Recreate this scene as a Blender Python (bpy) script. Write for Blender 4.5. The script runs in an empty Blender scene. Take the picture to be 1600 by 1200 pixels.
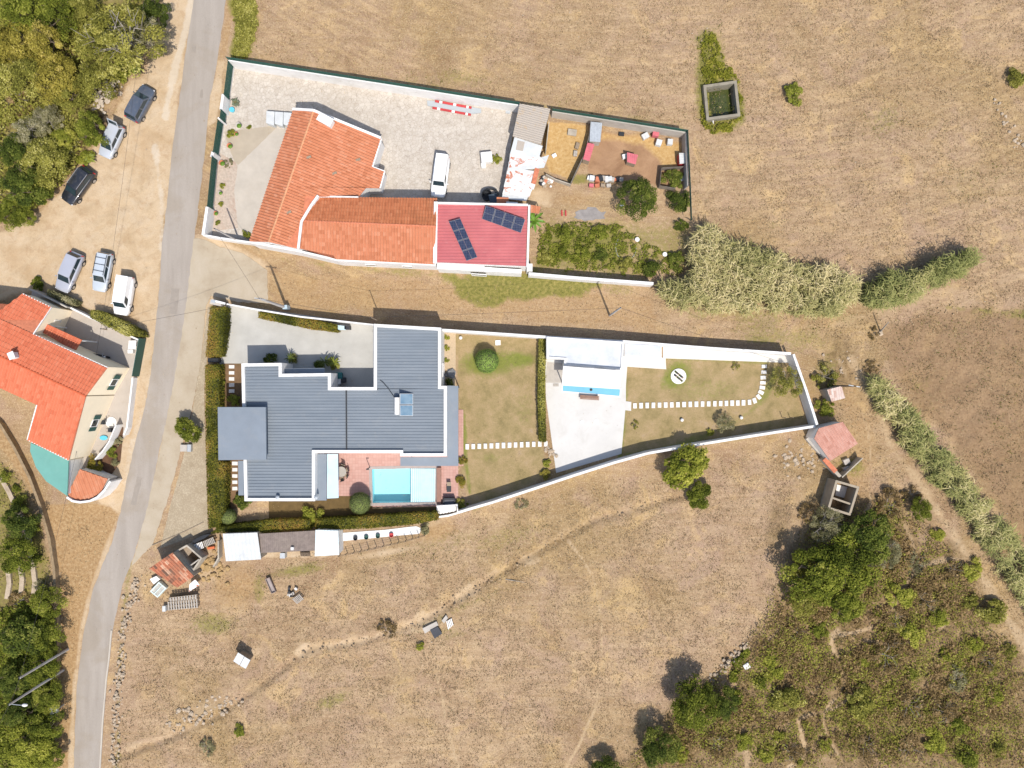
import bpy, bmesh, math, random
import numpy as np
from mathutils import Vector, Matrix
random.seed(7); RNG = np.random.default_rng(7)

# ---------------------------------------------------------------- camera, sky, sun, exposure
SC = bpy.context.scene
CAM_H, FPX = 80.0, 1120.0            # drone height in metres, focal length in photograph pixels (1600 wide)
cam_data = bpy.data.cameras.new('camera'); cam = bpy.data.objects.new('camera', cam_data)
SC.collection.objects.link(cam); SC.camera = cam
cam.location = (0, 0, CAM_H); cam.rotation_euler = (0, 0, 0)
cam_data.sensor_width = 36.0; cam_data.lens = 36.0 * FPX / 1600.0
cam_data.clip_start = 0.5; cam_data.clip_end = 3000
SUN_EL = math.radians(60.0); SUN_DIR = Vector((0.36, -0.93, 0)).normalized()   # horizontal direction towards the sun
world = bpy.data.worlds.new('World'); SC.world = world; world.use_nodes = True
wn = world.node_tree.nodes; wl = world.node_tree.links
sky = wn.new('ShaderNodeTexSky'); sky.sky_type = 'NISHITA'; sky.sun_disc = False
sky.sun_elevation = SUN_EL; sky.sun_rotation = math.atan2(SUN_DIR.x, SUN_DIR.y)
sky.air_density = 1.0; sky.dust_density = 1.5; sky.ozone_density = 1.0
wn['Background'].inputs['Strength'].default_value = 0.15
wl.new(sky.outputs[0], wn['Background'].inputs['Color'])
sun_data = bpy.data.lights.new('sun', 'SUN'); sun = bpy.data.objects.new('sun', sun_data); SC.collection.objects.link(sun)
sun_data.energy = 4.0; sun_data.angle = math.radians(0.55); sun_data.color = (1.0, 0.955, 0.89)
to_sun = Vector((SUN_DIR.x * math.cos(SUN_EL), SUN_DIR.y * math.cos(SUN_EL), math.sin(SUN_EL)))
sun.rotation_euler = to_sun.to_track_quat('Z', 'Y').to_euler(); sun.location = to_sun * 150
SC.view_settings.view_transform = 'Standard'; SC.view_settings.look = 'None'
SC.view_settings.exposure = 0.3; SC.view_settings.gamma = 1.0; SC.view_settings.use_curve_mapping = False
SC.cycles.max_bounces = 6; SC.cycles.transparent_max_bounces = 12; SC.cycles.use_denoising = True

# ---------------------------------------------------------------- plan geometry: the survey is traced in photograph pixels
def px(x, y, z=0.0):
    s = (CAM_H - z) / FPX
    return Vector(((x - 800) * s, (600 - y) * s, z))
def pxs(pts, z=0.0): return [px(p[0], p[1], z) for p in pts]
class Plane:
    """sloping roof plane: height z at the point traced at (x,y), falling by s metres per metre towards (dx,dy) in the picture"""
    def __init__(self, x, y, z, dx=0.0, dy=1.0, s=0.0):
        self.p = px(x, y, z); g = Vector((dx, -dy, 0)).normalized(); self.g = g
        self.n = Vector((s * g.x, s * g.y, 1.0)).normalized(); self.s = s
        self.down = Vector((g.x, g.y, -s)).normalized(); self.side = self.n.cross(self.down).normalized()
    def lift(self, x, y):
        C = Vector((0, 0, CAM_H)); d = Vector(((x - 800) / FPX, (600 - y) / FPX, -1))
        return C + d * (self.n.dot(self.p - C) / self.n.dot(d))
    def zat(self, X, Y): return self.p.z - (self.n.x * (X - self.p.x) + self.n.y * (Y - self.p.y)) / self.n.z

# ---------------------------------------------------------------- object helpers
COL = SC.collection; ORG = {}
def tag(o, label=None, cat=None, group=None, kind=None):
    if label: o['label'] = label
    if cat: o['category'] = cat
    if group: o['group'] = group
    if kind: o['kind'] = kind
    return o
def thing(name, label, cat, loc, group=None, rotz=0.0):
    o = bpy.data.objects.new(name, None); COL.objects.link(o); o.empty_display_size = 0.3
    o.location = loc; o.rotation_euler = (0, 0, rotz); ORG[o.name] = Vector(loc)
    return tag(o, label, cat, group)
def link(name, me, parent=None, loc=(0, 0, 0)):
    o = bpy.data.objects.new(name, me); COL.objects.link(o)
    if parent is not None: o.parent = parent
    o.location = loc; ORG[o.name] = Vector(loc) + (ORG[parent.name] if parent is not None else Vector((0, 0, 0)))
    return o
class MB:
    """collects shapes in world (or local) coordinates and links them as ONE mesh object"""
    def __init__(self): self.v = []; self.f = []
    def add(self, vs, fs):
        b = len(self.v); self.v.extend([tuple(p) for p in vs]); self.f.extend([tuple(i + b for i in f) for f in fs]); return self
    def box(self, c, s, rz=0.0, tilt=None):
        hx, hy, hz = s[0] / 2, s[1] / 2, s[2] / 2
        vs = [Vector((x, y, z)) for z in (-hz, hz) for x, y in ((-hx, -hy), (hx, -hy), (hx, hy), (-hx, hy))]
        R = Matrix.Rotation(rz, 3, 'Z')
        if tilt: R = R @ Matrix.Rotation(tilt[0], 3, 'X') @ Matrix.Rotation(tilt[1], 3, 'Y')
        c = Vector(c)
        return self.add([R @ p + c for p in vs], [(3, 2, 1, 0), (4, 5, 6, 7), (0, 1, 5, 4), (1, 2, 6, 5), (2, 3, 7, 6), (3, 0, 4, 7)])
    def bar(self, a, b, w, h):
        a, b = Vector(a), Vector(b); d = b - a; L = d.length
        if L < 1e-6: return self
        q = d.to_track_quat('X', 'Z').to_matrix()
        vs = [q @ Vector((x, y, z)) + a for z in (-h / 2, h / 2) for x, y in ((0, -w / 2), (L, -w / 2), (L, w / 2), (0, w / 2))]
        return self.add(vs, [(3, 2, 1, 0), (4, 5, 6, 7), (0, 1, 5, 4), (1, 2, 6, 5), (2, 3, 7, 6), (3, 0, 4, 7)])
    def tube(self, a, b, r0, r1=None, n=8):
        a, b = Vector(a), Vector(b); r1 = r0 if r1 is None else r1
        q = (b - a).to_track_quat('Z', 'X').to_matrix(); vs = []
        for p, r in ((a, r0), (b, r1)):
            vs += [q @ Vector((r * math.cos(2 * math.pi * i / n), r * math.sin(2 * math.pi * i / n), 0)) + p for i in range(n)]
        fs = [(i, (i + 1) % n, n + (i + 1) % n, n + i) for i in range(n)] + [tuple(range(n))[::-1], tuple(range(n, 2 * n))]
        return self.add(vs, fs)
    def prism(self, pts, z0, z1):
        pts = [Vector(p) for p in pts]; n = len(pts)
        area = sum(pts[i].x * pts[(i + 1) % n].y - pts[(i + 1) % n].x * pts[i].y for i in range(n))
        if area < 0: pts = pts[::-1]
        zz = (lambda p, z: z(p.x, p.y)) if callable(z1) else (lambda p, z: z)
        vs = [(p.x, p.y, z0) for p in pts] + [(p.x, p.y, zz(p, z1)) for p in pts]
        return self.add(vs, [tuple(range(n))[::-1], tuple(range(n, 2 * n))] + [(i, (i + 1) % n, n + (i + 1) % n, n + i) for i in range(n)])
    def sheet(self, pts): return self.add(pts, [tuple(range(len(pts)))])
    def slab(self, pts, t):
        """thick plate: pts is its top outline in 3-D, t its thickness (down)"""
        n = len(pts); pts = [Vector(p) for p in pts]
        area = sum(pts[i].x * pts[(i + 1) % n].y - pts[(i + 1) % n].x * pts[i].y for i in range(n))
        if area < 0: pts = pts[::-1]
        vs = [p - Vector((0, 0, t)) for p in pts] + pts
        return self.add(vs, [tuple(range(n))[::-1], tuple(range(n, 2 * n))] + [(i, (i + 1) % n, n + (i + 1) % n, n + i) for i in range(n)])
    def lathe(self, c, prof, n=16, sq=1.0):
        c = Vector(c); vs = []
        for r, z in prof: vs += [c + Vector((r * math.cos(2 * math.pi * i / n), sq * r * math.sin(2 * math.pi * i / n), z)) for i in range(n)]
        fs = []
        for k in range(len(prof) - 1):
            fs += [(k * n + i, k * n + (i + 1) % n, (k + 1) * n + (i + 1) % n, (k + 1) * n + i) for i in range(n)]
        fs += [tuple(range(n))[::-1], tuple(range((len(prof) - 1) * n, len(prof) * n))]
        return self.add(vs, fs)
    def wall(self, pts, z0, z1, t):
        """wall of thickness t along a polyline of world points, mitred"""
        P = [Vector((p[0], p[1], 0)) for p in pts]; L, R = [], []
        for i, p in enumerate(P):
            ds = []
            if i > 0: ds.append((P[i] - P[i - 1]).normalized())
            if i < len(P) - 1: ds.append((P[i + 1] - P[i]).normalized())
            ns = [Vector((-d.y, d.x, 0)) for d in ds]; m = sum(ns, Vector()).normalized()
            k = (t / 2) / max(0.4, m.dot(ns[0])); L.append(p + m * k); R.append(p - m * k)
        vs = []
        for l, r in zip(L, R): vs += [(l.x, l.y, z0), (r.x, r.y, z0), (r.x, r.y, z1), (l.x, l.y, z1)]
        fs = [(0, 1, 2, 3)]
        for i in range(len(P) - 1):
            a, b = 4 * i, 4 * i + 4
            fs += [(a, b, b + 1, a + 1)[::-1], (a + 1, b + 1, b + 2, a + 2)[::-1], (a + 2, b + 2, b + 3, a + 3)[::-1], (a + 3, b + 3, b, a)[::-1]]
        e = 4 * (len(P) - 1); fs.append((e + 3, e + 2, e + 1, e))
        return self.add(vs, fs)
    def mesh(self, name, m, org=(0, 0, 0), smooth=False, bevel=0.0):
        org = Vector(org); me = bpy.data.meshes.new(name)
        me.from_pydata([(p[0] - org.x, p[1] - org.y, p[2] - org.z) for p in self.v], [], self.f)
        if bevel or True:
            bm = bmesh.new(); bm.from_mesh(me)
            bmesh.ops.recalc_face_normals(bm, faces=bm.faces)
            if bevel: bmesh.ops.bevel(bm, geom=[e for e in bm.edges], offset=bevel, segments=2 if smooth else 1, profile=0.5, affect='EDGES', clamp_overlap=True)
            bm.to_mesh(me); bm.free()
        if m is not None: me.materials.append(m)
        if smooth: me.polygons.foreach_set('use_smooth', [True] * len(me.polygons))
        return me
    def build(self, name, m, parent=None, smooth=False, bevel=0.0, local=False):
        if parent is not None:
            org = Vector((0, 0, 0)) if local else ORG[parent.name]
            return link(name, self.mesh(name, m, org, smooth, bevel), parent)
        vs = np.array(self.v); c = (vs.min(0) + vs.max(0)) / 2; org = Vector((c[0], c[1], vs[:, 2].min()))
        return link(name, self.mesh(name, m, org, smooth, bevel), None, org)
def copy_tree(o, parent=None):
    c = o.copy(); COL.objects.link(c); c.parent = parent
    for ch in o.children: copy_tree(ch, c)
    return c

# ---------------------------------------------------------------- materials (all procedural)
MATS = {}
def srgb(r, g, b):
    f = lambda v: (v / 255 / 12.92) if v / 255 <= 0.04045 else ((v / 255 + 0.055) / 1.055) ** 2.4
    return (f(r), f(g), f(b), 1.0)
def alb(r, g, b, k=0.58):
    c = srgb(r, g, b); return (c[0] * k, c[1] * k, c[2] * k, 1.0)
class NT:
    def __init__(self, name):
        self.m = bpy.data.materials.new(name); self.m.use_nodes = True
        self.n = self.m.node_tree.nodes; self.l = self.m.node_tree.links; self.b = self.n['Principled BSDF']
    def new(self, t, **kw):
        n = self.n.new(t)
        for k, v in kw.items():
            if hasattr(n, k) and k not in ('inputs',): setattr(n, k, v)
        return n
    def pos(self): return self.new('ShaderNodeNewGeometry').outputs['Position']
    def obj(self): return self.new('ShaderNodeTexCoord').outputs['Object']
    def scale(self, v, s):
        n = self.new('ShaderNodeVectorMath', operation='MULTIPLY'); self.l.new(v, n.inputs[0]); n.inputs[1].default_value = s; return n.outputs[0]
    def noise(self, v, scale, detail=3.0, rough=0.55, dist=0.0):
        n = self.new('ShaderNodeTexNoise'); self.l.new(v, n.inputs['Vector']); n.inputs['Scale'].default_value = scale
        n.inputs['Detail'].default_value = detail; n.inputs['Roughness'].default_value = rough; n.inputs['Distortion'].default_value = dist
        return n.outputs['Fac']
    def ramp(self, f, stops, interp='LINEAR'):
        n = self.new('ShaderNodeValToRGB'); self.l.new(f, n.inputs['Fac']); cr = n.color_ramp; cr.interpolation = interp
        while len(cr.elements) < len(stops): cr.elements.new(0.5)
        for e, (p, c) in zip(cr.elements, stops): e.position = p; e.color = c if len(c) == 4 else (*c, 1)
        return n.outputs['Color']
    def rng(self, f, a, b, c=0.0, d=1.0):
        n = self.new('ShaderNodeMapRange'); self.l.new(f, n.inputs[0])
        for i, v in enumerate((a, b, c, d)): n.inputs[i + 1].default_value = v
        return n.outputs[0]
    def mix(self, f, a, b, blend='MIX'):
        n = self.new('ShaderNodeMix', data_type='RGBA', blend_type=blend); n.clamp_factor = True
        if isinstance(f, (int, float)): n.inputs[0].default_value = f
        else: self.l.new(f, n.inputs[0])
        for i, v in ((6, a), (7, b)):
            if isinstance(v, tuple): n.inputs[i].default_value = v
            else: self.l.new(v, n.inputs[i])
        return n.outputs[2]
    def math(self, op, a, b=None):
        n = self.new('ShaderNodeMath', operation=op)
        for i, v in enumerate((a, b)):
            if v is None: continue
            if isinstance(v, (int, float)): n.inputs[i].default_value = v
            else: self.l.new(v, n.inputs[i])
        return n.outputs[0]
    def attr(self, name): n = self.new('ShaderNodeAttribute'); n.attribute_name = name; return n
    def bump(self, h, strength=0.3, dist=0.02):
        n = self.new('ShaderNodeBump'); self.l.new(h, n.inputs['Height']); n.inputs['Strength'].default_value = strength
        n.inputs['Distance'].default_value = dist; self.l.new(n.outputs[0], self.b.inputs['Normal'])
    def out(self, col, rough=0.8, spec=0.3, metal=0.0):
        if isinstance(col, tuple): self.b.inputs['Base Color'].default_value = col
        else: self.l.new(col, self.b.inputs['Base Color'])
        if isinstance(rough, (int, float)): self.b.inputs['Roughness'].default_value = rough
        else: self.l.new(rough, self.b.inputs['Roughness'])
        self.b.inputs['Specular IOR Level'].default_value = spec; self.b.inputs['Metallic'].default_value = metal
        return self.m
def mat(name, col, rough=0.75, var=0.16, scale=1.2, stain=None, stain_amt=0.35, spec=0.3, metal=0.0, bump=0.0, bscale=30.0):
    """plain weathered surface: base colour, soft large-scale variation, fine grain and optional stains"""
    if name in MATS: return MATS[name]
    t = NT(name); p = t.pos()
    dark = tuple(c * (1 - var) for c in col[:3]) + (1,); light = tuple(min(0.92, c * (1 + var * 0.6)) for c in col[:3]) + (1,)
    c = t.ramp(t.noise(p, scale, 5.0, 0.62), [(0.3, dark), (0.68, light)])
    g = t.noise(p, 14.0, 3.0, 0.7); c = t.mix(t.rng(g, 0.35, 0.8, 0.0, 0.28), c, dark)
    if stain:
        s = t.noise(p, 0.7, 6.0, 0.7, 0.6); c = t.mix(t.rng(s, 0.52, 0.72, 0.0, stain_amt), c, stain)
    if bump: t.bump(t.noise(p, bscale, 4.0, 0.6), bump, 0.03)
    MATS[name] = t.out(c, rough, spec, metal); return MATS[name]

M = {}
M['white'] = mat('white_render', (0.70, 0.68, 0.65, 1), 0.7, 0.09, 0.8, (0.44, 0.40, 0.34, 1), 0.5)
M['white_old'] = mat('old_whitewash', (0.72, 0.70, 0.66, 1), 0.85, 0.14, 0.9, (0.38, 0.34, 0.28, 1), 0.5)
M['cream'] = mat('cream_render', (0.84, 0.72, 0.53, 1), 0.8, 0.06, 0.7, (0.55, 0.45, 0.32, 1), 0.22)
M['concrete'] = mat('concrete', (0.42, 0.38, 0.33, 1), 0.85, 0.18, 0.9, (0.26, 0.23, 0.19, 1), 0.4, bump=0.15)
M['concrete_pale'] = mat('pale_concrete', (0.44, 0.39, 0.325, 1), 0.85, 0.12, 0.6, (0.40, 0.34, 0.27, 1), 0.35, bump=0.1)
M['grey_metal'] = mat('grey_coated_metal', (0.185, 0.212, 0.242, 1), 0.5, 0.10, 0.5, (0.25, 0.25, 0.245, 1), 0.35, spec=0.35)
M['dark'] = mat('dark_metal', (0.03, 0.032, 0.036, 1), 0.5, 0.2)
M['steel'] = mat('galvanised_steel', (0.45, 0.47, 0.48, 1), 0.45, 0.15, 3.0, metal=0.3)
M['wood'] = mat('weathered_wood', (0.30, 0.23, 0.16, 1), 0.9, 0.3, 6.0, (0.16, 0.13, 0.10, 1), 0.5)
M['wood_grey'] = mat('greyed_wood', (0.40, 0.36, 0.31, 1), 0.9, 0.3, 5.0, (0.2, 0.18, 0.15, 1), 0.5)
M['bark'] = mat('bark', (0.16, 0.12, 0.085, 1), 0.95, 0.35, 5.0, bump=0.5)
M['bark_grey'] = mat('grey_bark', (0.30, 0.265, 0.22, 1), 0.95, 0.3, 5.0, bump=0.4)
M['glass'] = mat('dark_window_glass', (0.018, 0.028, 0.03, 1), 0.06, 0.1, 1.0, spec=0.6)
M['rubber'] = mat('tyre_rubber', (0.02, 0.02, 0.02, 1), 0.85, 0.2)
M['rim'] = mat('alloy_rim', (0.5, 0.5, 0.5, 1), 0.35, 0.1, 4.0, metal=0.7)
M['red_lamp'] = mat('red_lamp_lens', (0.45, 0.01, 0.015, 1), 0.2, 0.05, spec=0.6)
M['clear_lamp'] = mat('clear_lamp_lens', (0.6, 0.6, 0.62, 1), 0.15, 0.05, spec=0.7)
M['pole'] = mat('concrete_pole', (0.46, 0.43, 0.40, 1), 0.85, 0.12, 1.5)
M['wire'] = mat('black_cable', (0.05, 0.045, 0.04, 1), 0.7, 0.1)
M['terracotta'] = mat('terracotta', (0.50, 0.17, 0.09, 1), 0.85, 0.25, 3.0)
M['stone'] = mat('field_stone', (0.42, 0.33, 0.235, 1), 0.9, 0.3, 2.5, (0.25, 0.22, 0.17, 1), 0.5, bump=0.4)
M['plaster_brown'] = mat('bare_block_wall', (0.40, 0.35, 0.28, 1), 0.9, 0.25, 1.5, (0.2, 0.17, 0.13, 1), 0.5, bump=0.3)
M['green_paint'] = mat('dark_green_paint', (0.02, 0.075, 0.06, 1), 0.5, 0.15)
M['pipe_red'] = mat('red_painted_steel', (0.45, 0.05, 0.05, 1), 0.6, 0.2, 2.0)
M['blue_plastic'] = mat('blue_plastic', (0.10, 0.45, 0.58, 1), 0.4, 0.1)
M['black_plastic'] = mat('black_plastic', (0.022, 0.024, 0.028, 1), 0.5, 0.2)
M['pink_sheet'] = mat('faded_red_sheet', (0.52, 0.13, 0.15, 1), 0.6, 0.18, 1.5, (0.4, 0.2, 0.18, 1), 0.3)
M['white_sheet'] = mat('white_metal_sheet', (0.53, 0.54, 0.53, 1), 0.5, 0.12, 1.0, (0.42, 0.39, 0.34, 1), 0.45)
M['rust_sheet'] = None
t = NT('rust_streaked_sheet'); p = t.pos()
c = t.mix(t.rng(t.noise(p, 1.1, 6.0, 0.66, 0.8), 0.53, 0.6), (0.66, 0.66, 0.64, 1), (0.42, 0.13, 0.06, 1))
c = t.mix(t.rng(t.noise(p, 6.0, 4.0, 0.7), 0.4, 0.75, 0, 0.4), c, (0.45, 0.38, 0.32, 1)); M['rust_sheet'] = t.out(c, 0.6)
t = NT('fibre_cement_sheet'); p = t.pos()
c = t.mix(t.rng(t.noise(p, 0.9, 6.0, 0.7, 0.5), 0.55, 0.68, 0, 0.85), (0.40, 0.345, 0.285, 1), (0.44, 0.27, 0.09, 1))
c = t.mix(t.rng(t.noise(p, 9.0, 4.0, 0.7), 0.4, 0.75, 0, 0.5), c, (0.24, 0.21, 0.18, 1)); M['fibre'] = t.out(c, 0.9)
t = NT('green_shade_net'); p = t.pos()
chk = t.noise(p, 60.0, 2.0); mixs = t.new('ShaderNodeMixShader'); tr = t.new('ShaderNodeBsdfTransparent')
t.out((0.018, 0.085, 0.062, 1), 0.7); t.l.new(t.rng(chk, 0.56, 0.6, 0.0, 1.0), mixs.inputs[0])
t.l.new(t.b.outputs[0], mixs.inputs[1]); t.l.new(tr.outputs[0], mixs.inputs[2]); t.l.new(mixs.outputs[0], t.n['Material Output'].inputs['Surface']); M['net'] = t.m
def tile_mat(name, base, dark, pale, moss=0.3, mossc=(0.16, 0.10, 0.05, 1)):
    t = NT(name); a = t.attr('tilecol'); p = t.pos()
    mid = lambda u, v: tuple(.55 * x + .45 * y for x, y in zip(u, v)); c = t.ramp(a.outputs['Fac'], [(0.0, dark), (0.2, mid(dark, base)), (0.35, base), (0.8, base), (1.0, mid(pale, base))])
    c = t.mix(t.rng(t.noise(p, 0.55, 6.0, 0.65, 0.4), 0.48, 0.72, 0.0, moss), c, mossc)
    c = t.mix(t.rng(t.noise(p, 11.0, 3.0, 0.7), 0.42, 0.8, 0.0, 0.4), c, dark); return t.out(c, 0.85, 0.2)
M['tile_orange'] = tile_mat('bright_orange_tiles', (0.53, 0.155, 0.08, 1), (0.47, 0.125, 0.062, 1), (0.58, 0.21, 0.12, 1), 0.12, (0.42, 0.10, 0.04, 1))
M['tile_farm'] = tile_mat('weathered_farm_tiles', (0.49, 0.19, 0.10, 1), (0.41, 0.15, 0.075, 1), (0.55, 0.27, 0.165, 1), 0.34, (0.36, 0.13, 0.055, 1))
M['tile_dark'] = tile_mat('darker_farm_tiles', (0.46, 0.165, 0.075, 1), (0.37, 0.125, 0.055, 1), (0.53, 0.22, 0.11, 1), 0.5, (0.28, 0.12, 0.055, 1))  # darker, more blotched version of the farm tiles, used on the north slope
M['tile_pink'] = tile_mat('faded_pink_tiles', (0.47, 0.245, 0.185, 1), (0.38, 0.18, 0.13, 1), (0.54, 0.33, 0.26, 1), 0.45, (0.34, 0.20, 0.15, 1))
M['tile_old'] = tile_mat('broken_old_tiles', (0.42, 0.15, 0.08, 1), (0.14, 0.08, 0.055, 1), (0.75, 0.60, 0.42, 1), 0.6, (0.22, 0.14, 0.09, 1))
M['tile_pale'] = tile_mat('lichen_pale_tiles', (0.55, 0.44, 0.38, 1), (0.42, 0.26, 0.20, 1), (0.64, 0.58, 0.52, 1), 0.4, (0.4, 0.3, 0.24, 1))

# ---------------------------------------------------------------- profiled roof sheets and tile fields as real relief
def profiled(name, plane, polys, m, parent, pitch=0.24, amp=0.05, course=0.0, step=0.03, prof='round', across=False, seed=1, thick=0.0, kind='stuff', lift=0.0):
    """corrugated / tiled field over convex pixel polygons lying on one plane; ribs run down the slope (or across it)"""
    u = plane.side if not across else plane.down; w = plane.down if not across else plane.side; n = plane.n
    rng = random.Random(seed); tot = bmesh.new(); lay = tot.faces.layers.float.new('tilecol')
    P0 = plane.p
    for poly in polys:
        W3 = [plane.lift(*q) for q in poly]; us = [(q - P0).dot(u) for q in W3]; ws = [(q - P0).dot(w) for q in W3]
        k0, k1 = math.floor(min(us) / pitch) - 1, math.ceil(max(us) / pitch) + 1
        if prof == 'round': pr = [(0.0, 0.0), (0.16, 0.8), (0.36, 1.0), (0.56, 0.8), (0.72, 0.0)]
        elif prof == 'seam': pr = [(0.0, 0.0), (0.10, 0.0), (0.16, 1.0), (0.32, 1.0), (0.38, 0.0)]
        else: pr = [(0.0, 0.0), (0.25, 0.5), (0.5, 1.0), (0.75, 0.5)]
        cs = course if course > 0 else (max(ws) - min(ws)) + 1.0
        j0, j1 = math.floor(min(ws) / cs) - (1 if course > 0 else 0), math.ceil(max(ws) / cs) + 1
        bm = bmesh.new(); lb = bm.faces.layers.float.new('tilecol')
        for j in range(j0, j1):
            prev = None
            for k in range(k0, k1):
                r = random.Random((k * 7919 + j * 104729 + seed * 31) & 0xffffff).random()
                for i, (f, h) in enumerate(pr):
                    uu = (k + f) * pitch; hh = h * amp + lift
                    jit = (r - 0.5) * 0.25 * step if course > 0 else 0.0
                    a = bm.verts.new(P0 + u * uu + w * (j * cs) + n * (hh + jit)); b = bm.verts.new(P0 + u * uu + w * ((j + 1) * cs) + n * (hh + step * (1 if course > 0 else 0) + jit))
                    if prev:
                        fc = bm.faces.new((prev[0], a, b, prev[1])); fc[lb] = prev[2]
                    prev = (a, b, r)
        bmesh.ops.remove_doubles(bm, verts=bm.verts, dist=0.0004)
        cen = sum(W3, Vector()) / len(W3)
        for i in range(len(W3)):
            a, b = W3[i], W3[(i + 1) % len(W3)]; nn = (b - a).cross(n).normalized()
            if nn.dot(cen - a) > 0: nn = -nn
            bmesh.ops.bisect_plane(bm, geom=list(bm.verts) + list(bm.edges) + list(bm.faces), plane_co=a, plane_no=nn, clear_outer=True)
        me = bpy.data.meshes.new('tmp'); bm.to_mesh(me); bm.free(); tot.from_mesh(me); bpy.data.meshes.remove(me)
    org = ORG[parent.name] if parent is not None else Vector((0, 0, 0))
    bmesh.ops.translate(tot, verts=tot.verts, vec=-org)
    for f in tot.faces:
        if f.normal.z < 0: f.normal_flip()
    me = bpy.data.meshes.new(name); tot.to_mesh(me); tot.free(); me.materials.append(m)
    o = link(name, me, parent)
    if kind: o['kind'] = kind
    return o
def convex_slab(mb, plane, poly, t, lift=0.0):
    return mb.slab([plane.lift(*q) + plane.n * lift for q in poly], t)

# ================================================================ GROUND
def vnoise(x, y, seed):
    xi = np.floor(x).astype(np.int64); yi = np.floor(y).astype(np.int64); fx = x - xi; fy = y - yi
    fx = fx * fx * (3 - 2 * fx); fy = fy * fy * (3 - 2 * fy)
    def h(a, b):
        n = (a * 374761393 + b * 668265263 + seed * 974634777) & 0xffffffff
        n = ((n ^ (n >> 13)) * 1274126177) & 0xffffffff
        return ((n ^ (n >> 16)) & 0xffff) / 65535.0
    return (h(xi, yi) * (1 - fx) + h(xi + 1, yi) * fx) * (1 - fy) + (h(xi, yi + 1) * (1 - fx) + h(xi + 1, yi + 1) * fx) * fy
def fbm(x, y, seed, oct=4):
    s = 0; a = 0.5; t = 0
    for o in range(oct): s = s + a * vnoise(x * 2 ** o, y * 2 ** o, seed + o * 17); t += a; a *= 0.55
    return s / t
def sdist_poly(X, Y, poly):
    d = np.full(X.shape, 1e9); ins = np.zeros(X.shape, bool); n = len(poly)
    for i in range(n):
        x0, y0 = poly[i]; x1, y1 = poly[(i + 1) % n]; dx, dy = x1 - x0, y1 - y0
        t = np.clip(((X - x0) * dx + (Y - y0) * dy) / (dx * dx + dy * dy + 1e-9), 0, 1)
        d = np.minimum(d, np.hypot(X - x0 - t * dx, Y - y0 - t * dy))
        c = ((y0 > Y) != (y1 > Y)) & (X < (x1 - x0) * (Y - y0) / (y1 - y0 + 1e-12) + x0); ins ^= c
    return np.where(ins, d, -d)
def dist_line(X, Y, line):
    d = np.full(X.shape, 1e9)
    for (x0, y0), (x1, y1) in zip(line[:-1], line[1:]):
        dx, dy = x1 - x0, y1 - y0; t = np.clip(((X - x0) * dx + (Y - y0) * dy) / (dx * dx + dy * dy + 1e-9), 0, 1)
        d = np.minimum(d, np.hypot(X - x0 - t * dx, Y - y0 - t * dy))
    return d
ROAD_L = [(312, -60), (304, 0), (292, 75), (282, 150), (271, 225), (264, 300), (255, 370), (251, 430), (246, 490), (240, 550), (234, 600), (226, 640), (210, 700), (198, 755), (189, 800), (175, 850), (160, 885), (147, 920), (131, 990), (122, 1060), (118, 1130), (116, 1200), (116, 1260)]
ROAD_R = [(362, -60), (352, 0), (342, 75), (328, 150), (320, 225), (312, 300), (303, 370), (297, 430), (289, 490), (281, 550), (273, 600), (265, 640), (249, 700), (239, 755), (228, 800), (214, 850), (202, 885), (189, 920), (174, 990), (166, 1060), (159, 1130), (154, 1200), (152, 1260)]
POOL = [(581, 733), (681, 731), (680, 785), (582, 786)]
TANK = [(1106, 133), (1146, 127), (1152, 176), (1112, 183)]
fine_x = np.arange(-61, 61.01, 0.25); fine_y = np.arange(-47, 47.01, 0.25)
out = np.array([64, 70, 80, 100, 140, 200, 320, 500, 800.0])
gx = np.concatenate([-out[::-1], fine_x, out]); gy = np.concatenate([-out[::-1] + 12, fine_y, out - 12])
GX, GY = np.meshgrid(gx, gy); PXx = 800 + GX * 14.0; PXy = 600 - GY * 14.0
wob = (fbm(PXx / 40, PXy / 40, 3) - 0.5) * 26 + (fbm(PXx / 9, PXy / 9, 5) - 0.5) * 9     # ragged edges, in pixels
def area(poly, soft=6.0, w=1.0): return np.clip((sdist_poly(PXx, PXy, poly) + wob * w * 1.6) / (soft * (1.0 if w <= 0.2 else 2.2)) + 0.5, 0, 1)
def spot(x, y, rx, ry=None, rot=0.0, w=1.0):
    ry = ry or rx; c, s = math.cos(math.radians(rot)), math.sin(math.radians(rot))
    dx, dy = PXx - x, PXy - y; r = np.hypot((dx * c + dy * s) / rx, (-dx * s + dy * c) / ry) + wob * w / max(rx, ry) * 0.9
    return np.clip(1.35 - r * 1.1, 0, 1)
def smooth_line(L):
    for _ in range(2):
        q_ = [L[0]]
        for a, b in zip(L[:-1], L[1:]): q_ += [(a[0] * .75 + b[0] * .25, a[1] * .75 + b[1] * .25), (a[0] * .25 + b[0] * .75, a[1] * .25 + b[1] * .75)]
        L = q_ + [L[-1]]
    return L
def track(line, width, soft=3.0, w=0.25):
    line = smooth_line(line); return np.clip((width - dist_line(PXx, PXy, line) + wob * w) / soft + 0.3, 0, 1)
Z0 = np.zeros_like(GX); mx = np.maximum
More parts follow.
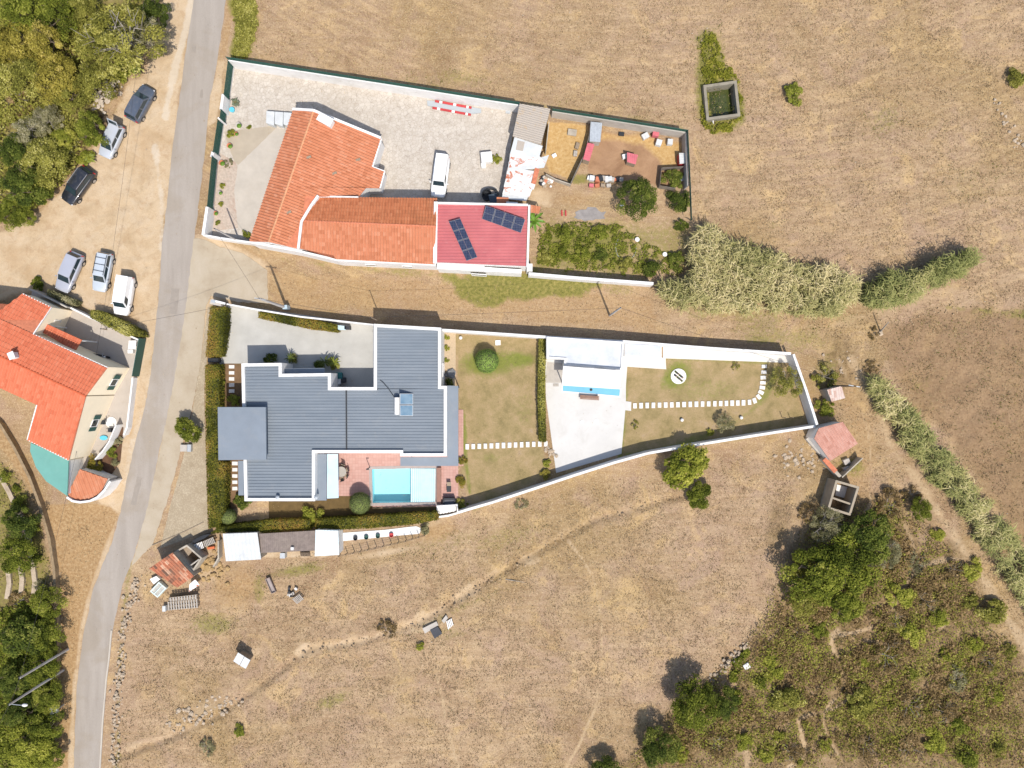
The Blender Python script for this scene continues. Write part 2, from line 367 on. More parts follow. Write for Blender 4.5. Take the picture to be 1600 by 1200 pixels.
# -- bare sand of the parking ground and the road verges
sand = area([(258, -40), (306, -40), (292, 75), (282, 150), (272, 225), (265, 300), (254, 370), (250, 430), (247, 500), (236, 620), (200, 780), (186, 800), (150, 785), (215, 500), (150, 490), (60, 452), (0, 470), (-60, 480), (-60, 372), (0, 362), (62, 330), (98, 296), (130, 255), (150, 215), (178, 180), (205, 130), (240, 85)], 5, 0.5)
sand = mx(sand, 0.75 * area([(186, 800), (175, 850), (147, 920), (131, 990), (122, 1060), (118, 1130), (116, 1240), (106, 1240), (108, 1130), (113, 1060), (122, 990), (138, 920), (165, 850)], 5, 0.15))
sand = mx(sand, 0.9 * area([(340, 95), (352, 95), (338, 190), (325, 200), (318, 192), (328, 150)], 4, 0.2))
sand = mx(sand, 0.8 * area([(305, 370), (330, 368), (420, 410), (420, 470), (330, 470), (318, 560), (270, 700), (235, 850), (205, 885), (231, 780), (270, 580), (290, 480)], 5, 0.3))
sand = mx(sand, 0.62 * track([(470, 1020), (520, 1010), (560, 1002), (600, 990), (640, 985), (665, 970)], 11, 8, 1.2)); sand = mx(sand, 0.5 * track([(660, 972), (700, 946), (745, 915), (790, 890), (830, 868)], 8, 9, 1.6))
sand = mx(sand, 0.36 * track([(830, 868), (870, 838), (930, 812), (1000, 795), (1065, 775)], 5, 5, 0.7)); sand = mx(sand, 0.42 * track([(200, 1168), (250, 1155), (300, 1140), (350, 1115)], 6, 5, 0.6))
sand = mx(sand, 0.5 * spot(310, 1110, 45, 16, -25)); sand = mx(sand, 0.5 * spot(505, 1010, 50, 8, -5)); sand = mx(sand, 0.55 * spot(390, 1025, 34, 20, -30))
sand = mx(sand, 0.45 * spot(300, 905, 46, 30, 10)); sand = mx(sand, 0.8 * spot(325, 895, 28, 24)); sand = mx(sand, 0.4 * spot(670, 815, 46, 16, -20))
sand = mx(sand, 0.35 * spot(1270, 700, 44, 22)); sand = mx(sand, 0.4 * spot(1300, 610, 16, 30)); sand = mx(sand, 0.35 * spot(1115, 830, 60, 14, -25))
sand = mx(sand, 0.7 * spot(595, 865, 70, 7, -10)); sand = mx(sand, 0.75 * area([(390, 860), (395, 872), (500, 872), (530, 862)], 4, 0.2))
sand = mx(sand, 0.8 * area([(826, 290), (870, 300), (860, 322), (826, 322)], 5, 0.4)); sand = mx(sand, 0.6 * spot(925, 338, 26, 12, 0))
# -- trodden brown earth
brown = area([(-60, 640), (0, 668), (48, 735), (75, 790), (108, 788), (190, 788), (172, 850), (146, 920), (130, 990), (121, 1060), (115, 1240), (84, 1240), (86, 1100), (90, 1000), (88, 900), (76, 820), (40, 750), (0, 700), (-60, 660)], 5, 0.2)
brown = mx(brown, 0.75 * spot(368, 920, 52, 46)); brown = mx(brown, 0.45 * spot(1265, 640, 26, 80, 0)); brown = mx(brown, 0.55 * area([(1285, 545), (1330, 550), (1380, 700), (1370, 800), (1320, 800), (1310, 640)], 14, 0.8))
brown = mx(brown, 0.6 * area([(352, 0), (375, 0), (352, 90), (342, 90)], 4, 0.2)); brown = mx(brown, 0.6 * area([(320, 370), (420, 398), (425, 412), (330, 380)], 5, 0.3))
brown = mx(brown, 0.55 * area([(420, 410), (470, 420), (600, 430), (700, 440), (1020, 460), (1040, 520), (860, 505), (700, 490), (450, 488), (420, 478)], 10, 0.6))
brown = mx(brown, 0.7 * spot(685, 830, 48, 20, -15)); brown = mx(brown, 0.6 * spot(893, 312, 40, 16))
# -- ochre litter of the hen runs
ochre = area([(853, 190), (918, 196), (920, 215), (910, 250), (895, 282), (858, 268), (850, 240)], 4, 0.2)
ochre = mx(ochre, 0.8 * area([(940, 205), (1068, 222), (1066, 262), (1035, 262), (1030, 245), (1005, 225), (940, 218)], 5, 0.3))
hens = area([(925, 202), (1066, 224), (1062, 292), (1030, 292), (915, 272), (925, 240)], 5, 0.2)
# -- tilled red-brown field and scrub litter
till = area([(1378, 520), (1415, 502), (1465, 486), (1530, 478), (1700, 478), (1700, 900), (1610, 880), (1560, 800), (1500, 705), (1450, 655), (1400, 585)], 14, 0.6)
scrub = area([(1235, 850), (1262, 800), (1300, 790), (1400, 760), (1450, 800), (1500, 860), (1560, 960), (1610, 1040), (1700, 1100), (1700, 1300), (930, 1300), (960, 1180), (1040, 1110), (1110, 1050), (1160, 1010), (1190, 960)], 26, 1.2)
wood = area([(-80, -60), (255, -60), (248, 40), (225, 75), (200, 112), (175, 160), (150, 195), (150, 225), (110, 270), (80, 300), (30, 340), (-80, 352)], 8, 0.6)
wood = mx(wood, area([(-60, 700), (0, 712), (40, 770), (66, 830), (80, 900), (84, 1000), (82, 1240), (-60, 1240)], 8, 0.4))
litter = mx(mx(scrub * (0.45 + 0.9 * np.clip(fbm(PXx / 38, PXy / 38, 91) * 2 - 0.6, 0, 1)), wood), 0.8 * spot(1310, 575, 32, 60, 20))
litter = mx(litter, 0.55 * spot(1440, 790, 40, 24)); litter = mx(litter, 0.7 * spot(1215, 820, 26, 60, 10))
litter = np.clip(litter, 0, 1)
# -- pale trodden tracks
trk = 1.0 * track([(888, 845), (905, 868), (920, 890), (932, 915), (936, 950), (941, 985), (940, 1015), (933, 1085), (930, 1110), (916, 1135), (905, 1165), (878, 1210)], 2.0, 3, 0.2)
trk = mx(trk, 0.95 * track([(640, 985), (672, 1030), (690, 1080), (696, 1130), (716, 1200)], 1.8, 3, 0.2)); trk = mx(trk, 0.45 * track([(1190, 955), (1130, 968), (1060, 930), (960, 890), (905, 868)], 1.6, 3, 0.3))
trk = mx(trk, 0.5 * track([(1150, 1000), (1130, 968), (1080, 930)], 1.6, 3, 0.3)); trk = mx(trk, 0.8 * track([(1232, 1200), (1262, 1178), (1250, 1140), (1245, 1120), (1300, 1112), (1340, 1080)], 4.5, 4, 0.4))
trk = mx(trk, 0.8 * track([(1322, 1200), (1290, 1150), (1282, 1110), (1320, 1080), (1315, 1040), (1295, 1000), (1310, 985)], 4, 4, 0.4)); trk = mx(trk, 0.75 * track([(1295, 992), (1340, 990), (1382, 970), (1420, 905), (1445, 880), (1520, 870)], 4, 4, 0.5))
trk = mx(trk, 0.75 * track([(1460, 955), (1490, 970), (1440, 1000), (1390, 1010), (1350, 1000)], 4, 4, 0.5)); trk = mx(trk, 0.7 * track([(1200, 1000), (1240, 960), (1260, 915)], 4, 4, 0.6))
trk = mx(trk, 0.75 * track([(1345, 640), (1362, 700), (1358, 745), (1360, 790), (1350, 800)], 2.5, 3, 0.3)); trk = mx(trk, 0.7 * track([(1330, 560), (1372, 640), (1392, 700), (1440, 760), (1500, 850), (1570, 960), (1640, 1070)], 9, 10, 0.8))
trk = mx(trk, 0.6 * track([(1310, 560), (1345, 640), (1370, 720), (1430, 780)], 3, 5, 0.5)); trk = mx(trk, 0.45 * track([(1280, 520), (1330, 500), (1400, 480), (1480, 455), (1600, 430)], 10, 14, 0.9))
trk = mx(trk, 0.5 * track([(1365, 480), (1368, 450), (1345, 410)], 5, 6, 0.5)); trk = mx(trk, 0.4 * track([(240, 960), (300, 940), (420, 960), (520, 1000)], 4, 8, 0.6))
trk = mx(trk, 0.55 * track([(1040, 935), (1120, 945), (1200, 948)], 1.4, 3, 0.3)); trk = mx(trk, 0.5 * track([(935, 1085), (1000, 1060), (1060, 1045), (1120, 1000)], 1.6, 4, 0.4)); trk = mx(trk, 0.65 * track([(640, 1200 - 20), (590, 1215)], 3)); trk = mx(trk, 0.55 * track([(1290, 1150), (1310, 1175), (1330, 1215)], 2.5, 4, 0.4)); trk = mx(trk, 0.6 * track([(1245, 1120), (1262, 1090), (1290, 1060), (1300, 1020)], 2.5, 4, 0.5)); trk = mx(trk, 0.5 * track([(1420, 905), (1430, 860), (1410, 815)], 3, 5, 0.5)); trk = mx(trk, 0.6 * track([(1160, 1140), (1170, 1200), (1150, 1230)], 4, 4, 0.4))
# -- green growth
grn = 1.0 * area([(690, 425), (820, 428), (935, 440), (905, 458), (830, 468), (770, 476), (725, 465), (695, 440)], 7, 0.8)
grn = mx(grn, 0.5 * area([(430, 400), (520, 408), (690, 424), (690, 436), (560, 425), (440, 412)], 8, 0.6)); grn = mx(grn, 0.45 * spot(965, 450, 50, 16, 8))
grn = mx(grn, 0.55 * area([(400, 100), (600, 122), (820, 158), (1080, 196), (1080, 206), (820, 166), (600, 132), (380, 96)], 14, 0.8)); grn = mx(grn, 0.4 * spot(720, 122, 80, 18, 8)); grn = mx(grn, 0.4 * spot(1110, 70, 40, 40))
grn = mx(grn, area([(356, 0), (398, 0), (400, 40), (386, 90), (360, 92), (362, 40)], 6, 0.4)); grn = mx(grn, 0.95 * area([(1086, 60), (1108, 42), (1124, 60), (1135, 100), (1158, 130), (1166, 185), (1140, 208), (1110, 212), (1094, 195), (1090, 120)], 7, 0.5))
grn = mx(grn, 0.8 * area([(843, 352), (960, 345), (985, 400), (970, 425), (840, 416)], 14, 0.8)); grn = mx(grn, 0.5 * area([(840, 330), (1075, 350), (1078, 430), (850, 418)], 16, 1.0)); grn = mx(grn, 0.7 * spot(905, 280, 24, 8))
grn = mx(grn, 0.6 * spot(335, 975, 46, 22, 0)); grn = mx(grn, 0.6 * spot(470, 890, 60, 14, -10)); grn = mx(grn, 0.5 * spot(405, 920, 12, 34)); grn = mx(grn, 0.35 * spot(790, 840, 90, 30, -15)); grn = mx(grn, 0.3 * spot(690, 850, 130, 26, -12))
grn = mx(grn, 0.35 * spot(700, 990, 60, 20)); grn = mx(grn, 0.4 * track([(640, 990), (720, 950), (800, 915)], 8, 10, 0.8)); grn = mx(grn, 0.4 * spot(1385, 190, 34, 34)); grn = mx(grn, 0.35 * spot(1210, 350, 20, 22)); grn = mx(grn, 0.25 * spot(1520, 290, 80, 40))
grn = mx(grn, 0.75 * area([(1480, 480), (1530, 478), (1610, 484), (1610, 498), (1540, 492)], 6, 0.5)); grn = mx(grn, 0.45 * area([(1190, 500), (1290, 500), (1300, 545), (1240, 552), (1150, 525), (1050, 515)], 14, 0.9)); grn = mx(grn, 0.6 * spot(1190, 530, 40, 12, 5))
grn = mx(grn, 0.45 * area([(1080, 470), (1280, 490), (1340, 500), (1180, 510), (1060, 500)], 12, 0.9)); grn = mx(grn, 0.8 * spot(1325, 730, 26, 20, 30)); grn = mx(grn, 0.5 * spot(1290, 580, 24, 44, 20)); grn = mx(grn, 0.5 * track([(205, 880), (195, 930), (188, 1000), (186, 1100), (182, 1200)], 5, 8, 0.8))
grn = mx(grn, 0.5 * spot(520, 1095, 40, 14, -20)); grn = mx(grn, 0.3 * spot(180, 180, 30, 20)); grn = mx(grn, 0.35 * scrub * np.clip(fbm(PXx / 30, PXy / 30, 55) * 3 - 1.3, 0, 1))
grn = mx(grn, 0.35 * till * np.clip(fbm(PXx / 60, PXy / 60, 58) * 2.6 - 1.1, 0, 1)); grn = mx(grn, 0.55 * wood)
# -- mown lawns of the modern house
lawn1 = area([(708, 522), (843, 528), (846, 690), (858, 742), (740, 800), (722, 740), (716, 600)], 3, 0.0)
lawn2 = area([(975, 590), (980, 570), (1040, 572), (1040, 556), (1225, 565), (1262, 662), (1150, 690), (1040, 700), (960, 720)], 3, 0.0)
lawn = mx(lawn1, lawn2)
lgreen = mx(0.85 * spot(760, 568, 55, 26), 0.9 * spot(815, 562, 34, 14)); lgreen = mx(lgreen, 0.75 * track([(724, 640), (726, 700), (734, 770)], 4, 5, 0.3)); lgreen = mx(lgreen, 0.4 * spot(770, 715, 34, 10)); lgreen = mx(lgreen, 0.3 * spot(820, 640, 34, 60))
lgreen = mx(lgreen, 0.9 * spot(1060, 588, 30, 30)); lgreen = mx(lgreen, 0.65 * track([(978, 576), (977, 640), (968, 715)], 5, 8, 0.3)); lgreen = mx(lgreen, 0.55 * track([(1042, 558), (1200, 566)], 7, 8, 0.3)); lgreen = mx(lgreen, 0.6 * track([(1210, 580), (1200, 610), (1175, 645), (1090, 690), (985, 712)], 7, 12, 0.6)); lgreen = mx(lgreen, 0.35 * spot(1100, 610, 90, 34))
lgreen = lgreen * lawn
flat = area([(300, -60), (360, -60), (360, 90), (1080, 200), (1085, 450), (1300, 540), (1285, 680), (1000, 740), (730, 800), (690, 850), (340, 890), (230, 870), (160, 1240), (105, 1240), (125, 1000), (185, 800), (60, 830), (-80, 640), (-80, 430), (250, 470), (285, 100)], 20, 0.0)
flat = mx(flat, np.clip((sdist_poly(PXx, PXy, ROAD_L + ROAD_R[::-1]) + 22) / 10, 0, 1))
H1 = (fbm(GX / 2.2, GY / 2.2, 21, 4) - 0.5) * 0.30 + (fbm(GX / 0.55, GY / 0.55, 31, 2) - 0.5) * 0.10
edge = np.clip(np.minimum(61 - np.abs(GX), 47 - np.abs(GY)) / 3, 0, 1)
GZ = H1 * (1 - flat) * edge * (1 + 0.9 * scrub + 0.8 * till) - 0.03 * flat
# eroded bank across the lower field: the ground drops a little to the south of it
bank = [(180, 1185), (260, 1155), (350, 1112), (420, 1060), (480, 1015), (560, 1003), (650, 975), (700, 946), (790, 890), (930, 812), (1065, 775)]
bd = dist_line(PXx, PXy, bank); GZ = GZ - 0.30 * np.clip(1 - bd / 9, 0, 1) * (1 - flat) * (0.5 + fbm(PXx / 14, PXy / 14, 77))
GZ[(np.abs(GX) > 61) | (np.abs(GY) > 47)] = -0.03
ny, nx = GX.shape
gv = np.stack([GX.ravel(), GY.ravel(), GZ.ravel()], 1)
idx = np.arange(nx * ny).reshape(ny, nx); q = np.stack([idx[:-1, :-1], idx[:-1, 1:], idx[1:, 1:], idx[1:, :-1]], -1).reshape(-1, 4)
fcx = (GX[:-1, :-1] + 0.125).ravel(); fcy = (GY[:-1, :-1] + 0.125).ravel()
hole = np.zeros(len(fcx), bool)
for poly in (POOL, TANK): hole |= sdist_poly(800 + fcx * 14, 600 - fcy * 14, poly) > -1.0
q = q[~hole]
def np_mesh(name, verts, faces, smooth=False):
    me = bpy.data.meshes.new(name); k = faces.shape[1]; nf = len(faces)
    me.vertices.add(len(verts)); me.vertices.foreach_set('co', np.ascontiguousarray(verts, np.float32).ravel())
    me.loops.add(nf * k); me.loops.foreach_set('vertex_index', np.ascontiguousarray(faces, np.int32).ravel())
    me.polygons.add(nf); me.polygons.foreach_set('loop_start', np.arange(0, nf * k, k, dtype=np.int32)); me.polygons.foreach_set('loop_total', np.full(nf, k, np.int32))
    if smooth: me.polygons.foreach_set('use_smooth', np.ones(nf, bool))
    me.update(calc_edges=True); return me
def np_attr(me, name, rgb, domain='POINT'):
    a = me.attributes.new(name, 'FLOAT_COLOR', domain); c = np.ones((len(rgb), 4), np.float32); c[:, :3] = rgb; a.data.foreach_set('color', c.ravel())
gme = np_mesh('ground', gv, q, True)
np_attr(gme, 'ga', np.stack([grn.ravel(), sand.ravel(), litter.ravel()], 1)); np_attr(gme, 'gb', np.stack([till.ravel(), ochre.ravel(), trk.ravel()], 1)); np_attr(gme, 'gc', np.stack([lawn.ravel(), brown.ravel(), lgreen.ravel()], 1)); chalk = mx(track([(304, -20), (292, 40), (282, 75), (272, 110), (264, 150), (258, 182)], 7, 6, 0.3), 0.8 * track([(242, 228), (247, 270), (252, 310), (253, 350), (252, 390)], 5, 6, 0.4)); chalk = mx(chalk, 0.5 * track([(238, 560), (228, 620), (205, 700), (194, 760)], 5, 6, 0.3)); np_attr(gme, 'gd', np.stack([hens.ravel(), wood.ravel(), chalk.ravel()], 1))
t = NT('dry_field'); p = t.pos()
sep = lambda n: (lambda s: (t.l.new(n, s.inputs[0]), s.outputs)[1])(t.new('ShaderNodeSeparateColor'))
ga, gb, gc, gd = (sep(t.attr(k).outputs['Color']) for k in ('ga', 'gb', 'gc', 'gd'))
rot = t.new('ShaderNodeMapping'); t.l.new(p, rot.inputs['Vector']); rot.inputs['Rotation'].default_value = (0, 0, math.radians(-14)); rot.inputs['Scale'].default_value = (0.35, 1.5, 1)
n_big = t.noise(p, 0.06, 4.0, 0.6); n_mid = t.noise(p, 0.35, 5.0, 0.65, 0.5); n_fin = t.noise(p, 2.6, 5.0, 0.72); n_grn = t.noise(p, 9.0, 4.0, 0.75); n_str = t.noise(rot.outputs[0], 0.8, 5.0, 0.65)
dry = t.ramp(n_mid, [(0.28, alb(176, 148, 116)), (0.44, alb(204, 176, 142)), (0.60, alb(216, 190, 154)), (0.76, alb(226, 194, 144))])
dry = t.mix(t.rng(n_str, 0.38, 0.68, 0, 0.5), dry, alb(186, 158, 130)); dry = t.mix(t.rng(n_big, 0.42, 0.62, 0, 0.45), dry, alb(186, 158, 134))
dry = t.mix(t.rng(n_fin, 0.50, 0.72, 0, 0.5), dry, alb(150, 122, 94)); dry = t.mix(t.rng(n_grn, 0.55, 0.75, 0, 0.6), dry, alb(238, 216, 174)); dry = t.mix(t.rng(t.noise(p, 5.0, 3.0, 0.7), 0.58, 0.7, 0, 0.5), dry, alb(124, 102, 80))
rot2 = t.new('ShaderNodeMapping'); t.l.new(p, rot2.inputs['Vector']); rot2.inputs['Rotation'].default_value = (0, 0, math.radians(9)); rot2.inputs['Scale'].default_value = (0.10, 1.0, 1)
n_row = t.noise(rot2.outputs[0], 1.9, 4.0, 0.7, 0.35); dry = t.mix(t.rng(n_row, 0.44, 0.60, 0, 0.42), dry, alb(150, 122, 92)); dry = t.mix(t.rng(n_row, 0.56, 0.72, 0, 0.45), dry, alb(232, 200, 150))
dry = t.mix(t.rng(t.noise(p, 0.045, 5.0, 0.6, 0.8), 0.46, 0.6, 0, 0.55), dry, alb(168, 142, 92)); dry = t.mix(t.rng(t.noise(p, 0.11, 5.0, 0.65, 1.2), 0.55, 0.68, 0, 0.5), dry, alb(150, 120, 92))
dry = t.mix(t.rng(t.noise(p, 0.19, 5.0, 0.65, 0.9), 0.5, 0.66, 0, 0.5), dry, alb(192, 164, 146)); dry = t.mix(t.rng(t.noise(p, 0.27, 5.0, 0.65, 0.9), 0.54, 0.68, 0, 0.5), dry, alb(236, 204, 146))
g1 = t.noise(p, 4.2, 4.0, 0.8); g2 = t.noise(p, 7.5, 3.0, 0.8); dry = t.mix(t.rng(g1, 0.5, 0.66, 0, 0.45), dry, alb(150, 124, 100)); dry = t.mix(t.rng(g2, 0.53, 0.68, 0, 0.7), dry, alb(244, 222, 182))
vs_ = t.new('ShaderNodeVectorMath', operation='SUBTRACT'); t.l.new(p, vs_.inputs[0]); vs_.inputs[1].default_value = (18.0, 107.0, 0.0); sx_ = t.new('ShaderNodeSeparateXYZ'); t.l.new(vs_.outputs[0], sx_.inputs[0]); rad = t.math('SQRT', t.math('ADD', t.math('MULTIPLY', sx_.outputs[0], sx_.outputs[0]), t.math('MULTIPLY', sx_.outputs[1], sx_.outputs[1]))); ang = t.math('ARCTAN2', sx_.outputs[0], sx_.outputs[1])
cv = t.new('ShaderNodeCombineXYZ'); t.l.new(t.math('MULTIPLY', rad, 1.7), cv.inputs[0]); t.l.new(t.math('MULTIPLY', ang, 14.0), cv.inputs[1]); n_arc = t.noise(cv.outputs[0], 1.0, 4.0, 0.6); sy_ = t.new('ShaderNodeSeparateXYZ'); t.l.new(p, sy_.inputs[0]); north = t.rng(sy_.outputs[1], 4.0, 12.0)
dry = t.mix(t.math('MULTIPLY', t.rng(n_arc, 0.46, 0.62, 0, 0.30), t.math('MULTIPLY', north, t.rng(n_mid, 0.35, 0.6))), dry, alb(160, 132, 104)); dry = t.mix(t.math('MULTIPLY', t.rng(n_arc, 0.54, 0.38, 0, 0.30), t.math('MULTIPLY', north, t.rng(n_big, 0.35, 0.6))), dry, alb(236, 206, 158))
dry = t.mix(1.0, dry, (1.08, 1.03, 0.975, 1), 'MULTIPLY')
def over(base, f, col, n, a=0.25, amt=1.0):
    """put a ground cover over the base where the survey says so, its edge broken up by noise"""
    g = t.math('ADD', f, t.math('MULTIPLY', t.math('SUBTRACT', n, 0.5), a * 4)); g = t.math('MULTIPLY', t.rng(g, 0.25, 0.75), t.math('MINIMUM', t.math('MULTIPLY', f, 3.0), 1.0))
    return t.mix(t.math('MULTIPLY', g, amt), base, col)
soil = t.ramp(t.noise(p, 3.2, 6.0, 0.8), [(0.32, alb(164, 128, 88)), (0.5, alb(200, 162, 114)), (0.68, alb(226, 194, 148))]); c = over(dry, gc[1], soil, n_fin, 0.2, 0.9)
tl = t.ramp(t.noise(p, 3.4, 6.0, 0.8), [(0.3, alb(132, 102, 74)), (0.5, alb(168, 136, 102)), (0.72, alb(196, 164, 124))]); c = over(c, gb[0], tl, n_mid, 0.25, 0.75)
li = t.ramp(t.noise(p, 1.4, 6.0, 0.7), [(0.3, alb(104, 84, 56)), (0.5, alb(158, 132, 94)), (0.7, alb(200, 170, 126))]); c = over(c, ga[2], li, n_mid, 0.3, 0.85)
gr = t.ramp(n_fin, [(0.3, alb(98, 106, 42)), (0.5, alb(146, 144, 68)), (0.72, alb(190, 172, 104))]); c = over(c, ga[0], gr, n_fin, 0.35, 0.88)
la = t.ramp(t.noise(p, 0.5, 6.0, 0.68), [(0.28, alb(150, 134, 90)), (0.45, alb(184, 162, 114)), (0.6, alb(204, 176, 132)), (0.75, alb(202, 178, 154))]); la = t.mix(t.rng(n_grn, 0.45, 0.75, 0, 0.5), la, alb(150, 132, 94)); c = t.mix(gc[0], c, la)
lg = t.ramp(n_fin, [(0.3, alb(112, 132, 46)), (0.6, alb(146, 156, 66)), (0.8, alb(176, 170, 92))]); c = over(c, gc[2], lg, n_fin, 0.25, 0.8)
oc = t.ramp(n_fin, [(0.3, alb(206, 162, 100)), (0.55, alb(232, 192, 130)), (0.75, alb(240, 210, 160))]); he = t.ramp(n_mid, [(0.3, alb(170, 130, 98)), (0.6, alb(206, 164, 126))]); c = over(c, gd[0], he, n_fin, 0.1, 0.9); c = over(c, gb[1], oc, n_fin, 0.1, 0.95)
sa = t.ramp(n_mid, [(0.3, alb(216, 186, 146)), (0.5, alb(236, 208, 170)), (0.72, alb(240, 216, 184))]); sa = t.mix(t.rng(n_grn, 0.5, 0.75, 0, 0.6), sa, alb(186, 154, 118)); sa = t.mix(t.rng(t.noise(p, 1.1, 6.0, 0.75, 0.8), 0.52, 0.64, 0, 0.5), sa, alb(204, 168, 128)); sa = t.mix(t.rng(t.noise(p, 0.16, 4.0, 0.6), 0.52, 0.66, 0, 0.5), sa, alb(206, 170, 126)); c = over(c, ga[1], sa, n_fin, 0.15, 0.95)
c = over(c, gd[2], alb(244, 230, 208), n_fin, 0.35, 0.55); tk = t.ramp(n_fin, [(0.3, alb(200, 168, 128)), (0.7, alb(232, 204, 164))]); c = over(c, gb[2], tk, n_fin, 0.07, 0.95)
t.bump(t.math('ADD', n_grn, t.math('MULTIPLY', n_fin, 2.0)), 0.55, 0.06)
M['ground'] = t.out(c, 0.95, 0.1); gme.materials.append(M['ground'])
tag(link('ground', gme), kind='structure')

# -- dry stubble and tufts: thin blades standing all over the open field
def keep_mask(x, y, arr):
    i = np.clip(((y - gy[0]) * 0).astype(int), 0, 0)
    ix = np.clip(np.searchsorted(gx, x) - 1, 0, nx - 1); iy = np.clip(np.searchsorted(gy, y) - 1, 0, ny - 1); return arr[iy, ix]
def blades(n, x, y, z, hgt, wid, lean, seed, per=2):
    r = np.random.default_rng(seed); n = len(x) * per; x = np.repeat(x, per) + r.normal(0, .05, n); y = np.repeat(y, per) + r.normal(0, .05, n); z = np.repeat(z, per)
    a = r.uniform(0, 2 * np.pi, n); h = np.repeat(hgt, per) * r.uniform(.6, 1.3, n); ln = r.uniform(.3, 1, n) * lean * h; w = wid * r.uniform(.6, 1.4, n)
    ca, sa = np.cos(a), np.sin(a); b = np.stack([x, y, z - 0.01], 1); side = np.stack([-sa, ca, 0 * a], 1) * w[:, None]; tip = b + np.stack([ca * ln, sa * ln, h], 1)
    v = np.empty((n, 3, 3)); v[:, 0] = b - side; v[:, 1] = b + side; v[:, 2] = tip
    return v.reshape(-1, 3), np.arange(n * 3).reshape(n, 3), np.repeat(r.random(n), 3)
def blade_mat(name, stops):
    t = NT(name); c = t.ramp(t.attr('leafcol').outputs['Fac'], stops); t.out(c, 0.9, 0.1); return t.m
bare = np.maximum.reduce([flat * 0.98, sand, wood, brown * 0.6, ochre, hens, trk * 0.9])
N = 300000; sx = RNG.uniform(-60, 60, N); sy = RNG.uniform(-46, 46, N)
cl = fbm(sx / 1.6, sy / 1.6, 61, 3); ok = (RNG.random(N) > keep_mask(sx, sy, bare)) & (RNG.random(N) < np.clip(cl * 2.6 - 0.75, 0.06, 1)); sx, sy = sx[ok], sy[ok]
gn = keep_mask(sx, sy, mx(grn, 0.25 * till)); dry_i = RNG.random(len(sx)) > gn * 0.85
for nm, sel, stops, hh, lab in (('dry_grass', dry_i, [(0, alb(140, 114, 88)), (0.45, alb(202, 174, 134)), (0.8, alb(230, 204, 156)), (1, alb(244, 222, 172))], 0.14, 'short dry straw stubble covering the open fields'),
                                ('green_weeds', ~dry_i, [(0, alb(62, 74, 22)), (0.5, alb(110, 122, 40)), (1, alb(170, 164, 80))], 0.16, 'green weeds and fresh grass growing through the dry fields')):
    v, f, rc = blades(0, sx[sel], sy[sel], keep_mask(sx[sel], sy[sel], GZ), np.full(sel.sum(), hh), 0.035, 0.9, 5); me = np_mesh(nm, v, f); np_attr(me, 'leafcol', np.stack([rc] * 3, 1)); me.materials.append(blade_mat(nm, stops)); tag(link(nm, me), lab, 'grass', kind='stuff')

# ================================================================ ROAD AND PAVED SURFACES
def strip(name, L, R, z, m, sub=6, jit=0.06):
    def dens(P):
        o = []
        for a, b in zip(P[:-1], P[1:]): o += [(a[0] + (b[0] - a[0]) * k / sub, a[1] + (b[1] - a[1]) * k / sub) for k in range(sub)]
        return o + [P[-1]]
    L, R = dens(L), dens(R); r = random.Random(3); vs, fs = [], []
    for i, (a, b) in enumerate(zip(L, R)):
        A, B = px(*a, z), px(*b, z); d = (B - A).normalized(); A -= d * r.uniform(0, jit) * 2; B += d * r.uniform(0, jit) * 2
        vs += [A, A.lerp(B, 0.5) + Vector((0, 0, 0.03)), B]
        if i: k = 3 * i; fs += [(k - 3, k - 2, k + 1, k), (k - 2, k - 1, k + 2, k + 1)]
    mb = MB().add(vs, fs); o = mb.build(name, m); return tag(o, kind='structure')
def paved(name, pts, z, m, label=None, cat=None, rag=0.0, seed=1, kind='structure'):
    if rag:
        r = random.Random(seed); q = []
        for i, a in enumerate(pts):
            b = pts[(i + 1) % len(pts)]; n = max(1, int(math.hypot(b[0] - a[0], b[1] - a[1]) / 5))
            q += [(a[0] + (b[0] - a[0]) * k / n + r.uniform(-rag, rag), a[1] + (b[1] - a[1]) * k / n + r.uniform(-rag, rag)) for k in range(n)]
        pts = q
    mb = MB(); P = pxs(pts, z); mb.slab(P, 0.05)
    o = mb.build(name, m)
    bm = bmesh.new(); bm.from_mesh(o.data); bmesh.ops.triangulate(bm, faces=[f for f in bm.faces if len(f.verts) > 4]); bm.to_mesh(o.data); bm.free()
    return tag(o, label, cat, kind=kind)
t = NT('worn_asphalt'); p = t.pos()
n1 = t.noise(t.scale(p, (1, 0.12, 1)), 1.0, 5, 0.6); c = t.ramp(n1, [(0.3, alb(190, 178, 164)), (0.55, alb(202, 190, 176)), (0.75, alb(210, 198, 184))])
c = t.mix(t.rng(t.noise(p, 0.22, 5, 0.6, 0.4), 0.5, 0.62, 0, 0.5), c, alb(186, 170, 148)); c = t.mix(t.rng(t.noise(p, 22.0, 3, 0.7), 0.4, 0.75, 0, 0.35), c, alb(128, 118, 110))
c = t.mix(t.rng(t.noise(p, 0.9, 6, 0.75, 1.5), 0.66, 0.7, 0, 0.5), c, alb(138, 128, 120)); t.bump(t.noise(p, 40, 3), 0.2, 0.01); M['asphalt'] = t.out(c, 0.9, 0.2)
strip('road', ROAD_L, ROAD_R, 0.0, M['asphalt'])
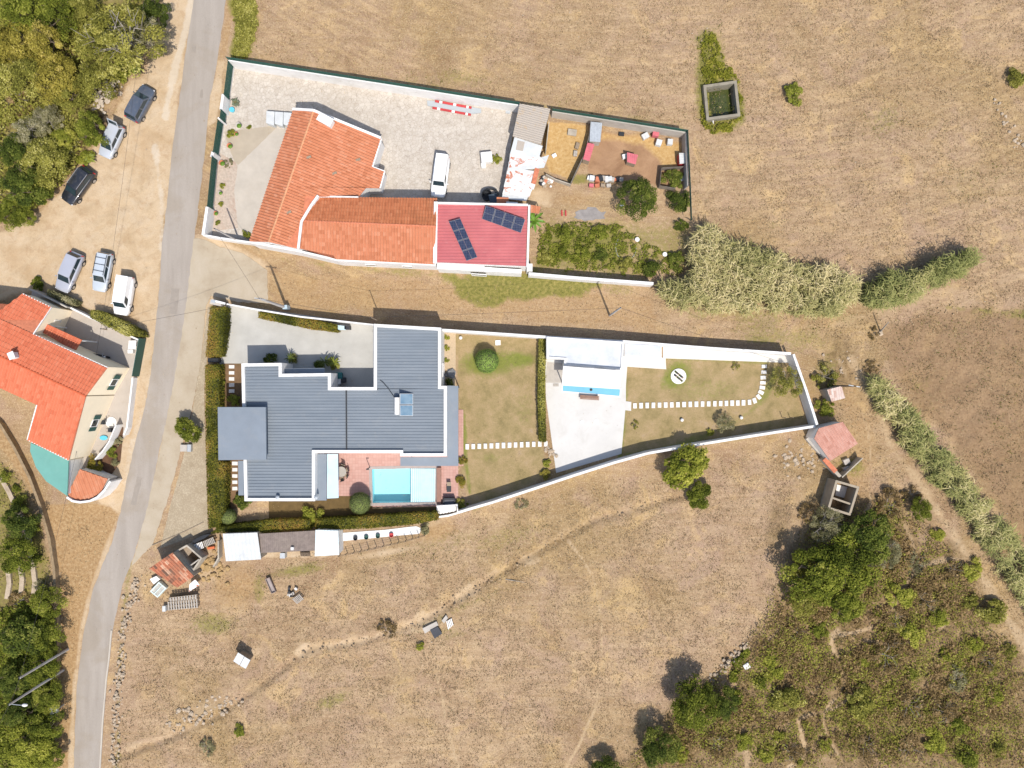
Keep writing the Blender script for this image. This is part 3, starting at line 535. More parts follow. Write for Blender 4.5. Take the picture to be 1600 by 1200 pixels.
# thin pale concrete edging on the lower right side of the road
edge_line = [(174, 985), (170, 1030), (166, 1060), (160, 1130), (156, 1200), (154, 1250)]
tag(MB().wall(pxs(edge_line, 0.08), -0.05, 0.09, 0.16).build('kerb', M['concrete_pale']), kind='structure')
t = NT('beige_forecourt'); p = t.pos()
c = t.ramp(t.noise(p, 0.35, 6, 0.62, 0.3), [(0.3, alb(196, 176, 148)), (0.5, alb(214, 197, 170)), (0.72, alb(222, 206, 182))]); c = t.mix(t.rng(t.noise(p, 1.2, 6, 0.75, 1.0), 0.6, 0.72, 0, 0.5), c, alb(190, 166, 134)); c = t.mix(t.rng(t.noise(p, 20, 3, 0.7), 0.42, 0.8, 0, 0.3), c, alb(160, 142, 120)); M['forecourt'] = t.out(c, 0.9, 0.15)
paved('forecourt', [(303, 372), (318, 374), (345, 386), (380, 396), (400, 410), (417, 422), (419, 474), (372, 472), (330, 462), (322, 478), (318, 520), (315, 560), (300, 640), (262, 780), (238, 852), (206, 884), (231, 790), (252, 693), (270, 606), (288, 496)], 0.016, M['forecourt'], rag=0.8)
t = NT('cobbled_footpath'); p = t.pos(); v = t.new('ShaderNodeTexVoronoi'); t.l.new(p, v.inputs['Vector']); v.inputs['Scale'].default_value = 6.0
c = t.ramp(t.noise(p, 0.8, 6, 0.65), [(0.3, alb(194, 174, 144)), (0.7, alb(224, 206, 176))]); c = t.mix(t.rng(v.outputs['Distance'], 0.3, 0.6, 0, 0.4), c, alb(168, 150, 122)); t.bump(v.outputs['Distance'], 0.4, 0.02); M['cobble'] = t.out(c, 0.9, 0.15)
paved('pavement', [(325, 480), (333, 479), (323, 562), (319, 600), (320, 660), (323, 760), (325, 828), (292, 842), (250, 857), (262, 806), (284, 724), (299, 652), (312, 574)], 0.026, M['cobble'], rag=0.6)
tag(MB().wall(pxs([(238, 852), (262, 842), (290, 830), (318, 816)], 0.05), 0, 0.10, 0.09).build('drain_channel', M['wood']), kind='structure')
# crazy paving of the farm courtyard, two concrete pads on it
t = NT('crazy_paving'); p = t.pos(); v = t.new('ShaderNodeTexVoronoi', feature='DISTANCE_TO_EDGE'); wv = t.new('ShaderNodeTexVoronoi')
for q_ in (v, wv): t.l.new(p, q_.inputs['Vector']); q_.inputs['Scale'].default_value = 2.6
c = t.ramp(t.noise(p, 1.5, 5, 0.6), [(0.3, alb(222, 208, 190)), (0.55, alb(240, 229, 214)), (0.75, alb(242, 229, 208))]); bw = t.new('ShaderNodeRGBToBW'); t.l.new(wv.outputs['Color'], bw.inputs[0]); c = t.mix(t.rng(bw.outputs[0], 0.2, 0.8, 0.0, 0.4), c, alb(206, 192, 174)); c = t.mix(t.rng(v.outputs['Distance'], 0.0, 0.06, 0.65, 0.0), c, alb(176, 162, 146))
c = t.mix(t.rng(t.noise(p, 0.3, 6, 0.65, 0.5), 0.5, 0.7, 0, 0.5), c, alb(206, 192, 174)); c = t.mix(t.rng(t.noise(p, 3.0, 6, 0.7), 0.62, 0.72, 0, 0.6), c, alb(150, 146, 142)); t.bump(v.outputs['Distance'], 0.25, 0.02); M['crazy'] = t.out(c, 0.85, 0.2)
paved('courtyard_paving', [(360, 96), (812, 164), (800, 216), (784, 318), (690, 325), (500, 345), (393, 380), (322, 366), (336, 240), (345, 180)], 0.0, M['crazy'])
paved('concrete_pad', [(372, 258), (432, 200), (446, 205), (438, 290), (400, 370), (372, 356), (366, 300)], 0.016, M['concrete_pale'], rag=0.5)
paved('concrete_path', [(352, 206), (430, 196), (432, 200), (372, 258), (366, 252), (352, 214)], 0.010, mat('buff_concrete', alb(212, 196, 172), 0.9, 0.1, 0.8), rag=0.4)
paved('planting_bed', [(341, 238), (366, 252), (372, 262), (366, 300), (372, 356), (322, 362), (334, 300)], 0.012, mat('pebble_bed', alb(226, 206, 186), 0.95, 0.22, 4.0, alb(190, 140, 116), 0.5, bump=0.5), rag=0.5)
# grey gravel drive, planting strips and terrace of the modern house
t = NT('grey_drive_gravel'); p = t.pos(); c = t.ramp(t.noise(p, 0.6, 6, 0.6), [(0.3, alb(214, 210, 200)), (0.7, alb(232, 228, 218))]); c = t.mix(t.rng(t.noise(p, 18, 4, 0.75), 0.4, 0.75, 0, 0.45), c, alb(176, 172, 164)); t.bump(t.noise(p, 30, 3), 0.4, 0.02); M['gravel'] = t.out(c, 0.95, 0.1)
paved('driveway', [(343, 476), (405, 482), (585, 508), (586, 612), (376, 612), (376, 572), (343, 570)], 0.0, M['gravel'])
paved('entrance_garden', [(346, 568), (384, 568), (390, 720), (384, 790), (346, 800)], 0.012, mat('garden_soil', alb(150, 118, 86), 0.95, 0.25, 1.5, alb(120, 110, 60), 0.4))
paved('pebble_strip', [(690, 518), (712, 520), (712, 606), (690, 606)], 0.008, mat('pale_pebbles', alb(226, 200, 164), 0.95, 0.15, 5.0, bump=0.5))
t = NT('red_terrace_tiles'); p = t.pos(); b = t.new('ShaderNodeTexBrick'); t.l.new(p, b.inputs['Vector']); b.offset = 0.0; b.inputs['Scale'].default_value = 1.0; b.inputs['Brick Width'].default_value = 0.33; b.inputs['Row Height'].default_value = 0.33; b.inputs['Mortar Size'].default_value = 0.012
b.inputs['Color1'].default_value = alb(232, 184, 168); b.inputs['Color2'].default_value = alb(220, 168, 152); b.inputs['Mortar'].default_value = alb(196, 150, 134); c = t.mix(t.rng(t.noise(p, 0.8, 5, 0.6), 0.4, 0.7, 0, 0.4), b.outputs['Color'], alb(240, 200, 186)); M['terrace'] = t.out(c, 0.7, 0.25)
TZ = 0.03
mb = MB()
for rect in ([(505, 640), (724, 640), (724, 728), (505, 728)], [(505, 728), (581, 728), (582, 775), (505, 775)], [(681, 728), (716, 728), (716, 792), (680, 792)], [(581, 728), (681, 728), (681, 731), (581, 733)], [(582, 786), (680, 785), (680, 791), (582, 792)]):
    mb.slab(pxs(rect, TZ), 0.10)
tag(mb.build('terrace', M['terrace']), kind='structure')
paved('terrace_lawn', [(420, 775), (582, 770), (582, 795), (684, 792), (684, 806), (420, 812)], -0.012, mat('brown_turf', alb(128, 104, 64), 0.95, 0.25, 1.5))  # brown turf, a deeper tone than the mown lawns
paved('white_deck', [(855, 525), (980, 534), (980, 573), (978, 604), (978, 627), (986.5, 628), (986, 642), (977, 641), (971, 709), (869, 739), (853, 622), (852, 570)], 0.02, mat('white_deck_screed', (0.535, 0.515, 0.48, 1), 0.75, 0.07, 0.4, (0.44, 0.41, 0.36, 1), 0.5), )
paved('white_garden_path', [(1036, 540), (1232, 556), (1234, 567), (1040, 560), (1041, 577), (980, 573), (979, 556), (1036, 559)], 0.016, mat('white_path_screed', (0.58, 0.55, 0.50, 1), 0.8, 0.07, 0.6, (0.45, 0.41, 0.35, 1), 0.4))

# road repairs: slightly darker asphalt patches, and stains
for q_, k in (([(300, 70), (306, 71), (305, 82), (299, 81)], 1), ([(313, 140), (317, 140), (316, 153), (312, 152)], 2), ([(268, 450), (280, 452), (276, 492), (264, 490)], 3), ([(214, 745), (222, 747), (212, 790), (204, 788)], 4)):
    paved('road_patch', q_, 0.036, mat('asphalt_patch', alb(184, 172, 158), .9, .12, 1.5), rag=.6, seed=k)

# ================================================================ HOUSES
def offset_poly(P, d):
    """inset (d>0) of a closed polygon of Vectors"""
    n = len(P); A = sum(P[i].x * P[(i + 1) % n].y - P[(i + 1) % n].x * P[i].y for i in range(n)); sg = 1 if A > 0 else -1; out_ = []
    for i in range(n):
        a, b, c = P[i - 1], P[i], P[(i + 1) % n]; d1 = (b - a).normalized(); d2 = (c - b).normalized()
        n1 = Vector((-d1.y, d1.x, 0)) * sg; n2 = Vector((-d2.y, d2.x, 0)) * sg; m = (n1 + n2).normalized(); out_.append(b + m * (d / max(0.35, m.dot(n1))))
    return out_
def ring(mb, P, d, z0, z1):
    Q = offset_poly(P, d); n = len(P); vs = []
    for p_, q_ in zip(P, Q): vs += [(p_.x, p_.y, z0), (p_.x, p_.y, z1), (q_.x, q_.y, z1), (q_.x, q_.y, z0)]
    fs = []
    for i in range(n):
        a, b = 4 * i, 4 * ((i + 1) % n); fs += [(a, b, b + 1, a + 1), (a + 1, b + 1, b + 2, a + 2), (a + 2, b + 2, b + 3, a + 3), (a + 3, b + 3, b, a)]
    return mb.add(vs, fs)
def window_on(parent, a, b, t0, t1, z0, z1, glass=None, frame=None, name='window', out_off=0.03):
    """window in the wall running from world point a to b (outside on the right-hand side of a->b)"""
    a, b = Vector(a), Vector(b); d = (b - a); d.z = 0; n = Vector((d.y, -d.x, 0)).normalized(); L = d.length; d.normalize()
    p0 = a + d * L * t0 + n * out_off; p1 = a + d * L * t1 + n * out_off; p0.z = p1.z = 0; w = MB()
    for q0, q1, za, zb in ((p0, p1, z1 - .07, z1), (p0, p1, z0, z0 + .07), (p0, p0 + d * .07, z0 + .07, z1 - .07), (p1 - d * .07, p1, z0 + .07, z1 - .07)):
        vs = []
        for q_ in (q0, q1): vs += [(q_.x - n.x * .05, q_.y - n.y * .05, za), (q_.x + n.x * .04, q_.y + n.y * .04, za), (q_.x + n.x * .04, q_.y + n.y * .04, zb), (q_.x - n.x * .05, q_.y - n.y * .05, zb)]
        w.add(vs, [(0, 1, 2, 3), (7, 6, 5, 4), (0, 4, 5, 1), (1, 5, 6, 2), (2, 6, 7, 3), (3, 7, 4, 0)])
    f = w.build(name, frame or M['white'], parent)
    vs = [(p0.x, p0.y, z0), (p1.x, p1.y, z0), (p1.x, p1.y, z1), (p0.x, p0.y, z1)]; g = MB().add(vs, [(0, 1, 2, 3)]); g.build('pane', glass or M['glass'], f)
    return f

# ---------------------------------------------------------------- modern house with the ribbed grey roof
ZP, ZR = 4.0, 3.66
OUT = [(377, 568), (440, 567), (440, 584), (517, 583), (517, 605), (584, 605), (584, 506), (689, 512), (689, 603), (698, 603), (698, 713), (625, 713), (625, 708), (492, 708), (492, 783), (382, 783)]
PO = pxs(OUT, ZP)
house = thing('modern_house', 'modern single-storey house with grey ribbed metal roof and white parapets beside a swimming pool', 'house', px(540, 650))
w = MB(); w.prism(PO, -0.05, 3.60); w.build('wall', M['white'], house)
ring(MB(), PO, 0.32, 3.60, ZP).build('parapet', M['white'], house)
flat_p = Plane(540, 650, ZR, 0, 1, 0.0)
t = NT('grey_ribbed_roof'); p = t.pos(); c = t.ramp(t.noise(t.scale(p, (0.15, 1, 1)), 1.2, 4, 0.6), [(0.3, (0.147, 0.172, 0.198, 1)), (0.7, (0.185, 0.21, 0.235, 1))]); c = t.mix(t.rng(t.noise(p, 0.7, 6, 0.7, 0.5), 0.55, 0.75, 0, 0.45), c, (0.23, 0.235, 0.235, 1)); M['rib_roof'] = t.out(c, 0.5, 0.35)
roofpolys = [[(380, 571), (437, 570), (437, 587), (380, 587)], [(380, 587), (514, 586), (514, 608), (380, 608)], [(380, 608), (588, 608), (588, 704.5), (382, 704.5)], [(382, 704.5), (488, 704.5), (488, 780), (385, 780)], [(588, 509), (686, 515), (686, 607), (588, 608)], [(588, 607), (695, 607), (695, 704.5), (588, 704.5)], [(628, 704.5), (695, 704.5), (695, 710), (628, 710)]]
profiled('metal_roof', flat_p, roofpolys, M['rib_roof'], house, pitch=0.325, amp=0.055, prof='seam', across=True, kind='stuff')
MB().bar(px(541, 608, 3.74), px(541.5, 703, 3.74), 0.14, 0.06).build('roof_joint', M['dark'], house)
MB().bar(px(514.5, 607.5, 3.72), px(590, 608.5, 3.72), 0.12, 0.10).build('gutter', M['dark'], house); MB().bar(px(487, 704, 3.72), px(624, 704, 3.72), 0.12, 0.10).build('gutter', M['dark'], house)
sl = MB().slab(pxs([(340, 636), (415, 636), (416, 718), (341, 719)], 4.75), 0.32); sl.build('porch_roof', M['grey_metal'], house, bevel=0.02)
MB().prism(offset_poly(pxs([(350, 644), (415, 644), (415, 712), (350, 712)], 4.4), 0.2), 0, 4.40).build('porch_wall', M['grey_metal'], house)
MB().slab(pxs([(699, 602.5), (716, 603), (716, 728), (625.5, 728), (625.5, 714.5), (699, 714.5)], 3.15), 0.22).build('canopy', M['grey_metal'], house)
MB().slab(pxs([(372, 720), (381, 720), (381, 774), (372.5, 774)], 3.1), 0.2).build('canopy', M['grey_metal'], house)
MB().slab(pxs([(493.5, 709.5), (510, 709.5), (510, 782), (493.5, 782)], 3.05), 0.2).build('canopy', M['grey_metal'], house)
t = NT('pale_blue_awning'); p = t.pos(); t.out(t.ramp(t.noise(p, 0.8, 4), [(0.3, (0.42, 0.55, 0.62, 1)), (0.7, (0.50, 0.63, 0.69, 1))]), 0.35, 0.4); M['awning'] = t.m
MB().slab(pxs([(511, 709.5), (528, 709.5), (529, 778), (511, 779)], 2.95), 0.06).build('awning', M['awning'], house)
for yy in (712, 775): MB().tube(px(527, yy, 0), px(527, yy, 2.88), 0.05).build('awning_post', M['white'], house)
for xx, yy in ((714, 606), (714, 725), (640, 725)): MB().tube(px(xx, yy, 3.0) * 1, Vector((*px(xx, yy, 3.0).xy, 0)), 0.07).build('canopy_post', M['grey_metal'], house)
MB().slab(pxs([(441, 576), (507, 575), (507, 583), (441, 584)], 3.0), 0.18).build('canopy', M['grey_metal'], house)
# openings
window_on(house, PO[12], PO[11], 0.62, 0.95, 0.05, 2.3); window_on(house, PO[12], PO[11], 0.1, 0.5, 0.05, 2.3); window_on(house, PO[10], PO[9], 0.2, 0.8, 0.05, 2.3)
window_on(house, PO[8], PO[7], 0.12, 0.4, 0.9, 2.2); window_on(house, PO[13], PO[14] , 0.1, 0.7, 0.05, 2.3, out_off=-0.03); window_on(house, PO[11], PO[10], 0.15, 0.85, 0.05, 2.3, out_off=-0.03)
# flues on the roof
for (x, y, h) in ((436, 776, 0.5), (496, 776, 0.55)):
    f = MB().tube(px(x, y, 3.6), px(x, y, 3.6) * 1 + Vector((0, 0, h)), 0.13, n=12).build('flue', M['white'], house); MB().lathe(px(x, y, 3.6) + Vector((0, 0, h)), [(0.2, 0.02), (0.2, 0.06), (0.05, 0.16)], 12).build('cap', M['steel'], f)
wh = thing('solar_water_heater', 'solar water heater with white tank and two glazed panels on the grey roof', 'water heater', px(630, 633, 3.72))
a, b = px(620.5, 621, 4.25), px(620.5, 648, 4.25); MB().tube(a, b, 0.29, n=18).build('tank', M['white'], wh, smooth=False)
t = NT('collector_glass'); p = t.pos(); t.out(t.ramp(t.noise(p, 1.5, 3), [(0.35, (0.12, 0.20, 0.27, 1)), (0.7, (0.19, 0.27, 0.33, 1))]), 0.12, 0.6); M['collector'] = t.m
for y0, y1 in ((615, 632), (633, 650)):
    fr = MB().slab([px(624.5, y0, 4.6), px(645.5, y0, 3.86), px(645.5, y1, 3.86), px(624.5, y1, 4.6)], 0.08).build('collector_panel', M['steel'], wh)
    MB().slab([px(625.7, y0 + 1, 4.578), px(644.5, y0 + 1, 3.915), px(644.5, y1 - 1, 3.915), px(625.7, y1 - 1, 4.578)], 0.05).build('glass', M['collector'], fr)
for y in (617, 648): MB().bar(px(624.5, y, 4.5), Vector((*px(624.5, y, 4.5).xy, 3.7)), 0.05, 0.05).build('leg', M['steel'], wh)
mb = MB(); pts = [(617, 622), (606, 606), (598, 597), (594, 594)]
for q0, q1 in zip(pts[:-1], pts[1:]): mb.tube(px(*q0, 3.76), px(*q1, 3.76), 0.035)
mb.build('pipe', M['dark'], wh)

# swimming pool
PP = pxs(POOL, 0.0); pool = thing('swimming_pool', 'turquoise swimming pool on the red terrace, its east end under a slatted cover', 'pool', px(630, 758, -1.4))
t = NT('pool_mosaic'); p = t.pos(); b_ = t.new('ShaderNodeTexBrick'); t.l.new(p, b_.inputs['Vector']); b_.inputs['Scale'].default_value = 5.0; b_.inputs['Color1'].default_value = (0.56, 0.74, 0.76, 1); b_.inputs['Color2'].default_value = (0.60, 0.77, 0.79, 1); b_.inputs['Mortar'].default_value = (0.55, 0.72, 0.74, 1); t.out(b_.outputs['Color'], 0.4); M['mosaic'] = t.m
mb = MB(); Q = PP; DZ = -1.35
mb.add([(v.x, v.y, DZ) for v in Q] + [(v.x, v.y, 0.03) for v in Q], [(0, 1, 2, 3)] + [(i, (i + 1) % 4, 4 + (i + 1) % 4, 4 + i) for i in range(4)]); basin = mb.build('basin', M['mosaic'], pool)
bm = bmesh.new(); bm.from_mesh(basin.data); bmesh.ops.recalc_face_normals(bm, faces=bm.faces)
for f in bm.faces: f.normal_flip()
bm.to_mesh(basin.data); bm.free()
ring(MB(), offset_poly(Q, -0.30), 0.32, -0.02, 0.06).build('coping', mat('pool_coping', alb(206, 190, 182), 0.8, 0.1, 2.0), pool)
def water_mat(name, tint, rough=0.02, murk=None):
    t = NT(name); tr = t.new('ShaderNodeBsdfTransparent'); tr.inputs[0].default_value = tint; gl = t.new('ShaderNodeBsdfGlossy'); gl.inputs['Roughness'].default_value = rough
    fr = t.new('ShaderNodeFresnel'); fr.inputs[0].default_value = 1.33; mxs = t.new('ShaderNodeMixShader'); t.l.new(fr.outputs[0], mxs.inputs[0]); t.l.new(tr.outputs[0], mxs.inputs[1]); t.l.new(gl.outputs[0], mxs.inputs[2])
    bp = t.new('ShaderNodeBump'); t.l.new(t.noise(t.pos(), 3.0, 3), bp.inputs['Height']); bp.inputs['Strength'].default_value = 0.15; bp.inputs['Distance'].default_value = 0.05; t.l.new(bp.outputs[0], gl.inputs['Normal']); t.l.new(mxs.outputs[0], t.n['Material Output'].inputs['Surface']); return t.m
M['pool_water'] = water_mat('pool_water', (0.72, 0.97, 1.0, 1))
MB().sheet(pxs([(581.3, 733.3), (642, 732.2), (642, 785), (582.3, 785.6)], -0.08)).build('water', M['pool_water'], pool)
t = NT('pool_cover_slats'); t.out(t.ramp(t.noise(t.pos(), 1.5, 3), [(0.3, (0.46, 0.66, 0.69, 1)), (0.7, (0.54, 0.71, 0.73, 1))]), 0.4); M['slat'] = t.m
for i in range(13):
    x0 = 642 + i * 3.0
    MB().slab(pxs([(x0, 732.2), (x0 + 2.45, 732.2), (x0 + 2.45, 784.6), (x0, 784.6)], -0.03), 0.03).build('cover_slat', M['slat'], pool)
tub = MB().slab(pxs([(682.5, 731), (689, 731), (689, 788), (682, 788)], 0.42), 0.38); tag(tub.build('pool_bench', mat('brown_decking', (0.27, 0.15, 0.11, 1), 0.8, 0.15, 3.0)), 'long brown timber housing along the east end of the swimming pool', 'housing')

# garden annexe with its pale flat roof
ann = thing('garden_annexe', 'low white garden annexe with pale grey flat roof north of the white deck', 'annexe', px(915, 560))
PA = pxs([(854, 526), (975, 534), (973, 578), (881, 571), (882, 562), (854, 560)], 2.6); MB().prism(PA, -0.05, 2.45).build('wall', M['white'], ann); ring(MB(), PA, 0.22, 2.45, 2.66).build('parapet', M['white'], ann)
t = NT('pale_roof_felt'); p = t.pos(); c = t.ramp(t.noise(p, 0.7, 6, 0.7), [(0.3, (0.44, 0.46, 0.48, 1)), (0.65, (0.58, 0.59, 0.60, 1))]); c = t.mix(t.rng(t.noise(p, 4, 5, 0.7), 0.6, 0.7, 0, .4), c, (0.35, 0.36, 0.37, 1)); M['felt'] = t.out(c, 0.8)
MB().slab(offset_poly(PA, 0.225), 0.10).build('roof', M['felt'], ann).location.z -= 0.10
PB = pxs([(976, 535.5), (1034, 539), (1034, 560), (976, 556)], 2.2); MB().prism(PB, -0.05, 2.1).build('side_wall', M['white'], ann); MB().slab(offset_poly(PB, 0.08), 0.08).build('side_roof', M['felt'], ann).location.z -= 0.02
MB().slab(pxs([(880, 572), (972, 579), (969, 605), (878, 601)], 3.3), 0.14).build('veranda_roof', M['white'], ann)
for q_ in ((882, 599), (966, 603)): b0 = px(*q_, 3.2); MB().tube(b0, Vector((b0.x, b0.y, 0)), 0.07).build('veranda_post', M['white'], ann)
b0 = [px(*q_, 2.6) for q_ in ((881, 571), (972, 578))]; window_on(ann, b0[0], b0[1], 0.15, 0.45, 0.1, 2.1); window_on(ann, b0[0], b0[1], 0.55, 0.9, 0.1, 2.1)
MB().slab(pxs([(855, 566), (879, 568), (879, 598), (853, 598)], 0.06), 0.04).build('side_slab', M['concrete'], ann)
rill = thing('water_rill', 'narrow bright blue water channel set in the white deck', 'channel', px(924, 610))
PR = pxs([(879, 602), (969, 608), (968, 619), (879, 611)], 0.03); ring(MB(), offset_poly(PR, -0.12), 0.14, 0.02, 0.07).build('rim', M['white'], rill)
MB().slab([v + Vector((0, 0, 0.012)) for v in PR], 0.02).build('water', mat('blue_channel_water', (0.17, 0.42, 0.58, 1), 0.12, 0.05, 1.0, spec=0.5), rill)
MB().lathe(px(923.5, 609, 0.045), [(0.16, 0), (0.16, 0.03), (0.05, 0.05)], 14).build('drain', M['dark'], rill)
bench = thing('wooden_bench', 'long slim wooden bench on the white deck below the blue channel', 'bench', px(921, 620))
mb = None
for k in range(4):
    y0 = 617.0 + k * 1.7; MB().slab(pxs([(906, y0), (936, y0 + 2.0), (936, y0 + 3.4), (906, y0 + 1.4)], 0.45), 0.04).build('slat', mat('bench_timber', alb(176, 138, 116), 0.8, 0.2, 4.0), bench)
for x in (909, 933): MB().box(px(x, 620.5, 0.2), (0.08, 0.38, 0.40)).build('leg', M['wood'], bench)
tag(MB().box(px(868.5, 601.5, 0.045), (0.62, 0.32, 0.03)).build('drain_grate', M['wood_grey']), 'small grey grate in the deck west of the blue channel', 'grate')
for x, y in ((909, 659), (932, 657)):
    tag(MB().lathe(px(x, y, 0.02), [(0.2, 0), (0.2, 0.03), (0.14, 0.05)], 16).build('deck_lid', M['white_old']), 'round lid in the white deck, %s of the two' % ('western' if x < 920 else 'eastern'), 'lid')

# ---------------------------------------------------------------- farmhouse north of the lane
farm = thing('farmhouse', 'long farmhouse with weathered orange tiled roofs in the walled courtyard', 'house', px(530, 320))
plW = Plane(455, 276, 4.9, -204, -70, 0.36); plE = Plane(455, 276, 4.9, 204, 70, 0.30)
wp = [[(458, 172), (490, 174), (420, 378), (390, 377)]]
ep = [[(490, 174), (595, 217), (581, 261), (461, 258)], [(461, 258), (581, 261), (600, 268), (593, 294), (449.5, 292)], [(449.5, 292), (573, 292), (560, 308), (498, 307), (444.5, 306.5)], [(444.5, 306.5), (498, 307), (472, 346), (467, 389), (420, 378)]]
def tiled(parent, plane, polys, m, seed, pitch=0.31, course=0.42, amp=0.10, deck=None, wall=True, wallmat=None, base=0.0):
    profiled('roof_tiles', plane, polys, m, parent, pitch=pitch, amp=amp, course=course, step=0.035, prof='round', seed=seed)
    d = MB()
    for pl in polys: convex_slab(d, plane, pl, 0.10, -0.005)
    d.build('roof_deck', deck or M['terracotta'], parent)
    if wall:
        w = MB()
        for pl in polys:
            P = [plane.lift(*q) for q in pl]; cc = sum(P, Vector()) / len(P); P = [cc + (v - cc) * 0.985 for v in P]
            w.prism(P, base, lambda X, Y: plane.zat(X, Y) - 0.14)
        w.build('wall', wallmat or M['white'], parent)
tiled(farm, plW, wp, M['tile_farm'], 11); tiled(farm, plE, ep, M['tile_farm'], 12)
plN = Plane(575, 349, 4.3, 0.03, -1, 0.33); plS = Plane(575, 349, 4.3, -0.03, 1, 0.28)
tiled(farm, plN, [[(474, 345), (499, 308), (683, 310), (681, 353.5)]], M['tile_dark'], 13); tiled(farm, plS, [[(474, 345), (681, 353.5), (679, 413), (526, 405)], [(474, 345), (526, 405), (526, 400), (468, 388)]], M['tile_farm'], 14)
# ridges and verge copings
def ridge(parent, a, b, m, r=0.13, name='ridge_tiles'):
    a, b = Vector(a), Vector(b); n = max(1, int((b - a).length / 0.42)); mb = MB()
    for k in range(n): mb.tube(a.lerp(b, k / n), a.lerp(b, (k + 1.06) / n), r, r * 0.86, 8)
    o = mb.build(name, m, parent); o['kind'] = 'stuff'; return o
ridge(farm, plE.lift(490, 174), plE.lift(420, 378), mat('ridge_tile_pale', (0.56, 0.27, 0.14, 1), 0.85, 0.3, 4.0)); ridge(farm, plN.lift(474, 345), plN.lift(681, 353.5), M['terracotta'], 0.12)
def coping(parent, pts3, w=0.26, h=0.16, m=None, name='coping', lift=0.10):
    mb = MB()
    for a, b in zip(pts3[:-1], pts3[1:]):
        a, b = Vector(a) + Vector((0, 0, lift)), Vector(b) + Vector((0, 0, lift)); mb.bar(a, b, w, h)
    return mb.build(name, m or M['white'], parent)
coping(farm, [plE.lift(498, 306.5), plE.lift(487, 322), plE.lift(472, 347), plE.lift(467, 389)], lift=0.2); coping(farm, [plW.lift(458, 171), plE.lift(490, 173), plE.lift(595, 216)]); coping(farm, [plE.lift(596, 217), plE.lift(582, 261), plE.lift(601, 268), plE.lift(594, 294)], 0.16, lift=0.0)
coping(farm, [px(499, 307, 3.65), px(560, 308, 3.55)], 0.14, lift=0.0)
for q_ in ((483, 246), (523, 271), (452, 332), (560, 250)): MB().box(plE.lift(*q_) + Vector((0, 0, .1)), (0.5, 0.22, 0.14), 0.33).build('roof_vent', M['wood'], farm)
ch = MB().box(plE.lift(511, 191) + Vector((0, 0, .35)), (1.45, 0.75, 0.9), -0.5).build('chimney', M['white'], farm); MB().box(plE.lift(511, 191) + Vector((0, 0, .83)), (1.6, 0.9, 0.08), -0.5).build('cap', M['white_old'], ch)
# south wall of the range, door and shutters
SW = [px(*q_, 3.0) for q_ in ((390, 378), (462, 391), (526, 406), (681, 413.5))]
MB().wall(SW, -0.05, 3.0, 0.22).build('wall', M['white'], farm)
window_on(farm, px(540, 407, 3), px(678, 413.5, 3), 0.2, 0.32, 1.0, 2.1, out_off=0.16); window_on(farm, px(540, 407, 3), px(678, 413.5, 3), 0.62, 0.74, 1.0, 2.1, out_off=0.16)
# annexe with the red ribbed roof
red = thing('red_roof_outbuilding', 'outbuilding with ribbed red metal roof at the east end of the farmhouse', 'outbuilding', px(754, 366))
plR = Plane(754, 366, 3.55, 0, 1, 0.03); RQ = [(684, 319), (825, 322), (822, 416), (682, 410)]
t = NT('red_coated_sheet'); p = t.pos(); c = t.ramp(t.noise(p, 0.5, 5, 0.6), [(0.3, (0.38, 0.10, 0.105, 1)), (0.7, (0.46, 0.13, 0.13, 1))]); c = t.mix(t.rng(t.noise(p, 1.5, 6, .7), 0.58, .75, 0, .5), c, (0.47, 0.22, 0.20, 1)); M['red_roof'] = t.out(c, 0.5, 0.35)
profiled('metal_roof', plR, [RQ], M['red_roof'], red, pitch=0.33, amp=0.05, prof='seam', across=True)
PRD = [plR.lift(*q_) for q_ in RQ]; MB().prism([v for v in PRD], -0.05, lambda X, Y: plR.zat(X, Y) - 0.05).build('wall', M['white'], red)
for a, b, ww in (((681.5, 316), (680, 412), 0.40), ((827, 321), (824, 418), 0.22), ((685, 318), (825, 321), 0.2)):
    MB().bar(plR.lift(*a) + Vector((0, 0, .12)), plR.lift(*b) + Vector((0, 0, .12)), ww, 0.34).build('coping', M['white'], red)
MB().slab(pxs([(683, 411), (756, 414), (757, 417), (815, 421), (815, 427), (683, 420)], 2.6), 2.65).build('ledge', M['white_old'], red)
window_on(red, px(700, 412, 3.4), px(820, 419, 3.4), 0.3, 0.5, 1.0, 2.2, out_off=0.75)
t = NT('solar_cells'); p = t.obj(); b_ = t.new('ShaderNodeTexBrick'); t.l.new(p, b_.inputs['Vector']); b_.offset = 0; b_.inputs['Scale'].default_value = 1.0; b_.inputs['Brick Width'].default_value = 0.17; b_.inputs['Row Height'].default_value = 0.17; b_.inputs['Mortar Size'].default_value = 0.008
b_.inputs['Color1'].default_value = (0.012, 0.018, 0.045, 1); b_.inputs['Color2'].default_value = (0.018, 0.026, 0.06, 1); b_.inputs['Mortar'].default_value = (0.10, 0.11, 0.15, 1); t.out(b_.outputs['Color'], 0.12, 0.5); M['cells'] = t.m
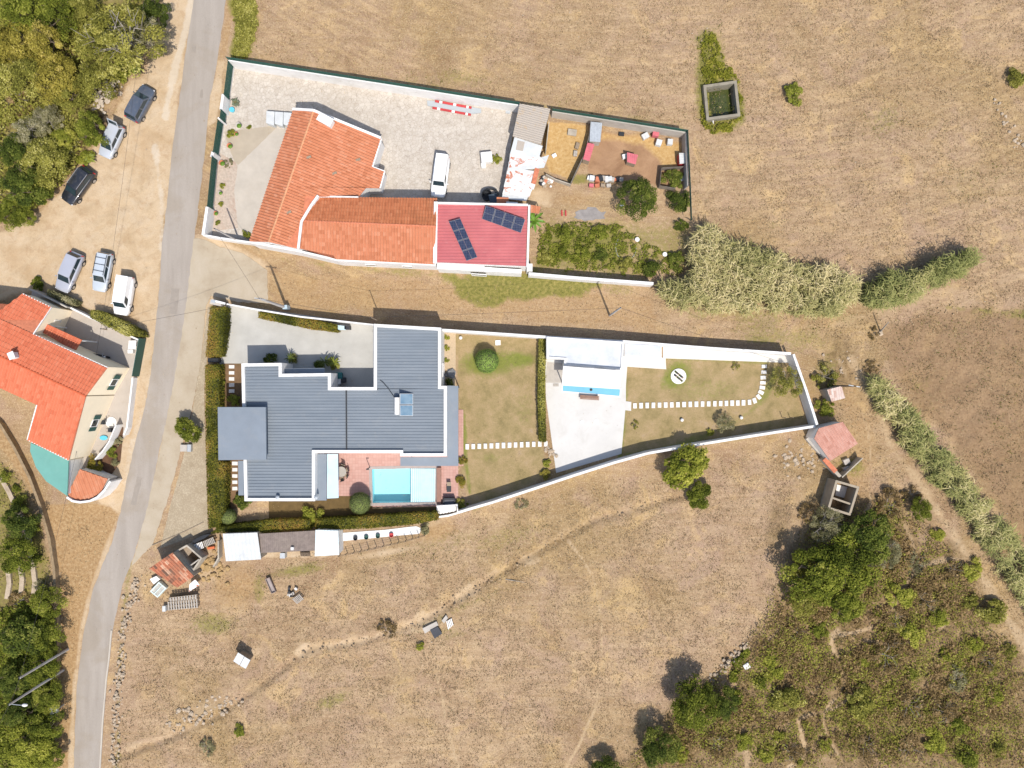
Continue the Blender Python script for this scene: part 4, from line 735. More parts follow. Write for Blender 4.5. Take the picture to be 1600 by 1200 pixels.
def solar_array(label, corners, z, nu, nv, tilt):
    P = [px(x, y, zz) for (x, y), zz in zip(corners, z)]; cen = sum(P, Vector()) / 4; o = thing('solar_array', label, 'solar array', Vector((cen.x, cen.y, 3.6)), 'solar panels on the red roof')
    at = lambda u, v: P[0].lerp(P[1], u).lerp(P[3].lerp(P[2], u), v)
    for i in range(nu):
        for j in range(nv):
            g = 0.005; u0, u1, v0, v1 = i / nu + g, (i + 1) / nu - g, j / nv + g, (j + 1) / nv - g
            fr = MB().slab([at(u0, v0), at(u1, v0), at(u1, v1), at(u0, v1)], 0.04).build('panel', mat('panel_frame', (0.16, 0.17, 0.19, 1), 0.4, 0.1), o)
            k = 0.010; up = Vector((0, 0, .006)); MB().slab([at(u0 + k, v0 + k) + up, at(u1 - k, v0 + k) + up, at(u1 - k, v1 - k) + up, at(u0 + k, v1 - k) + up], 0.01).build('cells', M['cells'], fr)
    for u, v in ((.05, .1), (.95, .1), (.05, .9), (.95, .9)):
        a = at(u, v); MB().bar(a - Vector((0, 0, .03)), Vector((a.x, a.y, 3.56)), 0.05, 0.05).build('leg', M['steel'], o)
solar_array('narrow solar array of eight dark blue panels leaning west on the red roof', [(701, 346), (719, 341), (746, 402), (729, 408)], (4.2, 4.2, 3.75, 3.75), 2, 4, 0)
solar_array('solar array of eight dark blue panels by the northeast corner of the red roof', [(759, 321), (821, 343), (814, 364), (753, 342)], (4.25, 4.25, 3.8, 3.8), 4, 2, 0)

# ---------------------------------------------------------------- cream house with bright orange roof, west side
cream = thing('cream_house', 'cream walled house with bright orange tiled roof by the parked cars', 'house', px(90, 610))
plA = Plane(67, 588, 5.5, 62, -134, 0.26); plB = Plane(67, 588, 5.5, -62, 134, 0.24)
tiled(cream, plA, [[(-60, 529), (134, 619), (168, 574), (52, 522), (-60, 470)], [(-60, 500), (-60, 470), (52, 522), (80, 480), (36, 459), (-20, 500)]], M['tile_orange'], 21, wallmat=M['cream'], pitch=0.33, course=0.5)
tiled(cream, plB, [[(-60, 529), (75, 591.5), (58, 632.5), (9, 610), (-60, 578)], [(75, 591.5), (134, 619), (107.5, 719), (43, 687), (58, 632.5)]], M['tile_orange'], 22, wallmat=M['cream'], pitch=0.31, course=0.5)
ridge(cream, plA.lift(-60, 529), plA.lift(134, 619), mat('ridge_orange', (0.5, 0.11, 0.045, 1), 0.85, 0.15, 3.0), 0.14)
coping(cream, [plA.lift(168, 574), plA.lift(52, 522), plA.lift(80, 480), plA.lift(36, 459)], 0.10, 0.12, M['white'], 'gutter', -0.02); coping(cream, [plB.lift(43, 687), plB.lift(107.5, 719)], 0.12, 0.12, M['white'], 'gutter', -0.02); coping(cream, [plB.lift(58, 632.5), plB.lift(43, 687)], 0.12, 0.12, M['white'], 'gutter', 0.0)
plP = Plane(95, 530, 3.1, 62, -134, 0.18); tiled(cream, plP, [[(64, 518), (75, 507), (128, 531), (117, 549)]], M['tile_orange'], 23, wall=False, pitch=0.28)
for q_ in ((77, 509), (126, 532)): b0 = plP.lift(*q_); MB().tube(b0 - Vector((0, 0, .1)), Vector((b0.x, b0.y, 0)), 0.08).build('porch_post', M['white'], cream)
chm = MB().box(plA.lift(26, 556) + Vector((0, 0, .3)), (0.5, 0.6, 0.9), 0.4).build('chimney', M['white'], cream); MB().box(plA.lift(26, 556) + Vector((0, 0, .8)), (0.65, 0.75, 0.08), 0.4).build('cap', M['white_old'], chm)
# east wall with green shuttered windows
ea, eb = plB.lift(107.5, 719), plA.lift(168, 574); em = plB.lift(134, 619)
def shutters(a, b, t0, t1, z0, z1):
    a, b = Vector(a), Vector(b); d = (b - a); d.z = 0; n = Vector((d.y, -d.x, 0)).normalized()
    window_on(cream, a, b, t0 + 0.0, t1, z0, z1, out_off=-0.01)
    for s0, s1 in ((t0 - (t1 - t0) * .55, t0 - .004), (t1 + .004, t1 + (t1 - t0) * .55)):
        p0, p1 = a + d * s0 + n * .03, a + d * s1 + n * .03; p0.z = p1.z = (z0 + z1) / 2; MB().bar(p0, p1, 0.05, z1 - z0).build('shutter', M['green_paint'], cream)
shutters(ea, em, 0.50, 0.62, 1.1, 2.3); shutters(em, eb, 0.35, 0.6, 1.1, 2.3)
window_on(cream, px(52, 522, 4), px(80, 480, 4), 0.3, 0.6, 1.1, 2.2)
# green flat terrace roof south of it
grn_roof = thing('green_roof_annexe', 'annexe with a flat sea-green roof joined to the orange house', 'annexe', px(80, 740))
GP = pxs([(48, 692), (107, 719), (105, 775), (72, 752), (56, 730), (47, 705)], 2.9); MB().prism(offset_poly(GP, 0.1), 0, 2.72).build('wall', M['white_old'], grn_roof); MB().slab(GP, 0.16).build('roof', mat('sea_green_sheet', (0.135, 0.315, 0.265, 1), 0.55, 0.07, 0.8, (0.2, 0.36, 0.31, 1), 0.3), grn_roof)
# little tiled gate roof with the rounded white wall
gate = thing('tiled_lean_to', 'small terracotta tiled lean-to inside a curved white wall beside the road', 'lean-to', px(137, 755))
plG = Plane(135, 755, 2.1, 0.3, 1, 0.12); tiled(gate, plG, [[(125, 733), (168, 748), (158, 768), (143, 780), (122, 782), (105, 774)]], M['tile_farm'], 24, pitch=0.45, course=0.62, amp=0.09, wallmat=M['white_old'])
arc = [(104, 777), (113, 783), (125, 785), (140, 783), (152, 777), (163, 766), (172, 752)]; MB().wall(pxs(arc, 2.3), 0, 2.3, 0.22).build('curved_wall', M['white'], gate)

# ================================================================ BOUNDARY WALLS, FENCES, POLES, WIRES
def wall_thing(name, label, pts, zt, th, m, cat='wall', z0=-0.06):
    return tag(MB().wall(pxs(pts, zt), z0, zt, th).build(name, m), label, cat)
def net_fence(name, label, pts, z0, z1, ztrace, bay=2.6, cat='fence'):
    P = pxs(pts, ztrace); o = thing(name, label, cat, Vector((*P[0].xy, z0)))
    for a, b in zip(P[:-1], P[1:]):
        L = (b - a).length; n = max(1, round(L / bay))
        for k in range(n):
            q0, q1 = a.lerp(b, k / n), a.lerp(b, (k + 1) / n); q0.z = q1.z = (z0 + z1) / 2
            MB().bar(q0, q1, 0.014, z1 - z0).build('net_panel', M['net'], o)
            MB().tube(Vector((*q0.xy, z0)), Vector((*q0.xy, z1 + .06)), 0.03, n=6).build('post', M['green_paint'], o)
        q0, q1 = a.copy(), b.copy(); q0.z = q1.z = z1; MB().tube(q0, q1, 0.022, n=6).build('rail', M['green_paint'], o)
    return o
wall_thing('courtyard_wall', 'long white wall along the north side of the farm courtyard', [(357, 93.5), (620, 134), (812, 164)], 2.0, 0.2, M['white'])
wall_thing('concrete_wall', 'bare grey concrete wall behind the hen runs', [(863, 173.5), (1072, 206.5), (1075, 290)], 1.7, 0.18, M['concrete'])
net_fence('net_fence', 'green net fence on top of the long white courtyard wall', [(356.5, 93), (620, 133.5), (812, 163.5)], 2.02, 2.7, 2.05)
net_fence('net_fence', 'green net fence on top of the grey concrete wall', [(863, 173), (1073, 206), (1077, 290), (1079, 345)], 1.72, 2.35, 1.75)
# street side of the farm: plinth, pillars and green panels
street = thing('street_fence', 'white plinth and pillars with green screen panels along the road', 'fence', px(345, 230))
MB().wall(pxs([(363, 100), (356, 147)], 0.5), -0.05, 0.5, 0.2).build('plinth', M['white'], street); MB().wall(pxs([(351, 172), (348, 187)], 0.5), -0.05, 0.5, 0.2).build('plinth', M['white'], street); MB().wall(pxs([(346, 190), (338, 240)], 0.6), -0.05, 0.6, 0.22).build('plinth', M['white'], street); MB().wall(pxs([(336, 245), (329, 322)], 0.6), -0.05, 0.6, 0.22).build('plinth', M['white'], street)
for pts in ([(356, 95), (349.5, 147)], [(345, 171), (343, 184)], [(340, 187), (332.5, 237)], [(331, 244), (323.5, 322)]):
    MB().wall(pxs(pts, 2.1), 0.62, 2.1, 0.02).build('screen_panel', M['net'], street)
    for q_ in pts: b0 = px(*q_, 2.1); MB().box((b0.x, b0.y, 1.4), (0.06, 0.06, 1.6)).build('post', M['green_paint'], street)
for pts in ([(348.5, 147), (345, 171)], [(343, 184), (341, 186)], [(332.5, 237), (330.5, 245)], [(323.5, 323), (317, 367)]):
    MB().wall(pxs(pts, 1.85), -0.05, 1.85, 0.3).build('pillar', M['white'], street)
wall_thing('garden_wall', 'low white wall at the southwest corner of the farm garden', [(317, 367), (345, 372), (390, 378.5)], 1.5, 0.2, M['white'])
wall_thing('kitchen_garden_wall', 'white wall along the lane below the kitchen garden', [(826, 427.5), (900, 434), (1021, 443)], 1.8, 0.3, M['white'])
tag(MB().slab(pxs([(823, 412), (832, 412), (832, 424), (823, 424)], 1.9), 1.95).build('meter_box', M['white_old']), 'small white masonry box beside the red roofed outbuilding', 'meter box')
# modern house plot
wall_thing('drive_wall', 'grey topped wall between the lane and the gravel drive', [(354, 475), (403, 484), (470, 495), (584, 507.5)], 1.7, 0.16, M['white_old'])
wall_thing('north_garden_wall', 'white wall along the lane behind the lawn and annexe', [(690, 515.5), (854, 526.5), (975, 533.5), (1110, 544), (1236, 552.5)], 2.2, 0.26, M['white'])
wall_thing('east_garden_wall', 'white wall closing the pointed east end of the garden', [(1240, 553.5), (1260, 610), (1277, 664)], 2.0, 0.26, M['white'])
wall_thing('south_garden_wall', 'curving white wall between the lawns and the lower dry field', [(716, 801), (732, 796), (770, 785), (840, 762), (900, 742), (960, 723), (1012, 708.5), (1060, 700), (1140, 687), (1200, 677.5), (1274, 666)], 1.8, 0.26, M['white'])
gp = thing('gate_pier', 'grey gate pier with letter box at the drive entrance', 'gate pier', px(342, 474)); MB().box(px(342, 474.5, 0.85), (1.25, 0.5, 1.75), -0.2).build('pier', M['concrete'], gp); MB().box(px(337, 472, 1.2), (0.45, 0.3, 1.4), -0.2).build('box', M['steel'], gp); MB().bar(px(331, 469, 1.8), px(352, 474.5, 1.8), 0.22, 0.08).build('cap', M['white'], gp)
tag(MB().box(px(335, 563, 0.4), (1.15, 0.45, 0.85)).build('bin_housing', M['black_plastic']), 'dark box between the two lengths of the street hedge', 'box')
ps = thing('pool_steps', 'white garden steps and low wall below the terrace', 'steps', px(700, 795))
for k in range(6): MB().slab(pxs([(682 + k * 5, 791), (687 + k * 5, 791), (687 + k * 5, 803 - k), (682 + k * 5, 805 - k)], 0.1 + 0.1 * k), 0.12 + 0.1 * k).build('step', M['white_old'], ps)
MB().wall(pxs([(682, 791), (714, 789), (715, 803)], 1.0), -0.05, 1.0, 0.12).build('railing_wall', M['white'], ps); MB().wall(pxs([(684, 808), (700, 806), (714, 802)], 0.5), -0.05, 0.5, 0.2).build('low_wall', M['white'], ps)
# stepping stones: one object for each slab under its path
t = NT('white_stepping_slab'); p = t.pos(); c = t.ramp(t.noise(p, 2.0, 5, 0.6), [(0.3, (0.60, 0.56, 0.51, 1)), (0.7, (0.74, 0.71, 0.67, 1))]); M['slab'] = t.out(c, 0.85)
def stones(label, spots, sx, sy):
    o = thing('stepping_stone_path', label, 'path', px(*spots[0][:2])); me = None
    for x, y, a in spots:
        if me is None: me = MB().box((0, 0, 0.0), (sx, sy, 0.09)).mesh('slab', M['slab'], bevel=0.012)
        s = link('slab', me, o, px(x, y, 0.02) - ORG[o.name]); s.rotation_euler = (0, 0, math.radians(a) + random.uniform(-.03, .03)); s.scale = (random.uniform(.94, 1.05), random.uniform(.94, 1.05), 1)
stones('straight row of white stepping slabs across the square lawn', [(730 + i * 9.45, 698 - i * 0.35, 0) for i in range(14)], 0.40, 0.60)
row = [(992 + i * 9.6, 634 - i * 0.25, 0) for i in range(14)] + [(1126 + i * 8.9, 630.5 - i * 0.3, 0) for i in range(5)] + [(1171, 628.5, 5), (1179, 626, 20), (1185.5, 620, 40), (1189, 613, 62), (1191, 605.5, 82), (1192, 598, 88), (1192.5, 590, 90), (1193.5, 581.5, 90), (1194, 572.5, 90)]
stones('curving line of white stepping slabs across the east lawn', row, 0.40, 0.60)
stones('short column of pale slabs by the west entrance of the modern house', [(362, 573 + i * 9.5, 90) for i in range(5)] , 0.40, 0.62); stones('column of pale slabs along the southwest wall of the modern house', [(367, 724 + i * 9.8, 90) for i in range(5)], 0.40, 0.60)

def utility_pole(label, base, top, r=0.13, arm=False, lamp=False, m=None, name='utility_pole'):
    bx, by = base; tx, ty = top; h = CAM_H * (1 - math.hypot(bx - 800, by - 600) / math.hypot(tx - 800, ty - 600)); B = px(bx, by); o = thing(name, label, 'utility pole' if not lamp else 'lamp post', B)
    T = Vector((B.x, B.y, h)); MB().tube(B - Vector((0, 0, .05)), T, r * 1.15, r * 0.75, 10).build('shaft', m or M['pole'], o)
    if arm: MB().bar(T + Vector((-.6, .1, -.3)), T + Vector((.6, -.1, -.3)), 0.08, 0.08).build('crossarm', M['steel'], o)
    MB().tube(T - Vector((0, 0, .02)), T + Vector((0, 0, .08)), 0.06, n=8).build('insulator', M['dark'], o)
    if lamp:
        e = T + Vector((1.5, 0.05, 0.25)); MB().tube(T - Vector((0, 0, .15)), e, 0.035).build('lamp_arm', M['steel'], o); MB().lathe(e + Vector((.2, 0, -.08)), [(0.10, 0), (0.30, .03), (0.24, .12), (0.06, .17)], 12, 0.55).build('lamp_head', M['white'], o)
    return T
TA = utility_pole('plain grey concrete utility pole beside the road at lower left', (106, 1014.5), (31, 1060)); TB = utility_pole('grey street lamp post with white lamp head below the plain pole', (99, 1047), (13.5, 1100), lamp=True)
TC = utility_pole('pale concrete utility pole with meter cabinet at the drive entrance', (448, 481), (404, 469.5), 0.15, arm=True); TD = utility_pole('utility pole in the lane north of the white deck', (952.5, 493), (969, 480), 0.11); TE = utility_pole('dark wooden pole next to the small pale tiled hut', (1301, 603), (1337, 601), 0.10, arm=True, m=M['bark'])
TF = utility_pole('thin pole against the north wall of the modern house', (597, 504), (579, 495), 0.06, m=M['wood']); TG = utility_pole('grey pole standing in the corner flower bed of the farm', (375, 378), (333.5, 360), 0.10); TH = utility_pole('thin dark pole on the courtyard wall of the cream house', (167, 515), (158, 512), 0.06, m=M['wood'])
tag(MB().box(px(447.5, 480.5, 0.6), (0.5, 0.42, 1.2), 0.1).build('meter_cabinet', mat('pale_blue_cabinet', (0.4, 0.5, 0.55, 1), 0.5, 0.1)), 'small pale blue meter cabinet at the foot of the drive pole', 'cabinet')
def wire(label, a, b, sag):
    a, b = Vector(a), Vector(b); mb = MB(); n = 18; P = [a.lerp(b, k / n) - Vector((0, 0, sag * 4 * (k / n) * (1 - k / n))) for k in range(n + 1)]
    for q0, q1 in zip(P[:-1], P[1:]): mb.tube(q0, q1, 0.013, n=4)
    tag(mb.build('overhead_wire', M['wire']), label, 'wire')
wire('overhead wire running north across the parking ground', TH, px(238, -130, 7.5), 0.6); wire('overhead wire from the lower left pole up to the cream house', TA, TH, 0.8); wire('overhead wire crossing the road to the drive entrance pole', TH, TC, 0.5); wire('overhead wire over the lane between the drive pole and the thin pole', TC, TF, 0.3)
wire('overhead wire over the lane between the thin pole and the pole above the deck', TF, TD, 0.6); wire('overhead wire from the pole above the deck to the pole by the pale hut', TD, TE, 0.6); wire('overhead wire from the farm corner pole to the drive entrance pole', TG, TC, 0.15); wire('overhead wire joining the two lower left poles', TA, TB, 0.1); wire('overhead wire running out of the picture from the lamp post', TB, px(-120, 1350, 7.5), 0.5)

# ================================================================ VEHICLES
PAINT = {}
def paint(name, col, rough=0.28):
    if name not in PAINT:
        t = NT(name); p = t.obj(); c = t.ramp(t.noise(p, 0.8, 3), [(0.3, tuple(v * .92 for v in col) + (1,)), (0.7, col + (1,))]); c = t.mix(t.rng(t.noise(p, 3, 5, .7), .5, .8, 0, .18), c, (.4, .34, .27, 1)); t.out(c, rough, 0.5)
        t.b.inputs['Coat Weight'].default_value = 0.6; t.b.inputs['Coat Roughness'].default_value = 0.08; PAINT[name] = t.m
    return PAINT[name]
M['car_glass'] = mat('car_glass', (0.02, 0.035, 0.042, 1), 0.08, 0.1, 1.0, spec=0.7)
def car(name, label, cat, pos, fwd, pm, L=4.2, W=1.76, H=1.5, belt=0.95, nose=0.72, hood=0.27, tail=0.03, rake_f=0.16, rake_r=0.10, boot=0.0, rails=False, bars=False, open_hatch=False, van=False, rail_m=None):
    a = math.atan2(-fwd[1], fwd[0]); B = px(pos[0], pos[1], 0.7); B.z = 0.0; o = thing(name, label, cat, B, 'parked vehicles', a); X = lambda f: (f - 0.5) * L
    xs = [0, .025, .09, .22, .4, .6, .78, .90, .965, 1.0]; ws = [.74, .88, .96, 1, 1, 1, .985, .94, .84, .66]; xh = 1 - hood
    def ztop(f):
        if f > xh: k = (f - xh) / hood; return belt - 0.04 - (belt - 0.04 - nose) * k ** 1.7
        if f < .03: return belt - .14
        return belt
    vs, fs, K = [], [], 11
    for f, wf in zip(xs, ws):
        w = wf * W / 2; zt = ztop(f); zb = 0.24 if .05 < f < .95 else 0.34
        sec = [(-w * .92, zb), (-w, zb + .18), (-w, zt - .2), (-w * .965, zt - .05), (-w * .86, zt), (0, zt + .035)]; sec = sec + [(-y, z) for y, z in sec[:-1][::-1]]
        vs += [(X(f), y, z) for y, z in sec]
    for i in range(len(xs) - 1):
        for k in range(K): k2 = (k + 1) % K; fs.append((i * K + k, i * K + k2, (i + 1) * K + k2, (i + 1) * K + k))
    fs += [tuple(range(K))[::-1], tuple(range((len(xs) - 1) * K, len(xs) * K))]
    body = MB().add(vs, fs).build('body', pm, o, smooth=True, local=True)
    # cabin
    x0, x1 = X(tail + boot), X(xh + .02); t0, t1 = x0 + rake_r * L * .75, x1 - rake_f * L; wb, wt = W * .44, W * .365; zb = belt - .02
    C = [(x0, -wb, zb), (x1, -wb * .97, zb), (x1, wb * .97, zb), (x0, wb, zb), (t0, -wt, H - .04), (t1, -wt, H - .04), (t1, wt, H - .04), (t0, wt, H - .04)]
    cab = MB().add(C, [(0, 1, 5, 4), (1, 2, 6, 5), (2, 3, 7, 6), (3, 0, 4, 7), (4, 5, 6, 7)]).build('cabin', pm, o, local=True)
    rf = MB().add([(t0 - .03, -wt, H - .045), ((t0 + t1) / 2, -wt - .01, H - .02), (t1 + .03, -wt, H - .045), (t0 - .03, 0, H - .005), ((t0 + t1) / 2, 0, H + .035), (t1 + .03, 0, H - .005), (t0 - .03, wt, H - .045), ((t0 + t1) / 2, wt + .01, H - .02), (t1 + .03, wt, H - .045)], [(0, 1, 4, 3), (1, 2, 5, 4), (3, 4, 7, 6), (4, 5, 8, 7)]); rf.build('roof_panel', pm, o, smooth=True, local=True)
    def pane(nm, q, e=.012, ins=(.06, .94, .08, .9)):
        q = [Vector(v) for v in q]; n = (q[1] - q[0]).cross(q[3] - q[0]).normalized(); at = lambda u, v: q[0].lerp(q[1], u).lerp(q[3].lerp(q[2], u), v) + n * e; u0, u1, v0, v1 = ins
        MB().add([at(u0, v0), at(u1, v0), at(u1, v1), at(u0, v1)], [(0, 1, 2, 3)]).build(nm, M['car_glass'], o, local=True)
    pane('windscreen', [C[1], C[2], C[6], C[5]])
    if not open_hatch and not van: pane('rear_window', [C[3], C[0], C[4], C[7]])
    side = (.05, .97, .12, .86) if not van else (.70, .95, .12, .86)
    if van: pane('side_window', [C[0], C[1], C[5], C[4]], ins=(.72, .95, .12, .86)); pane('side_window', [C[2], C[3], C[7], C[6]], ins=(.05, .28, .12, .86))
    else:
        for s0, s1 in ((.06, .48), (.52, .93)): pane('side_window', [C[0], C[1], C[5], C[4]], ins=(s0, s1, .12, .86)); pane('side_window', [C[2], C[3], C[7], C[6]], ins=(1 - s1, 1 - s0, .12, .86))
    for f in (.185, .81):
        for s in (-1, 1):
            yy = s * (W / 2 - .085); ty = MB().tube((X(f), yy - .1, .31), (X(f), yy + .11 * 1, .31), .31, n=16).build('wheel', M['rubber'], o, local=True); MB().tube((X(f), yy + s * .112 - .004, .31), (X(f), yy + s * .112 + .006, .31), .2, n=12).build('rim', M['rim'], ty, local=True)
    for s in (-1, 1):
        MB().box((X(.965), s * W * .33, nose - .08), (.16, .34, .14), -s * .35).build('headlight', M['clear_lamp'], o, bevel=.03, local=True); MB().box((X(.022), s * W * .385, belt - .2), (.10, .22, .26), s * .25).build('tail_light', M['red_lamp'], o, bevel=.02, local=True)
        MB().box((x1 - .32, s * (W / 2 + .09), belt + .06), (.11, .2, .13)).build('mirror', pm, o, bevel=.03, local=True)
    if rails or bars:
        for s in (-1, 1): MB().bar((t0 + .1, s * wt * .95, H + .05), (t1 - .1, s * wt * .95, H + .05), .045, .04).build('roof_rail', rail_m or M['rim'], o, local=True)
    if bars:
        for u in (.2, .5, .8): xx = t0 + (t1 - t0) * u; MB().bar((xx, -wt, H + .08), (xx, wt, H + .08), .05, .03).build('roof_bar', M['dark'], o, local=True)
    MB().box((X(.5), 0, .3), (L * .9, W * .82, .22)).build('underbody', M['rubber'], o, local=True)
    MB().box((X(.008), 0, .56), (.03, .5, .11)).build('number_plate', M['white'], o, local=True)
    if open_hatch:
        pv = Vector((t0 - .02, 0, H)); e = Vector((t0 - .42, 0, H + .72)); hw = wt * .97
        h = MB().slab([pv + Vector((0, -hw, 0)), pv + Vector((0, hw, 0)), e + Vector((0, hw, 0)), e + Vector((0, -hw, 0))], .07).build('tailgate', pm, o, local=True)
        lp = lambda k, s: pv.lerp(e, k) + Vector((0, s * hw * .8, .012)); MB().add([lp(.2, -1), lp(.2, 1), lp(.75, 1), lp(.75, -1)], [(0, 1, 2, 3)]).build('glass', M['car_glass'], h, local=True)
        MB().add([(x0 + .02, -wb * .9, belt - .1), (x0 + .02, wb * .9, belt - .1), (t0 - .03, wt * .9, H - .12), (t0 - .03, -wt * .9, H - .12)], [(0, 1, 2, 3)]).build('boot_opening', M['rubber'], o, local=True)
    return o
car('parked_car', 'dark slate grey car parked beside the road at the top of the sandy ground', 'car', (219, 162), (27, -50), paint('slate_paint', (0.075, 0.09, 0.12)), 4.15, 1.80, 1.56, 1.0, .80, .26)
car('parked_car', 'silver hatchback with its tailgate open between the slate and black cars', 'car', (174, 220), (-23, 50), paint('silver_paint', (0.42, 0.44, 0.47)), 3.9, 1.68, 1.46, .95, .72, .24, open_hatch=True)
car('parked_car', 'black car with silver roof rails nearest the wood edge', 'car', (122, 290), (-38, 52), paint('black_paint', (0.018, 0.02, 0.026)), 4.45, 1.82, 1.52, .98, .76, .26, rails=True)
car('parked_car', 'plain silver hatchback leftmost of the three cars by the cream house', 'car', (108, 425), (-27, 62), paint('light_silver_paint', (0.36, 0.37, 0.42)), 4.55, 1.8, 1.48, .94, .7, .25)
car('parked_car', 'pale silver estate car with roof bars between the hatchback and the white van', 'car', (160, 425), (-12, 61), paint('pale_blue_silver', (0.45, 0.49, 0.53)), 4.35, 1.66, 1.45, .93, .72, .25, bars=True, rail_m=M['dark'], tail=.01, rake_r=.06)
car('parked_van', 'small white panel van closest to the road by the cream house', 'van', (194, 462), (-10, 62), paint('white_van_paint', (0.80, 0.80, 0.79)), 4.3, 1.76, 1.82, 1.08, .85, .20, tail=.005, rake_f=.13, rake_r=.02, van=True)
car('parked_van', 'white pickup-length van parked on the farm courtyard paving', 'van', (688, 276), (-8, 62), paint('courtyard_white_paint', (0.80, 0.80, 0.78)), 4.6, 1.72, 1.78, 1.05, .92, .27, tail=.005, rake_f=.09, rake_r=.02, van=True)

# ================================================================ FOLIAGE
def leaf_mat(name, stops, transl=0.38):
    t = NT(name); oi = t.new('ShaderNodeObjectInfo'); a = t.attr('leafcol')
    f = t.math('ADD', a.outputs['Fac'], t.math('MULTIPLY', t.math('SUBTRACT', oi.outputs['Random'], 0.5), 0.22)); c = t.ramp(f, stops)
    t.out(c, 0.85, 0.08); tr = t.new('ShaderNodeBsdfTranslucent'); t.l.new(c, tr.inputs[0]); m = t.new('ShaderNodeMixShader'); m.inputs[0].default_value = transl
    t.l.new(t.b.outputs[0], m.inputs[1]); t.l.new(tr.outputs[0], m.inputs[2]); t.l.new(m.outputs[0], t.n['Material Output'].inputs['Surface']); return t.m
K = 1.08
LM = {
 'olive':  leaf_mat('olive_leaves', [(0, alb(76, 76, 32, K)), (.4, alb(124, 122, 54, K)), (.75, alb(162, 156, 76, K)), (1, alb(196, 188, 116, K))]),
 'rust':   leaf_mat('rusty_olive_leaves', [(0, alb(86, 80, 34, K)), (.4, alb(138, 128, 54, K)), (.75, alb(172, 158, 74, K)), (1, alb(200, 182, 106, K))]),
 'green':  leaf_mat('green_leaves', [(0, alb(54, 62, 22, K)), (.4, alb(98, 106, 38, K)), (.75, alb(136, 140, 54, K)), (1, alb(172, 168, 84, K))]),
 'dark':   leaf_mat('dark_green_leaves', [(0, alb(40, 50, 24, K)), (.45, alb(76, 88, 36, K)), (.8, alb(112, 120, 50, K)), (1, alb(148, 148, 74, K))]),
 'bright': leaf_mat('bright_yellow_green_leaves', [(0, alb(86, 92, 30, K)), (.4, alb(134, 138, 52, K)), (.8, alb(168, 166, 72, K)), (1, alb(198, 188, 100, K))]),
 'grey':   leaf_mat('grey_green_leaves', [(0, alb(84, 82, 56, K)), (.4, alb(130, 126, 88, K)), (.8, alb(168, 160, 122, K)), (1, alb(200, 190, 158, K))]),
 'brown':  leaf_mat('dry_brown_scrub', [(0, alb(80, 66, 44, K)), (.4, alb(122, 104, 66, K)), (.75, alb(156, 130, 90, K)), (1, alb(190, 164, 120, K))]),
 'hedge':  leaf_mat('hedge_leaves', [(0, alb(74, 76, 26, K)), (.35, alb(112, 112, 42, K)), (.65, alb(144, 132, 56, K)), (.85, alb(154, 118, 62, K)), (1, alb(176, 158, 76, K))]),
 'reed':   leaf_mat('reed_leaves', [(0, alb(84, 84, 46, .95)), (.3, alb(138, 136, 84, .95)), (.6, alb(174, 164, 110, .95)), (1, alb(214, 196, 150, .95))], 0.15),
 'reedgreen': leaf_mat('green_reed_leaves', [(0, alb(86, 92, 48, .95)), (.4, alb(138, 140, 84, .95)), (.75, alb(172, 164, 106, .95)), (1, alb(210, 194, 146, .95))], 0.15),
 'straw':  leaf_mat('straw_tussocks', [(0, alb(152, 126, 98, .6)), (.35, alb(198, 170, 132, .6)), (.7, alb(228, 202, 158, .6)), (1, alb(246, 224, 178, .6))], .3),
 'ivy':    leaf_mat('creeper_leaves', [(0, alb(78, 84, 26, K)), (.4, alb(124, 126, 44, K)), (.8, alb(164, 156, 66, K)), (1, alb(190, 172, 96, K))]),
 'lawn':   leaf_mat('clipped_green', [(0, alb(96, 130, 48, K)), (.5, alb(130, 164, 72, K)), (1, alb(166, 186, 100, K))]),
 'topi':   leaf_mat('clipped_dark_green', [(0, alb(74, 88, 44, K)), (.5, alb(116, 130, 70, K)), (1, alb(152, 160, 96, K))]),
}
def leaves_mesh(name, P, N, size, seed, lc=None, aspect=0.6):
    """one leaf-sized quad (a bent diamond) for each point, facing roughly along N"""
    r = np.random.default_rng(seed); n = len(P); N = N + r.normal(0, .55, (n, 3)); N /= np.linalg.norm(N, axis=1)[:, None] + 1e-9
    A = np.cross(N, r.normal(0, 1, (n, 3))); A /= np.linalg.norm(A, axis=1)[:, None] + 1e-9; B = np.cross(N, A); s = (size * r.uniform(.6, 1.4, n))[:, None]
    v = np.empty((n, 4, 3)); v[:, 0] = P - A * s; v[:, 1] = P + B * s * aspect - N * s * .15; v[:, 2] = P + A * s; v[:, 3] = P - B * s * aspect - N * s * .15
    me = np_mesh(name, v.reshape(-1, 3), np.arange(n * 4).reshape(n, 4)); lc = r.random(n) if lc is None else np.clip(lc + r.normal(0, .16, n), 0, 1)
    np_attr(me, 'leafcol', np.repeat(np.stack([lc] * 3, 1), 4, 0)); return me
